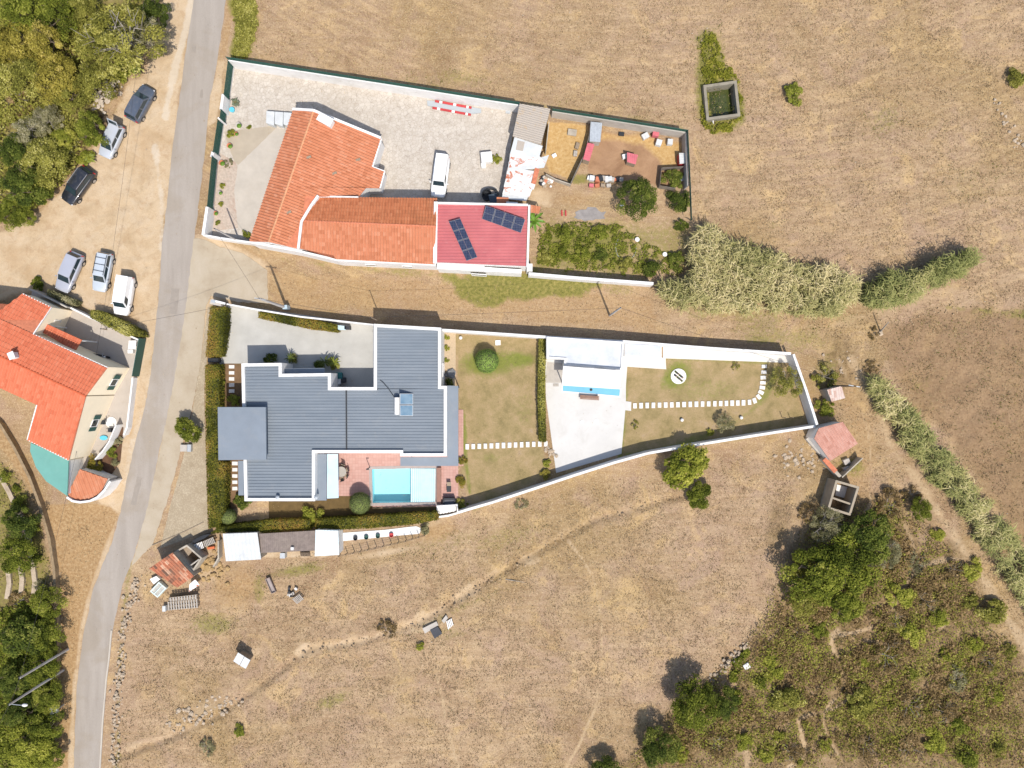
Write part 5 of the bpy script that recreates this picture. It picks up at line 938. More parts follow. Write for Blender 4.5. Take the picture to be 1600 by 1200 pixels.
def crown_points(seed, rx, rz, nl, n, squash=0.75, low=0.15, spread=0.62, lobe=(.3, .52)):
    """leaf points over a heap of overlapping clumps; height 0 is the crown base"""
    r = np.random.default_rng(seed); P, N, Cc = [], [], []
    for k in range(nl):
        a = r.uniform(0, 2 * np.pi); d = np.sqrt(r.random()) * spread * rx; R = rx * r.uniform(*lobe); zc = rz * (0.30 + 0.55 * (1 - (d / (rx * spread + 1e-6)) ** 2) * r.uniform(.6, 1.15)); c = np.array([d * np.cos(a), d * np.sin(a), zc]); m = int(n / nl * r.uniform(.7, 1.3))
        D = r.normal(0, 1, (m, 3)); D /= np.linalg.norm(D, axis=1)[:, None]; D[:, 2] = np.where(r.random(m) < .8, np.abs(D[:, 2]), D[:, 2]); q = R * r.uniform(.62, 1.06, m) ** 1
        P.append(c + D * q[:, None] * np.array([1, 1, squash])); N.append(D + np.array([0, 0, .7])); Cc.append(np.full(m, r.uniform(.2, .75)) + .25 * (q / R - .8))
    P = np.concatenate(P); P[:, 2] = np.maximum(P[:, 2], low * r.random(len(P))); return P, np.concatenate(N), np.concatenate(Cc)
def limbs_mesh(seed, rx, h, rz, m, n=7, thick=0.10, name='trunk'):
    r = random.Random(seed); mb = MB(); top = Vector((r.uniform(-.15, .15), r.uniform(-.15, .15), h + rz * .25)); mb.tube((0, 0, -.05), top, thick * 1.25, thick * .8, 7)
    for k in range(n):
        a = 2 * math.pi * k / n + r.uniform(-.3, .3); s = Vector((0, 0, h * .6)).lerp(top, r.uniform(.2, 1)); e = Vector((math.cos(a) * rx * r.uniform(.5, .85), math.sin(a) * rx * r.uniform(.5, .85), h + rz * r.uniform(.35, .75))); mid = s.lerp(e, .5) + Vector((r.uniform(-.2, .2), r.uniform(-.2, .2), .15))
        mb.tube(s, mid, thick * .55, thick * .38, 5); mb.tube(mid, e, thick * .38, thick * .12, 5)
        for j in range(3): e2 = mid.lerp(e, r.uniform(.2, .9)) + Vector((r.uniform(-.5, .5) * rx * .5, r.uniform(-.5, .5) * rx * .5, r.uniform(.05, .4))); mb.tube(mid.lerp(e, r.uniform(0, .5)), e2, thick * .22, thick * .08, 4)
    return mb.mesh(name, m)
PROTO = {}
def proto(kind, v):
    """unit plants: radius 1 m; 'tree' dense, 'open' feathery with pale limbs, 'bush' to the ground, 'scrub' sparse and twiggy"""
    if (kind, v) in PROTO: return PROTO[(kind, v)]
    sd = hash(kind) % 1 + {'tree': 100, 'open': 200, 'bush': 300, 'scrub': 400, 'orchard': 500}[kind] + v
    if kind == 'tree': P, N, c = crown_points(sd, 1.0, 0.95, 34, 9500, .75, .1, .80, (.12, .34)); cr = leaves_mesh('crown', P, N, .032, sd, c); tr = limbs_mesh(sd, .85, .45, .9, M['bark'], 7, .06)
    elif kind == 'orchard': P, N, c = crown_points(sd, 1.0, 0.85, 34, 6000, .8, .12, .74, (.16, .32)); cr = leaves_mesh('crown', P, N, .046, sd, c); tr = limbs_mesh(sd, .8, .35, .8, M['bark'], 6, .05)
    elif kind == 'open': P, N, c = crown_points(sd, 1.0, 0.8, 44, 7500, .55, .1, .84, (.10, .24)); cr = leaves_mesh('crown', P, N, .026, sd, c, .45); tr = limbs_mesh(sd, .9, .4, .85, M['bark_grey'], 12, .034)
    elif kind == 'bush': P, N, c = crown_points(sd, 1.0, 0.75, 20, 3200, .8, .02, .84, (.13, .38)); cr = leaves_mesh('crown', P, N, .052, sd, c); tr = limbs_mesh(sd, .7, .12, .6, M['bark'], 5, .035, 'stem')
    else: P, N, c = crown_points(sd, 1.0, 0.55, 22, 1500, .7, .0, .88, (.10, .30)); cr = leaves_mesh('crown', P, N, .060, sd, c, .4); tr = limbs_mesh(sd, .9, .08, .6, M['bark_grey'], 9, .022, 'stem')
    PROTO[(kind, v)] = (cr, tr); return PROTO[(kind, v)]
NV = {'tree': 5, 'open': 3, 'bush': 5, 'scrub': 4, 'orchard': 3}; vcount = [0]
def plant(label, x, y, rp, kind, colour, h=None, name=None, cat=None, group=None, sy=1.0, rot=None):
    """plant whose crown shows at pixel (x,y) with radius rp pixels"""
    vcount[0] += 1; v = vcount[0] % NV[kind]; cr, tr = proto(kind, v); R = rp / 14.0; hz = h if h else {'tree': 1.5, 'open': 1.5, 'orchard': 1.3, 'bush': .85, 'scrub': .6}[kind] * R
    zm = {'tree': .9, 'open': .9, 'orchard': .85, 'bush': .5, 'scrub': .4}[kind] * hz; B = px(x, y, zm); B.z = 0
    top = {'tree': 1.5, 'open': 1.4, 'orchard': 1.3, 'bush': .9, 'scrub': .65}[kind]; sz = hz / top
    nm = name or {'tree': 'tree', 'open': 'tree', 'orchard': 'fruit_tree', 'bush': 'bush', 'scrub': 'scrub_bush'}[kind]; o = thing(nm, label, cat or nm.replace('_', ' ').split()[-1], B, group, rot if rot is not None else random.uniform(0, 6.28))
    lift = {'tree': .45, 'open': .4, 'orchard': .35, 'bush': 0, 'scrub': 0}[kind]
    c = link('crown', cr, o, (0, 0, lift * sz)); sy = sy * random.uniform(.72, 1.12); c.scale = (R, R * sy, sz * 1.0)
    if len(cr.materials) == 0: cr.materials.append(LM[colour])
    c.material_slots[0].link = 'OBJECT'; c.material_slots[0].material = LM[colour]
    tname = 'trunk' if kind in ('tree', 'open', 'orchard') else 'stem'; tk = link(tname, tr, o); tk.scale = (R, R * sy, sz); return o
# -- wood at the top left: trees told apart by colour and place
G = 'trees of the wood beside the parking ground'
for lb, x, y, r, k, c in [
 ('large pale olive tree with bare grey limbs nearest the top of the road', 160, 42, 78, 'open', 'olive'), ('dark green tree at the very top beside the road verge', 236, 12, 26, 'tree', 'dark'), ('grey-green twiggy tree right of the large pale olive tree', 208, 45, 44, 'open', 'grey'),
 ('fresh green tree at the top edge left of the large pale tree', 78, 14, 38, 'tree', 'green'), ('green tree in the extreme top left corner', 22, 10, 40, 'tree', 'green'), ('rust-tinged olive tree on the left edge below the corner tree', 12, 62, 42, 'tree', 'rust'),
 ('broad rusty olive tree left of the dark gap in the wood', 56, 62, 42, 'tree', 'rust'), ('yellow-olive tree at the left edge of the upper wood', 22, 108, 40, 'tree', 'olive'), ('golden olive tree in the middle of the wood', 72, 112, 40, 'tree', 'rust'),
 ('olive tree above the pale stone heap', 140, 118, 34, 'tree', 'olive'), ('golden-green tree south of the dark gap', 100, 138, 32, 'tree', 'olive'), ('bright green bushy tree behind the open tailgate', 133, 196, 34, 'tree', 'green'),
 ('yellow-green small tree left of the silver hatchback', 92, 214, 22, 'tree', 'bright'), ('grey-green open tree on the left edge beside bare earth', 30, 205, 34, 'open', 'grey'), ('dark green tree on the left edge above the parking ground', 16, 232, 34, 'tree', 'dark'),
 ('olive tree just above the black car', 54, 250, 38, 'tree', 'olive'), ('dense dark tree at the left edge level with the black car', 22, 285, 40, 'tree', 'dark'), ('round green tree left of the black car', 50, 296, 28, 'tree', 'green'), ('lowest green tree of the wood at the left edge', 10, 326, 30, 'tree', 'green'),
 ('pale twiggy tree between the two bare patches', 66, 180, 26, 'open', 'grey'), ('green tree between the top edge and the large pale tree', 118, 8, 30, 'tree', 'olive'), ('small green tree at the south tip of the wood', 30, 335, 20, 'tree', 'green')]:
    plant(lb, x, y, r, k, c, group=G)
for lb, x, y, r, k, c in [('yellow flowering bush beside the stone heap', 190, 112, 20, 'bush', 'bright'), ('low yellow-green bush between the black and silver cars', 134, 249, 16, 'bush', 'bright'), ('dry brown bush behind the silver hatchback', 152, 190, 13, 'scrub', 'brown'), ('twiggy brown bush left of the silver hatchback', 118, 222, 20, 'scrub', 'brown'), ('grey twiggy bush below the small yellow-green tree', 100, 240, 22, 'scrub', 'grey'),
 ('dry brown bush in the bare patch of the wood', 30, 158, 30, 'scrub', 'brown'), ('brown bush in the dark gap of the wood', 105, 92, 22, 'scrub', 'brown'), ('green bush at the lower edge of the pale tree by the verge', 200, 78, 22, 'bush', 'olive'), ('green bush on the verge below the dark top tree', 236, 48, 16, 'bush', 'green')]:
    plant(lb, x, y, r, k, c)
# understorey of the wood: an uncountable mass
def mass(name, label, cat, poly, n, hgt, size, colour, seed, dens=None, hmin=0.05, norm=(0, 0, 1), aspect=.5):
    r = np.random.default_rng(seed); poly = np.array(poly, float); lo, hi = poly.min(0), poly.max(0); x = r.uniform(lo[0], hi[0], n * 3); y = r.uniform(lo[1], hi[1], n * 3); d = sdist_poly(x, y, [tuple(p_) for p_ in poly]); w = (fbm(x / 9, y / 9, seed + 3) - .5) * 14; ok = d + w > 0
    if dens is not None: ok &= r.random(len(x)) < np.clip(fbm(x / dens, y / dens, seed + 9) * 4 - 1.55, 0, 1)
    if 'scrub' in name: ok &= (r.random(len(x)) > 2.6 * keep_mask((x - 800) / 14, (600 - y) / 14, trk)) & (r.random(len(x)) < np.clip(d / 70 + .12, 0, 1))
    if 'tussock' in name: ok &= r.random(len(x)) > 2.6 * keep_mask((x - 800) / 14, (600 - y) / 14, mx(mx(trk, sand), mx(brown, grn) * .3))
    if name == 'ivy': ok &= sdist_poly(x, y, [(1098, 132), (1152, 124), (1158, 182), (1103, 189)]) < 0
    x, y, d = x[ok][:n], y[ok][:n], d[ok][:n]; hh = hgt * (0.35 + 0.9 * fbm(x / 11, y / 11, seed + 5, 3)) * np.clip((d + 9) / 16, .25, 1); z = hmin + hh * np.sqrt(r.random(len(x))); s = (CAM_H - z) / FPX; P = np.stack([(x - 800) * s, (600 - y) * s, z], 1)
    me = leaves_mesh(name, P, np.tile(np.array(norm, float), (len(P), 1)), size, seed, .15 + .75 * fbm(x / 8, y / 8, seed + 21), aspect); me.materials.append(LM[colour]); return tag(link(name, me), label, cat, kind='stuff')
mass('undergrowth', 'low olive undergrowth filling the wood beside the parking ground', 'undergrowth', [(-30, -20), (252, -20), (245, 40), (222, 75), (196, 112), (160, 130), (150, 205), (118, 262), (80, 302), (30, 345), (-30, 352)], 16000, 1.3, .16, 'olive', 701, 26)
mass('verge_grass', 'rough green grass on the verge above the courtyard wall', 'grass', [(362, -10), (398, -10), (404, 40), (388, 90), (362, 92), (366, 40)], 5000, .35, .10, 'olive', 702)
mass('ivy', 'yellow-green creeper round the concrete water tank', 'creeper', [(1090, 60), (1106, 46), (1120, 58), (1132, 95), (1152, 122), (1163, 185), (1140, 207), (1112, 210), (1096, 195), (1100, 120)], 7000, .6, .10, 'ivy', 703, 9)
# -- scrubland at the lower right
G = 'bushes of the lower right scrubland'
for lb, x, y, r, k, c in [
 ('tallest dark green tree below the roofless ruin', 1366, 846, 44, 'tree', 'dark'), ('broad green tree in the middle of the big clump', 1338, 888, 50, 'tree', 'green'), ('olive tree on the west side of the big clump', 1282, 906, 48, 'tree', 'green'), ('grey twiggy tree between the ruin and the big clump', 1302, 826, 34, 'open', 'grey'), ('yellowish tree at the south foot of the big clump', 1268, 940, 34, 'tree', 'olive'), ('dark green tree at the southeast foot of the big clump', 1325, 945, 38, 'tree', 'green'), ('green tree at the northwest of the big clump', 1262, 892, 26, 'tree', 'olive'),
 ('grey-green small tree east of the big clump', 1392, 868, 28, 'open', 'grey'), ('round fresh green tree standing alone by the cart track', 1446, 798, 22, 'tree', 'green'), ('large round green tree at the west point of the scrubland', 1092, 1112, 44, 'tree', 'green'), ('dark green tree joined to the round tree on its east side', 1136, 1106, 28, 'tree', 'dark'), ('dark tree on the bottom edge left of the dirt path', 1036, 1178, 36, 'tree', 'dark'), ('tree crossing the bottom edge whose shadow falls on the field', 948, 1216, 26, 'tree', 'dark')]:
    plant(lb, x, y, r, k, c)
for lb, x, y, r, k, c in [
 ('yellow-green bush below the lone round tree', 1464, 836, 15, 'bush', 'bright'), ('yellow-green bush just east of the big clump', 1408, 928, 24, 'bush', 'bright'), ('yellow-green bush near the upper cart track end', 1520, 892, 20, 'bush', 'bright'), ('bright bush in the middle of the upper scrub', 1469, 964, 20, 'bush', 'bright'), ('low olive bush right of the middle bright bush', 1514, 940, 18, 'bush', 'olive'), ('large dark bush beside the reeds at the track bend', 1550, 958, 30, 'bush', 'olive'),
 ('tall yellow-green bush above the long bare path', 1425, 994, 23, 'bush', 'bright'), ('deep green bush south of the big clump', 1281, 986, 18, 'bush', 'green'), ('tiny bright bush south of the big clump', 1371, 958, 10, 'bush', 'bright'), ('bright bush on the dark hollow at right', 1526, 1004, 16, 'bush', 'bright'), ('round lime bush left of the dark hollow', 1477, 1026, 13, 'bush', 'bright'), ('paired yellow bush in the centre of the scrub', 1352, 1036, 14, 'bush', 'bright'),
 ('small green bush right of the paired yellow bush', 1426, 1053, 13, 'bush', 'green'), ('brightest yellow bush close to the right edge', 1557, 1090, 15, 'bush', 'bright'), ('long olive bush beside the forked path', 1340, 1098, 30, 'bush', 'olive'), ('wide yellow-flecked bush east of the round tree', 1232, 1092, 30, 'bush', 'olive'), ('green bush below the white block', 1212, 1050, 18, 'bush', 'bright'), ('green bush right of the white block', 1206, 1030, 17, 'bush', 'bright'), ('small green bush under the white block', 1190, 1066, 14, 'bush', 'green'),
 ('slim bright bush on the lower path fork', 1288, 1164, 13, 'bush', 'bright'), ('small lime bush at the bottom edge by the path', 1248, 1190, 11, 'bush', 'bright'), ('green bush in the lower right of the scrub', 1497, 1136, 20, 'bush', 'green'), ('leafy bush on the bottom edge at right', 1462, 1160, 22, 'bush', 'bright'), ('broad green bush on the bottom edge near the corner', 1512, 1184, 24, 'bush', 'green'), ('bush at the right edge beside the last reeds', 1582, 1018, 15, 'bush', 'olive'), ('olive bush near the bottom right corner', 1562, 1170, 16, 'bush', 'olive'),
 ('grey-green bush left of the brightest yellow bush', 1492, 1062, 24, 'scrub', 'grey'), ('dark olive bush in the centre of the lower scrub', 1420, 1100, 28, 'scrub', 'brown'), ('dark bush right of the central lower scrub', 1474, 1110, 28, 'scrub', 'brown'), ('wide brown bush above the paired yellow bush', 1386, 1022, 38, 'scrub', 'brown'), ('small lime bush near the left path', 1220, 1150, 11, 'bush', 'bright'), ('small olive bush at the right above the yellow one', 1551, 1046, 14, 'bush', 'olive'), ('bright bush by the bottom edge left of the path', 1198, 1180, 17, 'bush', 'bright'),
 ('lime bush above the bottom edge left of the path', 1162, 1160, 17, 'bush', 'bright'), ('yellow-green bush right of the dark bottom tree', 1066, 1176, 18, 'bush', 'bright'), ('green bush right of the round green tree', 1150, 1092, 16, 'bush', 'green'), ('dark low bush above the white block', 1196, 1008, 14, 'scrub', 'brown'), ('brown twiggy bush east of the ruin', 1388, 788, 30, 'scrub', 'brown'), ('brown twiggy bush left of the ruin', 1262, 800, 18, 'scrub', 'brown'), ('dark brown bush beside the lone round tree', 1424, 772, 18, 'scrub', 'brown'), ('grey bush right of the big clump', 1430, 880, 22, 'scrub', 'grey'), ('dark brown bush in the upper scrub', 1400, 968, 22, 'scrub', 'brown'),
 ('dark brown bush left of the middle bright bush', 1444, 938, 24, 'scrub', 'brown'), ('brown bush right of the yellow upper bush', 1490, 890, 22, 'scrub', 'brown'), ('brown bush under the deep green bush', 1246, 990, 18, 'scrub', 'brown'), ('dark brown bush by the right hollow', 1540, 1030, 26, 'scrub', 'brown'), ('large brown bush at the bottom right', 1420, 1172, 26, 'scrub', 'brown'), ('brown bush at the bottom between path and corner', 1350, 1160, 26, 'scrub', 'brown'), ('dark bush at the bottom left of the path', 1235, 1172, 24, 'scrub', 'brown'), ('brown bush below the round green tree', 1120, 1160, 24, 'scrub', 'brown')]:
    plant(lb, x, y, r, k, c, group=G)
SCR = [(1240, 860), (1262, 800), (1320, 800), (1400, 770), (1450, 820), (1500, 870), (1550, 960), (1610, 1060), (1610, 1210), (960, 1210), (1040, 1120), (1110, 1060), (1160, 1015), (1190, 960)]
mass('brown_scrub', 'low dry brown scrub covering the lower right slope', 'scrub', SCR, 52000, .85, .13, 'brown', 711, 20); mass('green_scrub', 'patchy olive scrub among the lower right bushes', 'scrub', SCR, 44000, .8, .11, 'olive', 712, 24); mass('yellow_scrub', 'yellow-green sprays of young growth through the lower right scrub', 'scrub', SCR, 16000, .9, .10, 'bright', 714, 30); mass('hedge_bank', 'green growth along the stone bank of the scrubland', 'creeper', [(1140, 1062), (1150, 1030), (1166, 1010), (1172, 1018), (1160, 1045), (1146, 1066)], 2500, .5, .1, 'green', 713)
# -- single trees and bushes of the fields
for lb, x, y, r, k, c in [('large yellow-green fruit tree against the curving white wall', 1078, 730, 44, 'orchard', 'bright'), ('smaller fruit tree just below the large one', 1094, 776, 25, 'orchard', 'green'), ('lone dark green bush in the upper field right of the tank', 1240, 146, 19, 'bush', 'green'), ('low bush at the far right edge of the upper field', 1588, 120, 18, 'bush', 'olive'), ('dark green citrus tree in the hen run corner', 998, 306, 33, 'tree', 'dark'), ('dark shrub by the pointed end of the garden outside the wall', 1288, 588, 22, 'scrub', 'olive'), ('green shrub between the pale hut and the pink shed', 1290, 636, 18, 'bush', 'green'), ('small green bush below the stone pile in the lower field', 374, 1142, 11, 'bush', 'green'), ('thin bare sapling low in the lower left field', 324, 1170, 18, 'scrub', 'grey'),
 ('small bright bush below the slate slab', 655, 1010, 9, 'bush', 'bright'), ('grey-green bush by the end of the pen fence', 664, 826, 12, 'bush', 'grey'), ('dry bush outside the south garden wall', 814, 788, 12, 'scrub', 'grey'), ('bare twiggy tree on the eroded bank', 606, 985, 20, 'scrub', 'brown'), ('dark shrub at the foot of the leaning white pole', 1366, 520, 12, 'scrub', 'brown'), ('brown shrub at the head of the reed row', 1362, 572, 14, 'scrub', 'brown')]:
    plant(lb, x, y, r, k, c)
# -- gardens
for lb, x, y, r, k, c in [('leafy street tree on the pavement in front of the house', 288, 671, 26, 'orchard', 'green'), ('round variegated shrub by the entrance slabs', 344, 600, 13, 'bush', 'bright'), ('round golden shrub against the grey porch', 365, 624, 12, 'bush', 'bright'), ('spiky plant beside the garage door', 458, 561, 10, 'bush', 'olive'), ('dark spiky plants left along the drive shadow', 424, 562, 14, 'bush', 'dark'), ('leafy shrub at the drive left of the bins', 500, 570, 11, 'bush', 'dark'), ('spiky olive shrub next to the bins', 520, 567, 11, 'bush', 'olive'),
 ('shrub under the corner of the lower parapet', 380, 783, 18, 'bush', 'dark'), ('light green climbing shrub arching over the path to the hedge', 488, 806, 20, 'bush', 'bright'), ('dark shrub at the lawn edge by the east terrace', 722, 718, 9, 'bush', 'hedge'), ('brown shrub beside the terrace chairs', 721, 753, 11, 'bush', 'hedge'), ('olive shrub by the garden steps', 722, 788, 12, 'bush', 'olive'), ('lime shrub at the lower corner of the white deck', 854, 724, 9, 'bush', 'bright'), ('reddish shrub at the lower corner of the white deck', 852, 742, 10, 'bush', 'rust'), ('dark green shrub in the pebble strip', 703, 596, 9, 'bush', 'dark'),
 ('open olive tree overhanging the east garden wall', 1236, 598, 29, 'open', 'olive'), ('grey olive sapling by the south garden wall', 1137, 662, 17, 'open', 'grey'), ('tiny green sapling near the wall foot', 1110, 676, 8, 'bush', 'bright'), ('tiny sapling on the lawn east of the deck', 992, 664, 8, 'scrub', 'olive'), ('thin sapling near the top of the east lawn', 1150, 572, 8, 'scrub', 'olive'),
 ('small round shrub at the top of the pebble strip', 697, 527, 5.5, 'bush', 'bright'), ('small round shrub second from the top of the pebble strip', 697, 544, 6, 'bush', 'bright'), ('small round shrub in the middle of the pebble strip', 697, 563, 5, 'bush', 'bright'),
 ('spiky agave-like plant by the farm pedestrian gate', 368, 160, 7, 'bush', 'grey'), ('yellow-green plant at the top of the pebble flower bed', 362, 209, 9, 'bush', 'bright'), ('potted green shrub right of the flower bed', 389, 199, 5, 'bush', 'green'), ('grey tuft in the middle of the pebble flower bed', 356, 255, 9, 'scrub', 'grey'), ('round lime cushion plant low in the flower bed', 347, 290, 6, 'bush', 'bright'), ('lime cushion plant below the first one in the flower bed', 345, 319, 5.5, 'bush', 'bright'), ('round green cushion at the foot of the flower bed', 341, 348, 6, 'bush', 'green'), ('dark green shrub against the south end of the farmhouse', 384, 366, 9, 'bush', 'green'),
 ('leafy shrub curled round the white courtyard pedestal', 774, 248, 10, 'bush', 'bright'), ('dark hedge-like shrub in the far corner of the hen run', 1052, 278, 20, 'bush', 'dark'), ('tall dark shrub on the east side of the kitchen garden', 1060, 312, 22, 'bush', 'dark'), ('slim dark shrub lower on the east side of the kitchen garden', 1064, 350, 14, 'bush', 'dark'), ('dark green bush against the lane wall by the reeds', 1020, 418, 20, 'bush', 'dark'), ('bright bush against the lane wall', 976, 412, 13, 'bush', 'olive'), ('dark shrub at the corner next to the reeds', 1056, 408, 18, 'bush', 'dark'), ('dark clump in the kitchen garden centre', 938, 398, 14, 'bush', 'dark'), ('green row plant in the kitchen garden', 908, 395, 14, 'bush', 'green'), ('bright row plant in the kitchen garden', 880, 392, 13, 'bush', 'green'), ('shrub behind the masonry box in the kitchen garden', 852, 400, 13, 'bush', 'olive'), ('upper green row plant in the kitchen garden', 936, 362, 16, 'bush', 'green'), ('upper left row plant in the kitchen garden', 886, 364, 16, 'bush', 'green'), ('small green plant left in the kitchen garden', 857, 370, 7, 'bush', 'green'),
 ('hanging plants over the cream house gate roof', 146, 726, 19, 'bush', 'hedge'), ('blue-green shrub in the roadside bed of the cream house', 184, 690, 9, 'bush', 'grey'), ('green shrub in the roadside bed of the cream house', 173, 706, 11, 'bush', 'green'), ('pale cactus-like plant at the foot of the roadside bed', 180, 722, 8, 'bush', 'grey'), ('green bush at the corner of the cream house parking', 56, 444, 13, 'bush', 'green'), ('small flower bush at the cream house terrace', 102, 483, 6, 'bush', 'bright')]:
    plant(lb, x, y, r, k, c)
G = 'kitchen garden'
mass('kitchen_garden_plants', 'mixed low vegetables and weeds of the kitchen garden', 'vegetables', [(842, 352), (905, 346), (975, 352), (1010, 380), (1050, 400), (1060, 432), (960, 428), (838, 416)], 8000, .32, .09, 'green', 721, 8)
# -- lower left slope garden
G = 'trees of the lower left slope'
for lb, x, y, r, k, c in [('dark green tree at the left edge beside the stone terraces', 14, 872, 32, 'tree', 'green'), ('round green tree above the stone terraces', 22, 818, 32, 'tree', 'dark'), ('small white-flowered shrub by the upper track wall', 8, 744, 13, 'bush', 'green'), ('shrub below the white-flowered one by the track', 24, 765, 9, 'bush', 'green'), ('flat green shrub beside the curved track', 30, 785, 17, 'bush', 'green'), ('green shrub right of the terraces by the stone wall', 52, 826, 12, 'bush', 'green'), ('second shrub right of the terraces by the stone wall', 56, 872, 10, 'bush', 'green'), ('large glossy citrus tree left of the street lamp', 26, 1000, 42, 'orchard', 'dark'), ('dense green tree at the top of the roadside thicket', 66, 945, 28, 'tree', 'green'), ('dense green tree in the roadside thicket by the poles', 62, 1000, 30, 'tree', 'green'), ('green tree of the thicket under the pole tops', 54, 1050, 34, 'tree', 'green'), ('dark tree of the thicket at the left edge below the citrus', 12, 1070, 34, 'tree', 'dark'), ('green tree of the thicket beside the grey notice box', 64, 1095, 30, 'tree', 'green'), ('dark grey-green tree at lower left of the thicket', 24, 1120, 32, 'tree', 'dark'), ('lighter green tree low in the thicket', 58, 1145, 34, 'tree', 'green'), ('bright green tree on the bottom left edge', 30, 1175, 38, 'tree', 'bright'), ('green tree on the bottom edge beside the road verge', 70, 1190, 26, 'tree', 'green'), ('grey leafless shrub below the stone terraces', 34, 940, 22, 'scrub', 'brown'), ('grey shrub by the thicket top', 62, 915, 14, 'scrub', 'grey')]:
    plant(lb, x, y, r, k, c, group=G if 'thicket' in lb else None)
mass('slope_undergrowth', 'green undergrowth of the lower left slope', 'undergrowth', [(-20, 960), (80, 925), (86, 1000), (84, 1100), (82, 1210), (-20, 1210)], 14000, 1.2, .15, 'green', 731)
mass('terrace_weeds', 'weeds and dry growth among the stone terraces', 'weeds', [(-20, 715), (20, 730), (60, 800), (78, 870), (82, 930), (-20, 960)], 1800, .35, .09, 'olive', 732, 12)

# -- clipped hedges and topiary
def hedge(label, poly, zt, colour='hedge', size=.075, dens=210, name='hedge', seed=801, core=True, group=None):
    P = pxs(poly, zt); cen = sum(P, Vector()) / len(P); o = thing(name, label, 'hedge', Vector((cen.x, cen.y, 0)), group); r = np.random.default_rng(seed); xy = np.array([(v.x, v.y) for v in P]); lo, hi = xy.min(0), xy.max(0); A = (hi[0] - lo[0]) * (hi[1] - lo[1]); n = int(A * dens) + 50
    x, y = r.uniform(lo[0], hi[0], n), r.uniform(lo[1], hi[1], n); d = sdist_poly(x, y, [tuple(v) for v in xy]); ok = d + (fbm(x * .9, y * .9, seed + 6) - .5) * .3 > -.05; x, y, d = x[ok], y[ok], d[ok]; z = zt - .02 - .22 * np.clip(1 - d / .22, 0, 1) ** 2 + (fbm(x * 1.1, y * 1.1, seed) - .5) * .42 + r.normal(0, .03, len(x)); pts = [np.stack([x, y, z], 1)]; nr = [np.tile([0, 0, 1.0], (len(x), 1))]
    for i in range(len(P)):
        a, b = xy[i], xy[(i + 1) % len(P)]; L = np.hypot(*(b - a)); m = int(L * zt * dens * .6) + 2; k = r.random(m)[:, None]; q_ = a + (b - a) * k; pts.append(np.concatenate([q_ + r.normal(0, .05, (m, 2)), (zt * r.random(m))[:, None]], 1)); nn = np.array([b[1] - a[1], a[0] - b[0], 0]) / (L + 1e-9); s = 1 if ((q_[0] + nn[:2] * .1 - xy.mean(0)) ** 2).sum() > ((q_[0] - nn[:2] * .1 - xy.mean(0)) ** 2).sum() else -1; nr.append(np.tile(nn * s, (m, 1)))
    pts = np.concatenate(pts); lc = -.35 + 1.7 * fbm(pts[:, 0] * .45, pts[:, 1] * .45, seed + 4, 3); pts = pts - np.array(ORG[o.name]); me = leaves_mesh('foliage', pts, np.concatenate(nr), size, seed, lc); me.materials.append(LM[colour]); link('foliage', me, o)
    if core: MB().prism(offset_poly(P, .10), 0, zt - .38).build('branches', mat('hedge_core', (0.07, 0.08, 0.03, 1), 0.95, 0.4, 3.0), o)
    return o
hedge('street hedge at the upper left corner of the gravel drive', [(328, 479), (351, 480), (351, 510), (344, 556), (321, 557)], 1.7, seed=801)
hedge('long street hedge in front of the grey porch', [(320, 570), (342, 570), (342, 626), (340, 720), (352, 724), (350, 800), (342, 822), (325, 826), (322, 720)], 1.7, seed=802)
hedge('hedge along the inside of the drive wall', [(403, 487), (470, 496), (526, 508), (526, 518), (480, 512), (404, 496)], 1.5, seed=803)
hedge('low hedge along the south edge left of the climbing shrub', [(340, 824), (350, 822), (420, 814), (484, 812), (484, 828), (420, 832), (330, 833)], 1.5, seed=804)
hedge('low hedge along the south edge below the pool', [(492, 812), (560, 808), (682, 801), (684, 812), (640, 820), (560, 826), (492, 829)], 1.5, seed=805)
hedge('narrow clipped hedge along the west side of the white deck', [(843, 528), (853, 529), (851, 600), (853, 690), (843, 690), (841, 610)], 1.3, 'olive', seed=806)
hedge('ragged hedge between the cream house terrace and the parked cars', [(140, 484), (160, 488), (190, 502), (220, 518), (222, 525), (195, 524), (160, 506), (140, 496)], 1.6, 'olive', seed=807)
hedge('short clipped grey-green hedge behind the silver hatchback', [(74, 452), (98, 462), (118, 470), (114, 477), (90, 468), (72, 460)], 1.4, 'grey', seed=808)
def topiary(label, x, y, rp, h, colour, seed):
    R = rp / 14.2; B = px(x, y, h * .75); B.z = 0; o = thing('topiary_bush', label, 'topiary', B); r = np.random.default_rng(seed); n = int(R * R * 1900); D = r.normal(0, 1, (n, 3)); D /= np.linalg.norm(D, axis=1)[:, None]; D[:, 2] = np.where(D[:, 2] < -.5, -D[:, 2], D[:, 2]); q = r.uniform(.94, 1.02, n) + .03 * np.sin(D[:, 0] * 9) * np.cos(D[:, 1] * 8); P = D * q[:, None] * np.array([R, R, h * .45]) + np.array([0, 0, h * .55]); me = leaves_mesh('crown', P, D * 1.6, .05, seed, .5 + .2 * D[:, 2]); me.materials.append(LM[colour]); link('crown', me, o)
    prof = [(R * .5, h * .16), (R * .86, h * .34), (R * .93, h * .55), (R * .8, h * .8), (R * .4, h * .95)]; MB().lathe((0, 0, 0), prof, 18).build('branches', MATS['hedge_core'], o, local=True); MB().tube((0, 0, 0), (0, 0, h * .3), .09).build('trunk', M['bark'], o, local=True)
topiary('clipped round bright green ball on the square lawn', 760.5, 564, 19.5, 2.4, 'lawn', 821); topiary('clipped round dark ball beside the swimming pool', 561, 787, 17.5, 2.6, 'topi', 822); topiary('clipped low dome at the lower corner of the street hedge', 355, 808, 13, 1.7, 'topi', 823)

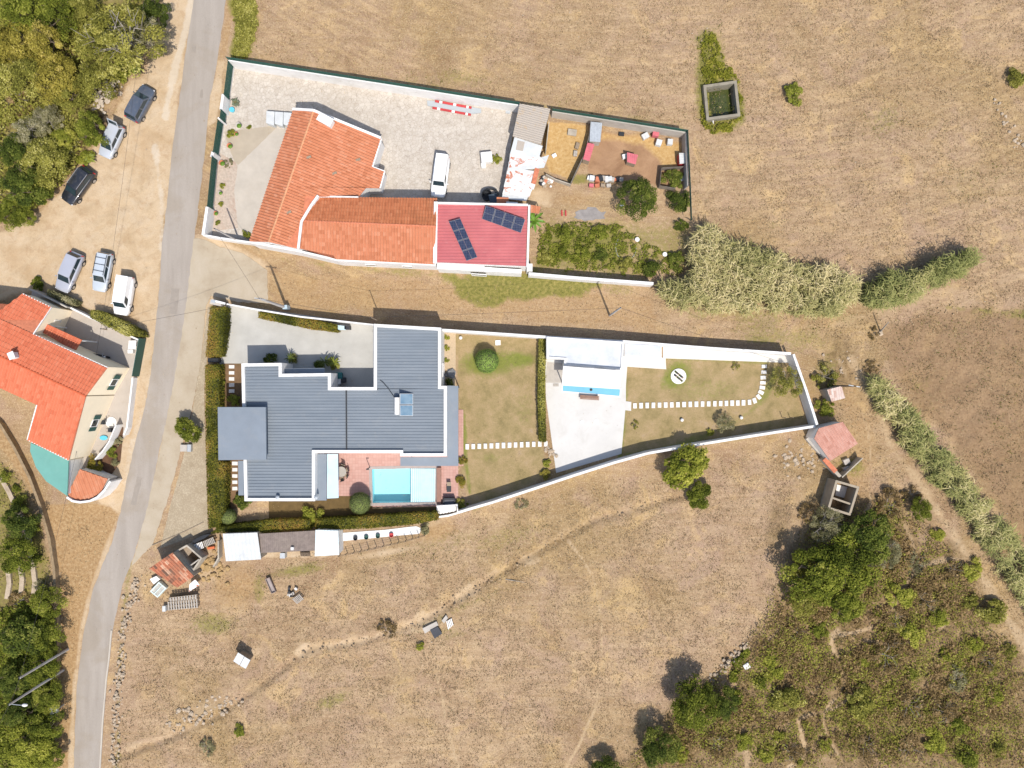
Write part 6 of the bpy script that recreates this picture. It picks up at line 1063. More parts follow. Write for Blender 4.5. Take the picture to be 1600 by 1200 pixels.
# -- giant reeds: uncountable thickets of long arching leaves
def reeds(label, poly, n, hgt, seed, colour='reed'):
    """n canes, each with leaves drooping from its upper part"""
    r = np.random.default_rng(seed); poly = np.array(poly, float); lo, hi = poly.min(0), poly.max(0); x = r.uniform(lo[0], hi[0], n * 6); y = r.uniform(lo[1], hi[1], n * 6); d = sdist_poly(x, y, [tuple(q_) for q_ in poly]); cl = fbm(x / 12, y / 12, seed + 1, 3)
    ok = (d + (fbm(x / 14, y / 14, seed) - .5) * 26 > 0) & (r.random(len(x)) < np.clip(cl * 7 - 2.7, .03, 1)); x, y, cl, d = x[ok][:n], y[ok][:n], cl[ok][:n], d[ok][:n]; n = len(x)
    hh = hgt * (.5 + .8 * fbm(x / 15, y / 15, seed + 2, 3)) * np.clip((d + 14) / 26, .4, 1) * r.uniform(.55, 1.25, n); s = (CAM_H - hh * .75) / FPX; B = np.stack([(x - 800) * s, (600 - y) * s, np.zeros(n)], 1); az = r.uniform(0, 2 * np.pi, n); ln = r.uniform(.05, .28, n) * hh; T0 = B + np.stack([np.cos(az) * ln, np.sin(az) * ln, hh], 1); tone = np.clip(.05 + .85 * fbm(x / 34, y / 34, seed + 8, 3) + r.normal(0, .14, n), 0, 1)
    V, Fc, C = [], [], []; st = np.empty((n, 3, 3)); st[:, 0] = B - [.025, 0, 0]; st[:, 1] = B + [.025, 0, 0]; st[:, 2] = T0; V.append(st.reshape(-1, 3)); Fc.append(np.arange(n * 3).reshape(n, 3)); C.append(np.repeat(tone, 3)); off = n * 3
    for k in range(9):
        u = .38 + .62 * (k + r.random(n)) / 9; p0 = B + (T0 - B) * u[:, None]; a = az + 2.4 * k + r.normal(0, .5, n); L = r.uniform(.35, .85, n); w = r.uniform(.022, .045, n); t_ = np.stack([np.cos(a), np.sin(a), 0 * a], 1); S = np.stack([-np.sin(a), np.cos(a), 0 * a], 1) * w[:, None]; mid = p0 + t_ * (L * .5)[:, None] + np.array([0, 0, 1]) * (L * r.uniform(.15, .5, n))[:, None]; tip = p0 + t_ * L[:, None] + np.array([0, 0, 1]) * (L * r.uniform(-.2, .3, n))[:, None]
        v = np.empty((n, 5, 3)); v[:, 0] = p0 - S * .6; v[:, 1] = p0 + S * .6; v[:, 2] = mid + S; v[:, 3] = mid - S; v[:, 4] = tip; b_ = off + np.arange(n)[:, None] * 5; V.append(v.reshape(-1, 3)); Fc += [b_ + [0, 1, 2], b_ + [0, 2, 3], b_ + [3, 2, 4]]; C.append(np.repeat(np.clip(tone + r.normal(0, .1, n) + (u - .7) * .35, 0, 1), 5)); off += n * 5
    me = np_mesh('giant_reeds', np.concatenate(V), np.concatenate(Fc)); c_ = np.concatenate(C); np_attr(me, 'leafcol', np.stack([c_] * 3, 1)); me.materials.append(LM[colour]); tag(link('giant_reeds', me), label, 'reeds', kind='stuff')
reeds('large pale thicket of giant reeds at the end of the lane', [(1082, 358), (1108, 352), (1135, 378), (1180, 388), (1232, 402), (1280, 418), (1322, 420), (1343, 432), (1336, 465), (1300, 492), (1200, 488), (1100, 486), (1060, 478), (1028, 462), (1028, 444), (1072, 440), (1080, 400)], 2300, 3.4, 841)
reeds('smaller green thicket of giant reeds trailing to the right', [(1350, 458), (1375, 434), (1402, 424), (1440, 428), (1468, 402), (1500, 390), (1526, 384), (1530, 402), (1500, 428), (1455, 446), (1402, 478), (1356, 478)], 900, 3.4, 842, 'reedgreen')
reeds('diagonal row of giant reeds along the right hand field', [(1352, 592), (1374, 582), (1420, 640), (1478, 704), (1526, 765), (1562, 805), (1612, 880), (1612, 960), (1562, 890), (1508, 800), (1440, 726), (1384, 655)], 1900, 2.6, 843, 'reedgreen')

# -- coarse dry tussocks that give the fields their rough nap
for nm, lb, poly, n, sd in (('dry_tussocks', 'coarse straw tussocks of the lower field', [(215, 900), (300, 960), (420, 880), (700, 850), (1000, 750), (1240, 710), (1250, 800), (1190, 950), (1050, 1090), (940, 1210), (190, 1210)], 34000, 761), ('dry_tussocks', 'coarse straw tussocks of the upper field', [(405, -10), (1610, -10), (1610, 470), (1350, 490), (1340, 410), (1085, 345), (1080, 195), (600, 120), (390, 85)], 40000, 762), ('dry_tussocks', 'coarse straw tussocks of the lane and the right hand field', [(430, 415), (1020, 455), (1340, 500), (1610, 480), (1610, 850), (1560, 790), (1370, 580), (1330, 700), (1300, 560), (1150, 530), (450, 480)], 18000, 763)):
    mass(nm, lb, 'grass', poly, n, .12, .075, 'straw', sd, 5.0, hmin=0.0, aspect=.35)

# ================================================================ SHEDS, YARDS AND SMALL THINGS
def rock(mb, c, s, r):
    n = 7; c = Vector(c); top = []; vs = []
    for k, (zz, q) in enumerate(((-.25, .8), (.25, 1.0), (.62, .6))):
        vs += [c + Vector((s * q * r.uniform(.7, 1.2) * math.cos(2 * math.pi * i / n + k * .3), s * q * r.uniform(.7, 1.2) * math.sin(2 * math.pi * i / n + k * .3), s * zz * r.uniform(.7, 1.1))) for i in range(n)]
    fs = [(k * n + i, k * n + (i + 1) % n, (k + 1) * n + (i + 1) % n, (k + 1) * n + i) for k in range(2) for i in range(n)] + [tuple(range(n))[::-1], tuple(range(2 * n, 3 * n))]
    mb.add(vs, fs)
def stone_row(name, label, line, width, n, smin, smax, seed, cat='wall', m=None, h=0.0, kind=None):
    """dry stones heaped along a line: small stones joined as one part, the large ones single parts"""
    r = random.Random(seed); P = pxs(line); o = thing(name, label, cat, P[0]); seg = [(a, b, (b - a).length) for a, b in zip(P[:-1], P[1:])]; tot = sum(s[2] for s in seg); small = MB(); k = 0
    for i in range(n):
        d = r.random() * tot
        for a, b, L in seg:
            if d <= L: break
            d -= L
        q = a.lerp(b, d / L) + Vector((r.gauss(0, width), r.gauss(0, width), 0)); s = r.uniform(smin, smax) * (1 if r.random() > .12 else 1.5); q.z = r.uniform(-.02, h + s * .3)
        if s > .33 and k < 40: mb = MB(); rock(mb, q, s, r); mb.build('stone', m or M['stone'], o); k += 1
        else: rock(small, q, s, r)
    if small.v: small.build('small_stones', m or M['stone'], o)['kind'] = 'stuff'
    return o
def shed(name, label, cat, quad, zs, roofmat, wallmat, prof='wave', pitch=.18, amp=.03, down=(0, 1), course=0., across=False, seed=5, inset=.96, base=0.0, open_sides=False, s=None, kind='stuff'):
    z0, sl = zs; cx = sum(q[0] for q in quad) / len(quad); cy = sum(q[1] for q in quad) / len(quad); pl = Plane(cx, cy, z0, down[0], down[1], sl); B = px(cx, cy, z0); o = thing(name, label, cat, Vector((B.x, B.y, 0)))
    profiled('roof_tiles' if course else 'roof_sheet', pl, [quad], roofmat, o, pitch=pitch, amp=amp, course=course, prof=prof, across=across, seed=seed, kind=kind); P = [pl.lift(*q) for q in quad]; c = sum(P, Vector()) / len(P)
    d = MB(); d.slab([v - Vector((0, 0, .012)) for v in P], .05); d.build('roof_deck', M['wood'], o); Q = [c + (v - c) * inset for v in P]
    if open_sides:
        for v in Q: MB().tube((v.x, v.y, 0), (v.x, v.y, pl.zat(v.x, v.y) - .05), .06, n=6).build('post', M['wood'], o)
    else: MB().prism(Q, base, lambda X, Y: pl.zat(X, Y) - .06).build('wall', wallmat, o)
    return o
# ---- sheds between courtyard and hen runs
shed('fibre_roof_shed', 'shed with ochre-stained corrugated fibre roof at the courtyard corner', 'shed', [(812, 162), (860, 170), (845, 226), (801, 213)], (2.6, .05), M['fibre'], M['plaster_brown'], 'wave', .19, .045, (-1, .2), across=False)
rs = thing('rusty_patchwork_shed', 'lean-to roofed with a patchwork of white and rusty metal sheets', 'shed', px(820, 270)); r_ = random.Random(9)
for i, (q, z, m_) in enumerate([([(804, 214), (848, 228), (842, 247), (797, 240)], 2.42, 'white_sheet'), ([(797, 238), (843, 244), (853, 254), (795, 262)], 2.34, 'rust_sheet'), ([(795, 252), (845, 246), (858, 242), (850, 262), (793, 268)], 2.26, 'white_sheet'), ([(793, 262), (842, 268), (836, 285), (790, 280)], 2.18, 'rust_sheet'), ([(791, 276), (838, 283), (834, 296), (787, 292)], 2.10, 'rust_sheet'), ([(789, 288), (832, 295), (827, 308), (785, 303)], 2.02, 'rust_sheet'), ([(786, 300), (827, 304), (822, 314), (784, 310)], 1.95, 'white_sheet')]):
    zz = [z + r_.uniform(-.03, .03) for _ in q]; MB().slab([px(x, y, k) for (x, y), k in zip(q, zz)], .025).build('roof_sheet', M[m_], rs)
MB().slab(pxs([(809, 219), (820, 222), (817, 236), (806, 234)], 2.47), .02).build('skylight_sheet', M['fibre'], rs); MB().slab(pxs([(836, 262), (843, 264), (837, 288), (830, 286)], 2.3), .06).build('tile_strip', M['terracotta'], rs); MB().prism(pxs([(806, 218), (842, 228), (834, 262), (826, 306), (788, 306), (799, 245)], 1.85), 0, 1.88).build('wall', M['plaster_brown'], rs)
shed('tile_canopy', 'tiny orange tiled canopy behind the red roofed outbuilding', 'canopy', [(776, 308), (795, 309), (792, 320), (776, 319)], (2.2, .1), M['tile_farm'], M['white_old'], 'round', .26, .05, (1, 0), course=.35); tag(MB().slab(pxs([(791, 315), (809, 316), (809, 323), (791, 322)], 2.4), 2.4).build('white_tank', M['white']), 'white block behind the red roofed outbuilding', 'tank')
shed('tile_canopy', 'orange tiled awning at the corner of the red roofed outbuilding', 'canopy', [(829, 320), (845, 323), (842, 334), (829, 332)], (1.9, .12), M['tile_farm'], M['plaster_brown'], 'round', .28, .05, (0, 1), course=.35, open_sides=True)
# ---- hen runs
tag(MB().wall(pxs([(924, 198), (920, 215), (914, 240), (905, 258), (897, 275), (892, 286)], 1.3), 0, 1.3, .08).build('run_fence', mat('rusty_mesh', (.2, .17, .14, 1), .8, .3, 3.)), 'dark leaning fence between the two hen runs', 'fence'); tag(MB().wall(pxs([(853, 272), (868, 280), (892, 288)], .9), 0, .9, .1).build('run_fence', M['plaster_brown']), 'low rubble fence below the ochre hen run', 'fence')
tag(MB().wall(pxs([(858, 190), (853, 235)], 1.5), 0, 1.5, .1).build('run_fence', M['plaster_brown']), 'low wall beside the fibre roofed shed in the ochre run', 'wall')
shed('hen_house', 'hen house with long pale corrugated sheets against the concrete wall', 'hen house', [(923, 190), (941, 192), (938, 222), (921, 221)], (1.5, .1), M['steel'], M['wood_grey'], 'wave', .16, .03, (0, 1)); shed('hen_house', 'hen house with faded red sheet roof at the run fence', 'hen house', [(918, 223), (929, 225), (921, 252), (911, 249)], (1.4, .1), M['pink_sheet'], M['wood'], 'seam', .25, .03, (1, .2)); shed('hen_house', 'small hen house with red ribbed roof in the middle of the run', 'hen house', [(980, 238), (997, 242), (993, 257), (980, 253)], (1.2, .12), M['pink_sheet'], M['wood'], 'seam', .22, .03, (0, 1)); shed('hen_house', 'narrow hen box with white and red lid at the east run wall', 'hen house', [(1061, 239), (1071, 239), (1071, 255), (1062, 256)], (1.1, .1), M['white_sheet'], M['pipe_red'], 'seam', .3, .02, (1, 0))
for lb, x, y, s, rz, m_ in [('white block beside the red ribbed hen house', 976, 245, (.55, .5, .5), .2, 'white_old'), ('tilted white board against the concrete wall', 1008, 213, (.75, .6, .5), .5, 'white_sheet'), ('white box left in the sunny end of the run', 1029, 223.5, (.62, .66, .6), -.3, 'white_sheet'), ('white box right in the sunny end of the run', 1046.5, 222.5, (.58, .62, .6), -.1, 'white_sheet'), ('brick-topped nest box by the concrete wall', 1024, 210, (.7, .55, .7), -.15, 'pink_sheet'), ('pale slab lying in the ochre run', 866, 243, (.5, .4, .2), .5, 'white_old'), ('square feed tray in the ochre run', 894, 207, (1.0, .7, .25), -.15, 'plaster_brown'), ('dark drinking trough upper in the ochre run', 902, 228, (.42, .7, .3), -.3, 'wood'), ('dark drinking trough lower in the ochre run', 899, 240, (.42, .62, .3), -.1, 'wood_grey'), ('dark tray in the shadow end of the brown run', 971, 209.5, (.6, .4, .25), -.1, 'dark'), ('mossy pallet lid by the small pen', 1063, 280, (.9, .55, .3), .4, 'steel')]:
    tag(MB().box(px(x, y, s[2] / 2), s, rz).build('yard_box', M[m_], bevel=.02), lb, 'box')
sp = thing('small_pen', 'small square pen of dark netting in the run corner', 'pen', px(1050, 275)); 
for a, b in (((1034, 262), (1068, 260)), ((1034, 262), (1031, 290)), ((1031, 290), (1056, 294))): MB().wall(pxs([a, b], 1.1), 0, 1.1, .03).build('netting', mat('rusty_mesh', (.2, .17, .14, 1)), sp)
lg = thing('junk_row', 'row of stacked blocks and bins along the south side of the run', 'junk', px(945, 282)); r_ = random.Random(4)
for i in range(12):
    x = 920 + i * 4.6; y = 279 + i * .25 + r_.uniform(-1.5, 1.5); s = (r_.uniform(.3, .55), r_.uniform(.3, .6), r_.uniform(.3, .7)); MB().box(px(x, y, s[2] / 2), s, r_.uniform(-.3, .3)).build('block', [M['white_old'], M['white_sheet'], M['concrete'], M['terracotta'], M['dark'], M['wood_grey']][i % 6], lg)
for i in range(4): x = 924 + i * 9; MB().box(px(x, 290, .2), (.5, .35, .4), r_.uniform(-.3, .3)).build('brick_stack', [M['pink_sheet'], M['terracotta'], M['wood'], M['concrete']][i], lg)
rub = thing('rubble_heap', 'heap of broken pots and rubble below the patchwork shed', 'rubble', px(860, 282)); r_ = random.Random(8)
for i in range(26): mb = MB(); rock(mb, px(r_.gauss(858, 7), r_.gauss(281, 4), .1), r_.uniform(.12, .3), r_); mb.build('rubble_piece', [M['white_old'], M['stone'], M['terracotta'], M['concrete'], M['dark']][i % 5], rub)
# ---- kitchen garden things
ash = paved('ash_patch', [(900, 330), (925, 324), (946, 332), (944, 342), (915, 346), (896, 341)], -0.004, mat('wood_ash', alb(178, 170, 164), .95, .25, 1.5), rag=2.); 
for i, (x, y) in enumerate(((878, 333), (884, 333))): tag(MB().box(px(x, y, .1), (.14, .6, .2), .05).build('brick_row', M['pipe_red']), 'short row of red bricks beside the ash, %s one' % ('left' if i == 0 else 'right'), 'bricks')
def fronds(label, x, y, n, L, w, col, h, name, seed, cat='plant'):
    r = random.Random(seed); B = px(x, y, h); B.z = 0; o = thing(name, label, cat, B); MB().tube((0, 0, 0), (0, 0, h), .09, .06, 7).build('stem', M['bark'], o, local=True)
    for i in range(n):
        a = 2 * math.pi * i / n + r.uniform(-.25, .25); l = L * r.uniform(.7, 1.1); d = Vector((math.cos(a), math.sin(a), 0)); s = Vector((-d.y, d.x, 0)) * w; p0 = Vector((0, 0, h)); p1 = p0 + d * l * .35 + Vector((0, 0, l * .28)); p2 = p0 + d * l * .72 + Vector((0, 0, l * .22)); p3 = p0 + d * l + Vector((0, 0, -.05 * l)); dn = Vector((0, 0, .04))
        mb = MB().add([p0 - s * .2, p0 + s * .2, p1 - s, p1 - dn, p1 + s, p2 - s * .85, p2 - dn, p2 + s * .85, p3], [(0, 1, 4, 3), (0, 3, 2), (2, 3, 6, 5), (3, 4, 7, 6), (5, 6, 8), (6, 7, 8)]); mb.build('leaf', col, o, local=True)
M['banana'] = mat('banana_leaf', alb(120, 160, 50, .55), .5, .25, 3.); M['yucca'] = mat('spiky_leaf', alb(110, 122, 50, .5), .6, .25, 4.); M['cactus'] = mat('cactus_pad', alb(150, 158, 60, .55), .6, .25, 4.)
fronds('banana plant with long bright leaves at the east end of the red roof', 834, 345, 8, 1.5, .17, M['banana'], 1.3, 'banana_plant', 3); fronds('spiky yucca between garage door and bins', 508, 566, 12, .9, .06, M['yucca'], .9, 'yucca', 5); fronds('spiky yucca at the end of the drive planting', 522, 566, 12, .8, .06, M['cactus'], .9, 'yucca', 6); fronds('spiky yucca at the corner of the drive wing', 454, 559, 11, .8, .06, M['yucca'], .9, 'yucca', 7); fronds('prickly rosette by the stone heap', 212, 108, 10, .8, .16, M['cactus'], .5, 'cactus', 8); fronds('prickly rosette beside the black car', 140, 247, 10, .8, .15, M['cactus'], .5, 'cactus', 9); fronds('agave rosette by the farm side gate', 368, 160, 12, .6, .09, mat('agave_leaf', alb(130, 140, 110, .55), .6, .2), .25, 'agave', 10)
mb = MB(); P = [px(978 + 16 * math.cos(a), 387 + 20 * math.sin(a), .03) for a in [i * .35 for i in range(17)]]
for a, b in zip(P[:-1], P[1:]): mb.tube(a, b, .03, n=5)
tag(mb.build('garden_hose', mat('grey_hose', (.42, .45, .42, 1), .6, .1)), 'pale garden hose lying in a loop in the kitchen garden', 'hose')
for lb, x, y in (('white bucket in the kitchen garden near the hose', 995, 375), ('white lump beside the citrus tree', 971, 320), ('white marker by the lane wall shrubs', 1038, 398)): tag(MB().lathe(px(x, y), [(.2, 0), (.26, .3), (.22, .31)], 12).build('bucket', M['white_old']), lb, 'bucket')
# ---- courtyard things
br = thing('striped_barrier', 'stack of pale boards with two red and white striped planks in the courtyard', 'barrier', px(710, 167)); MB().slab(pxs([(667, 157), (684, 158), (752, 170), (752, 176), (736, 178), (668, 165)], .12), .1).build('board', mat('pale_grey_board', alb(206, 212, 214), .6, .06), br)
for y0 in (0, 1):
    x0, ya, x1, yb = ((680, 156, 737, 166.5), (676, 166.5, 736, 177.5))[y0]; d = [(0, .12, 'r'), (.12, .2, 'w'), (.2, .5, 'r'), (.5, .58, 'w'), (.58, .86, 'r'), (.86, .92, 'w'), (.92, 1.0, 'r')]
    for a, b, c in d: f = lambda k: (x0 + (x1 - x0) * k, ya + (yb - ya) * k); (xa, y_a), (xb, y_b) = f(a), f(b); MB().slab(pxs([(xa, y_a), (xb, y_b), (xb - .5, y_b + 3.4), (xa - .5, y_a + 3.4)], .2), .07).build('stripe', M['pipe_red'] if c == 'r' else M['white'], br)
wt = thing('wash_tank', 'row of three white concrete wash tanks against the farmhouse', 'tank', px(435, 184))
for i in range(3): x0 = 416 + i * 13.5; MB().slab(pxs([(x0, 173 + i), (x0 + 13, 174 + i), (x0 + 12, 196 + i), (x0 - .5, 192 + i)], .9), .92).build('tank', M['white_sheet'], wt, bevel=.03)
pd = thing('white_pedestal', 'white masonry pedestal inside the curled shrub of the courtyard', 'pedestal', px(762, 250)); MB().box(px(760.5, 247, .45), (1.25, 1.15, .9), .1).build('block', M['white'], pd, bevel=.03); MB().box(px(755.5, 259, .25), (.5, .55, .5), .1).build('step', M['white_old'], pd)
bb = thing('black_barrel', 'open black barrel with hoses in the shaded courtyard corner', 'barrel', px(766, 310)); MB().lathe(px(761, 307), [(.55, 0), (.6, .9), (.52, .9), (.5, .15)], 18).build('body', M['black_plastic'], bb); MB().box(px(771, 312, .5), (.9, 1.0, 1.0), .2).build('crate', mat('slate_plastic', (.05, .07, .09, 1), .5, .2), bb)
for k in range(3): P = [px(766 + (9 + k * 2) * math.cos(a), 303 + (7 + k) * math.sin(a), .5 + .1 * k) for a in [i * .4 - 2.8 for i in range(9)]]; mb = MB(); [mb.tube(a, b, .05, n=6) for a, b in zip(P[:-1], P[1:])]; mb.build('hose', M['black_plastic'], bb)
tag(MB().box(px(794, 175, .02), (.55, .35, .05), -.1).build('drain_cover', M['steel']), 'small metal drain cover near the north courtyard corner', 'drain cover'); tag(MB().lathe(px(364, 173), [(.22, 0), (.3, .35), (.26, .36)], 14).build('bucket', M['blue_plastic']), 'light blue bucket by the farm side gate', 'bucket')
for lb, x, y, s in (('terracotta pot high in the pebble flower bed', 360, 229, .28), ('terracotta pot in the middle of the flower bed', 348, 256, .3), ('small pot near the foot of the flower bed', 338, 334, .24), ('grey pot at the top corner of the flower bed', 374, 197, .3), ('pot beside the yellow-green plant', 370, 210, .22), ('pot below the grey tuft of the flower bed', 345, 302, .22)):
    pt = thing('plant_pot', lb, 'pot', px(x, y)); MB().lathe(px(x, y), [(s * .7, 0), (s, s * 1.3), (s * .85, s * 1.3)], 14).build('pot', M['terracotta'] if 'grey' not in lb else M['concrete'], pt); MB().lathe(px(x, y, s * 1.2), [(s * .8, 0), (s * .9, s * .3), (s * .3, s * .7)], 8).build('plant', MATS['banana_leaf'], pt)
# ---- concrete water tank in the upper field
tk = thing('water_tank', 'square open concrete tank of green water in the upper field', 'tank', px(1128, 157)); OT = pxs([(1099, 133), (1151, 125.5), (1157, 181), (1104, 188)], .75); ring(MB(), OT, .3, -1.6, .75).build('wall', mat('tank_concrete', alb(176, 166, 146), .9, .2, 1.2, alb(110, 104, 76), .5), tk); IT = offset_poly(OT, .29); MB().add([(v.x, v.y, -.75) for v in IT], [(0, 1, 2, 3)]).build('water', mat('green_tank_water', (.055, .065, .018, 1), .12, .15, .6, spec=.5), tk); MB().tube(px(1114, 188, .4), px(1114.5, 193, .1), .07).build('pipe', M['white'], tk)
# ---- ruins and huts at the right
shed('tiled_hut', 'small hut with pale lichened tiles beside the wooden pole', 'hut', [(1292, 609), (1315, 603), (1320, 622), (1299, 627.5)], (2.0, .15), M['tile_pale'], M['plaster_brown'], 'round', .26, .05, (.2, 1), course=.38)
shed('pink_tile_shed', 'stone shed with faded pink tiled roof at the point of the garden', 'shed', [(1279, 669), (1316.5, 659), (1340, 693), (1297, 720), (1272, 685)], (2.3, .12), M['tile_pink'], M['white_old'], 'round', .27, .055, (.57, .82), course=.42)
tag(MB().wall(pxs([(1262, 684), (1276, 700), (1292, 716)], .5), 0, .5, .5).build('stone_ledge', M['concrete']), 'grey ledge along the west foot of the pink tiled shed', 'ledge')
wl_ = thing('tile_capped_wall', 'short wall capped with orange tiles between the pink shed and the ruin', 'wall', px(1300, 730)); MB().wall(pxs([(1288, 717), (1313, 745)], 1.2), 0, 1.2, .35).build('wall', M['plaster_brown'], wl_); MB().wall(pxs([(1288, 717), (1306, 737)], 1.3), 1.2, 1.32, .5).build('cap', M['terracotta'], wl_)
wall_thing('thin_block_wall', 'thin leaning block wall running up from the ruin', [(1316, 746), (1332, 731), (1348, 716)], 1.2, .12, M['plaster_brown'])
ru = thing('roofless_ruin', 'roofless two-room ruin with bare block walls', 'ruin', px(1318, 778)); ring(MB(), pxs([(1306, 750), (1343, 760.5), (1329, 806), (1293, 795)], 2.1), .24, 0, 2.1).build('wall', mat('pale_block', alb(196, 180, 156), .9, .18, 1.2), ru); MB().wall(pxs([(1301, 778), (1333, 789)], 1.9), 0, 1.9, .2).build('partition', MATS['pale_block'], ru); MB().slab(pxs([(1308, 757), (1324, 761), (1319, 778), (1305, 774)], .06), .05).build('floor_patch', M['white_old'], ru)
for lb, x, y in (('upper pale block in front of the ruin', 1322, 721), ('lower pale block in front of the ruin', 1322, 733)): tag(MB().box(px(x, y, .25), (.7, .6, .5), .4).build('stone_block', M['concrete'], bevel=.04), lb, 'block')
stone_row('stone_pile', 'scattered stone pile west of the pink tiled shed', [(1225, 715), (1245, 722), (1275, 712)], .9, 60, .07, .22, 31, 'stones'); dp = thing('dead_pole', 'bleached leaning pole at the right hand field corner', 'pole', px(1375, 520)); MB().tube(px(1375, 519), px(1374, 519, 0) + Vector((-.25, .9, 2.4)), .09, .05, 7).build('shaft', M['bark_grey'], dp); mb = MB(); rock(mb, px(1375, 520), .35, random.Random(2)); mb.build('stone', M['stone'], dp)
# ---- yard of the tiled shed at the lower left
shed('broken_tile_shed', 'crooked shed with broken orange and brown tiles near the road', 'shed', [(270, 863), (303, 900.5), (277, 918), (233, 888)], (2.5, .15), M['tile_old'], M['plaster_brown'], 'round', .30, .07, (.65, .75), course=.45)
rb = thing('roofless_lean_to', 'roofless lean-to of bare walls behind the broken tile shed', 'lean-to', px(290, 868)); ring(MB(), pxs([(272, 862), (292, 851), (316, 872), (302, 893)], 1.7), .18, 0, 1.7).build('wall', M['plaster_brown'], rb); MB().wall(pxs([(297, 884), (311, 874)], 1.6), 0, 1.6, .14).build('partition', M['wood_grey'], rb); MB().slab(pxs([(274, 862), (292, 853), (300, 862), (288, 876)], 1.0), .05).build('old_roof_sheet', M['wood'], rb)
tag(MB().slab(pxs([(234, 905), (244, 900), (250, 905), (240, 913)], .5), .45).build('stone_bench', M['white_old']), 'pale masonry block at the west corner of the broken tile shed', 'block')
cf = thing('glazed_frame', 'old white window frame used as a cold frame beside the shed', 'cold frame', px(247, 921)); FQ = [(248, 909), (260, 919), (246, 934), (234, 924)]; ring(MB(), pxs(FQ, .55), .14, 0, .55).build('frame', mat('pale_green_paint', (.55, .62, .58, 1), .6, .15), cf); MB().slab(offset_poly(pxs(FQ, .5), .12), .02).build('pane', mat('cloudy_glass', (.45, .43, .37, 1), .15, .3, 2., spec=.6), cf); MB().bar(px(254, 914, .56), px(240, 929, .56), .1, .06).build('glazing_bar', MATS['pale_green_paint'], cf)
def pallet(parent, quad, z, n, m, name='slat'):
    P = pxs(quad, z)
    for k in range(n): a, b = k / n + .02, (k + .72) / n; MB().slab([P[0].lerp(P[1], a), P[0].lerp(P[1], b), P[3].lerp(P[2], b), P[3].lerp(P[2], a)], .03).build(name, m, parent)
    for v in (.08, .5, .92): MB().bar(P[0].lerp(P[3], v) - Vector((0, 0, .09)), P[1].lerp(P[2], v) - Vector((0, 0, .09)), .09, .1).build('bearer', M['wood'], parent)
pw = thing('pallet_stack', 'long low stack of grey wooden pallets below the broken tile shed', 'pallets', px(285, 942)); pallet(pw, [(261, 941), (309, 936), (310, 950), (262, 954)], .8, 12, M['wood_grey']); pallet(pw, [(264, 934), (308, 929), (308, 936), (265, 940)], 1.1, 10, M['wood_grey']); MB().box(px(258, 950, .3), (.35, .6, .6)).build('white_can', M['white_sheet'], pw); MB().prism(pxs([(263, 935), (307, 931), (309, 948), (264, 952)], .6), 0, .62).build('base', M['wood'], pw)
pc = thing('white_crate_pallet', 'pair of whitened pallets leaning above the yard rubble', 'pallets', px(318, 850)); pallet(pc, [(300, 852), (316, 846), (319, 856), (304, 862)], .7, 7, M['white_old']); pallet(pc, [(317, 846), (333, 839), (337, 848), (320, 855)], .75, 7, M['wood_grey']); MB().prism(pxs([(302, 851), (332, 841), (335, 848), (305, 861)], .5), 0, .5).build('base', M['wood'], pc)
tag(MB().slab([px(296, 913, .9), px(305, 905, 1.0), px(312, 914, .8), px(295, 925, .7)], .03).build('white_sheet', M['rust_sheet']), 'bent white sheet lying at the east corner of the broken tile shed', 'sheet'); tag(MB().box(px(330, 856, .25), (.8, .25, .2), .15).build('orange_plank', mat('orange_paint', (.55, .14, .05, 1), .6, .2)), 'orange plank in the rubble yard', 'plank'); tag(MB().slab(pxs([(300, 845), (318, 836), (330, 834), (318, 842), (303, 849)], .8), .8).build('dark_tarp', M['black_plastic']), 'dark blue tarpaulin heap above the whitened pallets', 'tarpaulin')
stone_row('rubble_yard', 'yellowish rubble floor of the shed yard', [(310, 870), (330, 880), (322, 895), (340, 888)], .8, 70, .08, .3, 33, 'rubble', mat('ochre_stone', alb(206, 172, 120), .9, .25, 2.))
wall_thing('yard_wall', 'low dark wall between rubble yard and white shed roof', [(341, 845), (341, 872), (333, 886)], 1.0, .15, M['plaster_brown'])
shed('white_roof_shed', 'long shed with bright white ribbed roof at the south hedge', 'shed', [(348, 834), (402, 832), (408, 874), (353, 877)], (2.2, .04), M['white_sheet'], M['plaster_brown'], 'seam', .42, .03, (.1, 1)); shed('grey_roof_shed', 'open shed with mottled grey-brown roof between two white roofs', 'shed', [(405, 834), (493, 829), (495, 860), (408, 864)], (1.95, .03), mat('mottled_felt', alb(160, 144, 134), .95, .25, 2., alb(196, 180, 160), .4), M['plaster_brown'], 'wave', .22, .02, (0, 1), open_sides=True); shed('pale_roof_shed', 'small shed with pale blue-white roof right of the mottled roof', 'shed', [(493, 828), (528.5, 829), (530, 867), (492, 869)], (2.3, .03), mat('pale_blue_sheet', (.58, .65, .66, 1), .5, .06), M['white_old'], 'seam', .35, .03, (0, 1))
tag(MB().box(px(457, 857, 2.12), (.3, .3, .3)).build('white_bucket', M['white']), 'white bucket sitting on the mottled shed roof', 'bucket'); tag(MB().box(px(443, 867, .4), (.55, .6, .8)).build('metal_box', M['steel']), 'grey metal box under the edge of the mottled roof', 'box')
lg = thing('log_pile', 'short pile of logs under the edge of the mottled roof', 'logs', px(477, 867)); 
for k in range(7): MB().tube(px(470 + k * 2.1, 863, .15 + .1 * (k % 2)), px(471 + k * 2.1, 869, .15 + .1 * (k % 2)), .1, n=7).build('log', M['bark'], lg)
pn = thing('animal_pen', 'long narrow pen with white floor below the south hedge', 'pen', px(595, 838)); MB().slab(pxs([(530, 833), (600, 828), (650, 822), (660, 826), (655, 834), (600, 839), (530, 846)], .03), .05).build('floor', M['white_old'], pn)
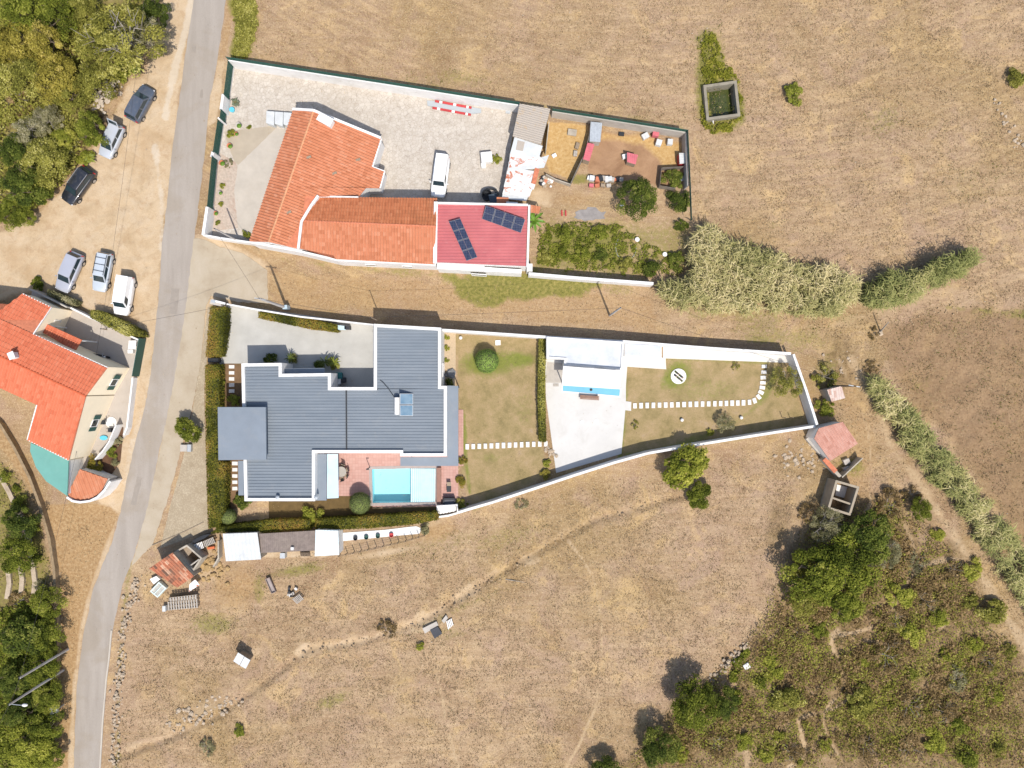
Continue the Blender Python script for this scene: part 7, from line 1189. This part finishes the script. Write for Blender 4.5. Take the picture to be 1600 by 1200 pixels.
fl = [(532, 866), (565, 859), (600, 851), (635, 843), (665, 834)]
for i in range(13):
    f = i / 12 * 4; k = min(3, int(f)); a, b = fl[k], fl[k + 1]; q = (a[0] + (b[0] - a[0]) * (f - k), a[1] + (b[1] - a[1]) * (f - k)); B = px(*q); MB().tube(B, B + Vector((0, 0, 1.3)), .045, n=6).build('post', M['wood'], pn)
for z in (.4, .8, 1.2): mb = MB(); [mb.tube(px(*a) + Vector((0, 0, z)), px(*b) + Vector((0, 0, z)), .012, n=4) for a, b in zip(fl[:-1], fl[1:])]; mb.build('wire', M['wire'], pn)
for i, (x, y) in enumerate(((556, 840.5), (573, 839), (591, 837), (612, 835.5))): tag(MB().lathe(px(x, y, .03), [(.2, 0), (.25, .28), (.2, .28), (.17, .08)], 14).build('feed_bucket', [M['black_plastic'], M['green_paint'], M['green_paint'], M['pipe_red']][i]), ['black feed bucket leftmost in the white pen', 'green feed bucket second in the white pen', 'green feed bucket third in the white pen', 'red feed bucket rightmost in the white pen'][i], 'bucket')
# ---- things in the lower field
tr = thing('feeding_trough', 'rusty rectangular feeding trough in the lower field', 'trough', px(423.5, 916)); P = pxs([(414, 905), (421, 902), (431, 925), (424, 928)], .45); ring(MB(), P, .07, .1, .45).build('side', mat('rusty_steel', (.22, .17, .15, 1), .8, .25, 2.), tr); MB().slab([v - Vector((0, 0, .2)) for v in offset_poly(P, .06)], .05).build('bottom', mat('trough_inside', (.33, .28, .26, 1), .8, .2), tr)
jp = thing('pallet_heap', 'small heap of pallet boards and blocks right of the trough', 'pallets', px(462, 931)); pallet(jp, [(456, 936), (468, 928), (475, 936), (464, 944)], .45, 6, M['wood_grey']); r_ = random.Random(12)
for k in range(8): MB().box(px(r_.uniform(450, 464), r_.uniform(919, 933), .2), (.3, .22, .3), r_.uniform(0, 3)).build('block', [M['concrete'], M['dark'], M['white_old']][k % 3], jp)
gs = thing('goat_shelter', 'small shelter with two white roof sheets in the lower left field', 'shelter', px(378, 1034)); MB().slab([px(372, 1019.5, 1.5), px(381.5, 1025.5, 1.5), px(374, 1039.5, 1.35), px(364.5, 1033, 1.35)], .03).build('roof_sheet', M['white_sheet'], gs); MB().slab([px(382, 1026, 1.5), px(391, 1031.5, 1.5), px(384, 1045, 1.35), px(374.8, 1040, 1.35)], .03).build('roof_sheet', M['white_sheet'], gs); MB().prism(pxs([(373, 1022), (389, 1032), (383, 1043), (366, 1033)], 1.4), 0, 1.33).build('wall', M['wood'], gs)
sb = thing('slate_slab', 'dark slate-coloured slab lying on the eroded bank', 'slab', px(682, 988)); MB().slab([px(672, 985, .35), px(684, 979, .4), px(691, 990, .3), px(679, 998, .22)], .06).build('slab', mat('dark_slate', (.045, .047, .055, 1), .7, .2), sb)
pb = thing('block_pallet', 'pale pallet with dark holes right of the slate slab', 'pallet', px(702, 974)); pallet(pb, [(697, 971), (706, 966), (709, 976), (700, 984)], .3, 4, M['white_old']); tag(MB().slab([px(660, 982, .3), px(682, 971, .32), px(685, 977, .28), px(664, 990, .25)], .12).build('concrete_beam', M['concrete']), 'long pale concrete beam on the bank beside the slate slab', 'beam'); tag(MB().slab([px(690, 970, .3), px(697, 961, .32), px(700, 966, .28), px(694, 974, .25)], .12).build('concrete_beam', M['concrete']), 'short pale concrete beam above the block pallet', 'beam')
tag(MB().box(px(1166, 1040, .25), (.7, .6, .5), .5).build('stone_block', M['white'], bevel=.04), 'white square block on the scrubland bank', 'block'); bn = MB(); bn.tube(px(790, 905, .1), px(820, 910, .25), .06, .02, 6); tag(bn.build('fallen_branch', M['bark_grey']), 'fallen bleached branch in the middle of the lower field', 'branch')
stone_row('bank_stones', 'stones showing along the eroded bank of the lower field', [(600, 1000), (660, 975), (700, 950), (760, 910), (830, 868)], .5, 90, .04, .12, 41, 'stones', mat('bank_stone', alb(206, 176, 138), .9, .2, 2.)); stone_row('bank_stones', 'stones and soil clods of the bank left of the bare tree', [(470, 1022), (520, 1012), (560, 1006), (590, 1000)], .6, 60, .04, .14, 42, 'stones', MATS['bank_stone']); stone_row('bank_stones', 'pale stones of the bank towards the fruit trees', [(840, 862), (900, 832), (980, 800), (1065, 778)], .4, 46, .04, .11, 43, 'stones', MATS['bank_stone'])
stone_row('stone_pile', 'grey stone pile in the lower left field below the shelter', [(270, 1140), (300, 1120), (330, 1105), (362, 1095)], .7, 90, .06, .22, 44, 'stones'); stone_row('dry_stone_wall', 'collapsed dry stone wall along the right side of the lower road', [(214, 905), (202, 950), (192, 1000), (186, 1060), (182, 1130), (178, 1210)], .3, 260, .06, .19, 45, h=.15); stone_row('dry_stone_wall', 'dry stone bank between the round tree and the white block', [(1108, 1064), (1130, 1045), (1150, 1022), (1168, 1008)], .25, 60, .06, .2, 46, h=.2); stone_row('stone_heap', 'pale stone heap at the edge of the wood by the slate car', [(150, 162), (165, 148), (178, 128)], .55, 110, .07, .26, 47, 'stones', mat('lime_stone', alb(232, 214, 192), .9, .15, 2.), h=.3)
stone_row('field_stones', 'line of stones at the right edge of the upper field', [(1554, 158), (1570, 190), (1585, 220), (1600, 240)], .3, 26, .06, .2, 48, 'stones'); stone_row('field_stones', 'row of pale stones above the tilled field', [(1420, 505), (1440, 492), (1475, 486), (1505, 484)], .3, 40, .04, .13, 49, 'stones', MATS['bank_stone']); stone_row('field_stones', 'stones beside the cart track north of the pale hut', [(1300, 560), (1330, 566), (1345, 580)], .8, 16, .05, .14, 50, 'stones')
# loose stones and clods strewn over the fields
r_ = random.Random(77); mb = MB()
for k in range(300):
    x, y = r_.uniform(20, 1590), r_.uniform(10, 1190)
    if (330 < x < 1290 and 90 < y < 860) or x < 190: continue
    rock(mb, px(x, y, .03), r_.uniform(.03, .09), r_)
tag(mb.build('loose_stones', M['stone']), 'small loose stones strewn over the dry fields', 'stones', kind='stuff')
# ---- lower left slope: retaining walls, terraces, notice box
wall_thing('track_wall', 'curved stone retaining wall beside the lower left track', [(-40, 628), (0, 664), (22, 700), (45, 745), (62, 790), (76, 840), (84, 890), (86, 940), (87, 1000), (86, 1060)], .7, .3, mat('track_wall_stone', alb(186, 160, 124), .9, .3, 2.5, alb(110, 92, 68), .5, bump=.5))
stone_row('track_wall_stones', 'loose stones along the outer edge of the track wall', [(90, 890), (93, 930), (94, 980), (93, 1010)], .18, 70, .06, .16, 51, 'stones', MATS['bank_stone'])
for lb, ln in (('white stone edging of the upper left terrace', [(0, 745), (14, 770), (24, 792), (34, 815)]), ('white stone edging of the left terrace', [(22, 852), (30, 880), (34, 905), (32, 930)]), ('white stone edging of the right terrace', [(38, 828), (44, 850), (50, 880), (54, 910), (52, 928)]), ('white stone edging at the far left terrace', [(12, 892), (14, 912), (10, 936)])): wall_thing('terrace_edging', lb, ln, .35, .5, mat('terrace_stone', alb(222, 200, 172), .9, .2, 2.5, alb(160, 136, 106), .5, bump=.4), 'edging')
nb = thing('notice_box', 'grey metal notice box on posts beside the lower road', 'notice box', px(86, 1113)); MB().slab([px(77, 1108, 1.9), px(88, 1103, 2.0), px(90, 1114, 2.0), px(79, 1123, 1.9)], .3).build('box', M['steel'], nb); MB().slab([px(82, 1112, 1.94), px(88, 1109, 1.99), px(88.5, 1114, 1.99), px(83, 1118, 1.94)], .02).build('plate', M['white'], nb); B = px(84, 1112, 1.8); MB().tube((B.x, B.y, 0), (B.x, B.y, 1.7), .06).build('post', M['steel'], nb)
# ---- cream house yard
paved('house_terrace', [(50, 455), (110, 478), (140, 496), (215, 530), (212, 590), (198, 680), (150, 735), (108, 730), (120, 640), (100, 560), (40, 520)], .0, mat('pale_terrace', alb(216, 204, 190), .85, .08, .8, alb(180, 160, 136), .3), rag=.3)
wall_thing('yard_wall', 'white yard wall of the cream house towards the parked cars', [(108, 480), (140, 496), (166, 508), (216, 531)], 1.1, .18, M['white']); wall_thing('yard_wall', 'low white yard wall of the cream house beside the road', [(207, 590), (203, 625), (198, 668), (193, 680)], .9, .18, M['white'])
wall_thing('grey_screen_wall', 'grey block wall at the back corner of the cream house', [(46, 452), (60, 458), (104, 480)], 1.8, .15, M['concrete']); gf = thing('green_railing', 'dark green screen railing of the cream house along the road', 'railing', px(212, 558)); MB().wall(pxs([(217, 528), (206, 588)], 1.6), .1, 1.6, .06).build('screen', M['green_paint'], gf); MB().wall(pxs([(218, 528), (207, 588)], .4), -.05, .4, .22).build('plinth', M['white'], gf)
wall_thing('planter_wall', 'slanting white wall of the roadside flower bed', [(181, 664), (170, 690), (160, 705), (148, 718)], 1.4, .12, M['white']); paved('flower_bed', [(183, 664), (193, 668), (188, 720), (172, 745), (150, 722)], .02, mat('bed_soil', alb(120, 88, 64), .95, .3, 2.))
ot = thing('white_table', 'white garden table inside the green railing', 'table', px(206, 538)); MB().slab(pxs([(201, 532), (213, 532), (212, 546), (200, 545)], .75), .06).build('top', M['white'], ot)
for q in ((202, 533), (212, 533), (211, 545), (201, 544)): B = px(*q, .7); MB().tube((B.x, B.y, 0), (B.x, B.y, .7), .035).build('leg', M['white'], ot)
tag(MB().box(px(205, 549, .25), (.6, .45, .5)).build('white_stool', M['white'], bevel=.04), 'white box seat below the garden table', 'seat')
def motorbike(label, x, y, rz):
    o = thing('motorbike', label, 'motorbike', px(x, y), rotz=rz); 
    for xx in (-.65, .65): MB().tube((xx, -.06, .3), (xx, .06, .3), .3, n=16).build('wheel', M['rubber'], o, local=True)
    MB().box((0, 0, .62), (1.0, .26, .35)).build('frame', M['dark'], o, bevel=.06, local=True); MB().box((.12, 0, .85), (.5, .3, .2)).build('tank', M['black_plastic'], o, bevel=.06, local=True); MB().box((-.35, 0, .84), (.6, .26, .1)).build('seat', M['rubber'], o, bevel=.03, local=True); MB().bar((.5, -.38, 1.0), (.5, .38, 1.0), .04, .04).build('handlebar', M['steel'], o, local=True); MB().lathe((.7, 0, .85), [(.05, 0), (.11, .05), (.08, .16)], 10).build('headlight', M['clear_lamp'], o, local=True)
motorbike('black motorbike in the shade of the cream house wall', 161, 556, -.2)
tag(MB().lathe(px(163, 684), [(.35, 0), (.45, .15), (.4, .16)], 12, .6).build('paddling_tub', M['blue_plastic']), 'turquoise tub by the slanting planter wall', 'tub'); tag(MB().lathe(px(174, 660), [(.62, 0), (.62, .06), (.55, .07)], 20).build('round_table_top', M['white_old']), 'round pale table top on the east terrace of the cream house', 'table'); tag(MB().box(px(148, 664, .02), (1.05, .62, .03), .1).build('door_mat', M['wood']), 'brown door mat on the east terrace of the cream house', 'mat')
for lb, x, y in (('dark chair near the round table top', 160, 660), ('chair beside the slanting planter wall', 172, 672)): c_ = thing('garden_chair', lb, 'chair', px(x, y)); MB().box(px(x, y, .43), (.45, .45, .05)).build('seat', M['dark'], c_); MB().box(px(x, y, .7) + Vector((.22, 0, 0)), (.05, .45, .5)).build('backrest', M['dark'], c_); [MB().tube(px(x, y) + Vector((a, b, 0)), px(x, y) + Vector((a, b, .42)), .025).build('leg', M['dark'], c_) for a in (-.18, .18) for b in (-.18, .18)]
# ---- modern house terrace, drive and lawns
tb = thing('round_terrace_table', 'round table half under the pale blue awning', 'table', px(533, 737)); MB().lathe(px(533, 737, .70), [(.55, 0), (.58, .03), (.55, .05)], 24).build('top', mat('table_top', alb(206, 198, 186), .6, .08), tb); MB().tube(px(533, 737), px(533, 737) + Vector((0, 0, .7)), .06).build('leg', M['dark'], tb)
for lb, a in (('dark chair at the upper side of the round terrace table', 1.2), ('dark chair at the upper right of the round terrace table', .35), ('dark chair at the lower right of the round terrace table', -.5), ('dark chair at the lower side of the round terrace table', -1.3)):
    B = px(533, 737) + Vector((.78 * math.cos(a), .78 * math.sin(a), 0)); c_ = thing('terrace_chair', lb, 'chair', B, 'chairs round the terrace table', a); MB().box((0, 0, .43), (.4, .42, .05)).build('seat', M['wood'], c_, local=True); MB().box((.22, 0, .7), (.05, .42, .5)).build('backrest', M['dark'], c_, local=True); [MB().tube((u, v, 0), (u, v, .42), .02).build('leg', M['dark'], c_, local=True) for u in (-.17, .17) for v in (-.17, .17)]
for lb, x, y, L in (('dark reclining chair on the terrace east of the pool', 701.5, 762, 1.1),):
    c_ = thing('sun_lounger', lb, 'lounger', px(x, y)); MB().box(px(x, y + 2, .35), (.5, L * .6, .08)).build('seat', M['black_plastic'], c_); MB().box(px(x, y - 6, .5), (.45, .5, .08), 0, (.5, 0)).build('backrest', M['wood'], c_); [MB().box(px(x, y) + Vector((u, v, .16)), (.05, .05, .32)).build('leg', M['dark'], c_) for u in (-.2, .2) for v in (-.3, .2)]
sf = thing('outdoor_sofa', 'dark double seat by the garden steps', 'sofa', px(702, 783)); MB().box(px(702, 784, .25), (1.25, .6, .4)).build('seat', mat('grey_cushion', (.10, .10, .11, 1), .9, .2), sf, bevel=.03); MB().box(px(702, 778.5, .5), (1.25, .16, .6)).build('backrest', M['black_plastic'], sf, bevel=.03); [MB().box(px(702, 784, .4) + Vector((u, 0, 0)), (.14, .62, .35)).build('armrest', M['black_plastic'], sf) for u in (-.62, .62)]
sw = thing('pool_shower', 'slim dark shower post at the corner of the swimming pool', 'shower', px(578, 730)); MB().tube(px(578, 730), px(578, 730) + Vector((0, 0, 1.9)), .05).build('post', M['dark'], sw); MB().box(px(578, 730) + Vector((.12, 0, 1.92)), (.3, .14, .06)).build('head', M['dark'], sw)
for lb, x, y, s, m_ in (('teal wheelie bin in the drive recess', 530, 587, (.65, .7, 1.05), 'teal'), ('beige air conditioning unit beside the bins', 529, 595, (.5, .75, .9), 'white_old'), ('dark blue bin behind the teal bin', 537, 594, (.45, .6, 1.0), 'dark')):
    if m_ == 'teal': M['teal'] = mat('teal_plastic', (.015, .12, .12, 1), .5, .15)
    o = thing('bin' if 'bin ' in lb else 'air_unit', lb, 'bin' if 'bin ' in lb else 'air unit', px(x, y)); MB().box(px(x, y, s[2] / 2 - .05), (s[0] * .95, s[1] * .95, s[2] - .1)).build('body', M[m_], o, bevel=.03); MB().box(px(x, y, s[2] - .03), (s[0], s[1], .07)).build('lid', M[m_], o, bevel=.015)
tag(MB().slab(pxs([(527, 508), (540, 509.5), (540, 515.5), (527, 515)], 1.0), .1).build('glass_canopy', mat('pale_blue_panel', (.45, .58, .62, 1), .2, .06, spec=.5)), 'pale blue panel at the end of the drive hedge', 'panel'); tag(MB().box(px(543.5, 512.5, .5), (.55, .35, 1.)).build('meter_box', M['dark']), 'dark box at the end of the drive hedge', 'box')
pl_ = thing('round_planter', 'round white gravel disc with dark plants on the east lawn', 'planter', px(1060, 588)); MB().lathe(px(1060, 588), [(.86, 0), (.86, .08), (.78, .10)], 32).build('disc', M['white_old'], pl_)
for k in range(12): a = -.7; q = px(1060, 588) + Vector((math.cos(a) * (-.55 + .1 * k), math.sin(a) * (-.55 + .1 * k) + (.22 if k % 2 else -.22), .1)); MB().lathe(q, [(.03, 0), (.13, .08), (.04, .22)], 6).build('plant', [M['dark'], M['yucca'], M['wood']][k % 3], pl_)
tag(MB().box(px(778, 535.5, .04), (.58, .56, .08), .05).build('inspection_cover', M['white']), 'white square cover beside the clipped ball on the lawn', 'cover')
for lb, x, y in (('white globe light on the middle of the east lawn', 1065, 656), ('white globe light near the grey sapling', 1157.5, 652.5), ('white stone ball at the top of the square lawn', 720, 528)): tag(MB().lathe(px(x, y), [(.05, 0), (.16, .08), (.2, .2), (.16, .32), (.05, .38)], 12).build('globe_light', M['white'], smooth=True), lb, 'globe light')
stone_row('rockery', 'grey rocks in the lower pebble strip', [(699, 578), (704, 584), (707, 590)], .25, 9, .2, .4, 61, 'rocks', mat('grey_rock', (.22, .22, .22, 1), .9, .3)); stone_row('rockery', 'pale rocks at the lower west corner of the white deck', [(853, 700), (858, 705), (862, 712)], .2, 12, .1, .25, 62, 'rocks')
bx = thing('street_planter', 'grey pavement planter under the street tree', 'planter', px(290, 699)); MB().box(px(288, 700, .2), (.75, .75, .4)).build('box', M['concrete'], bx); MB().box(px(297, 700, .25), (.4, .8, .5)).build('cabinet', M['steel'], bx)
for lb, x, y, L in (('thin wooden stake near the bare corner of the east lawn', 1222, 652, 1.2), ('second wooden stake in the corner of the east lawn', 1234, 652, 1.)): tag(MB().tube(px(x, y), px(x, y) + Vector((0, 0, L)), .04, n=6).build('garden_stake', M['wood']), lb, 'stake')
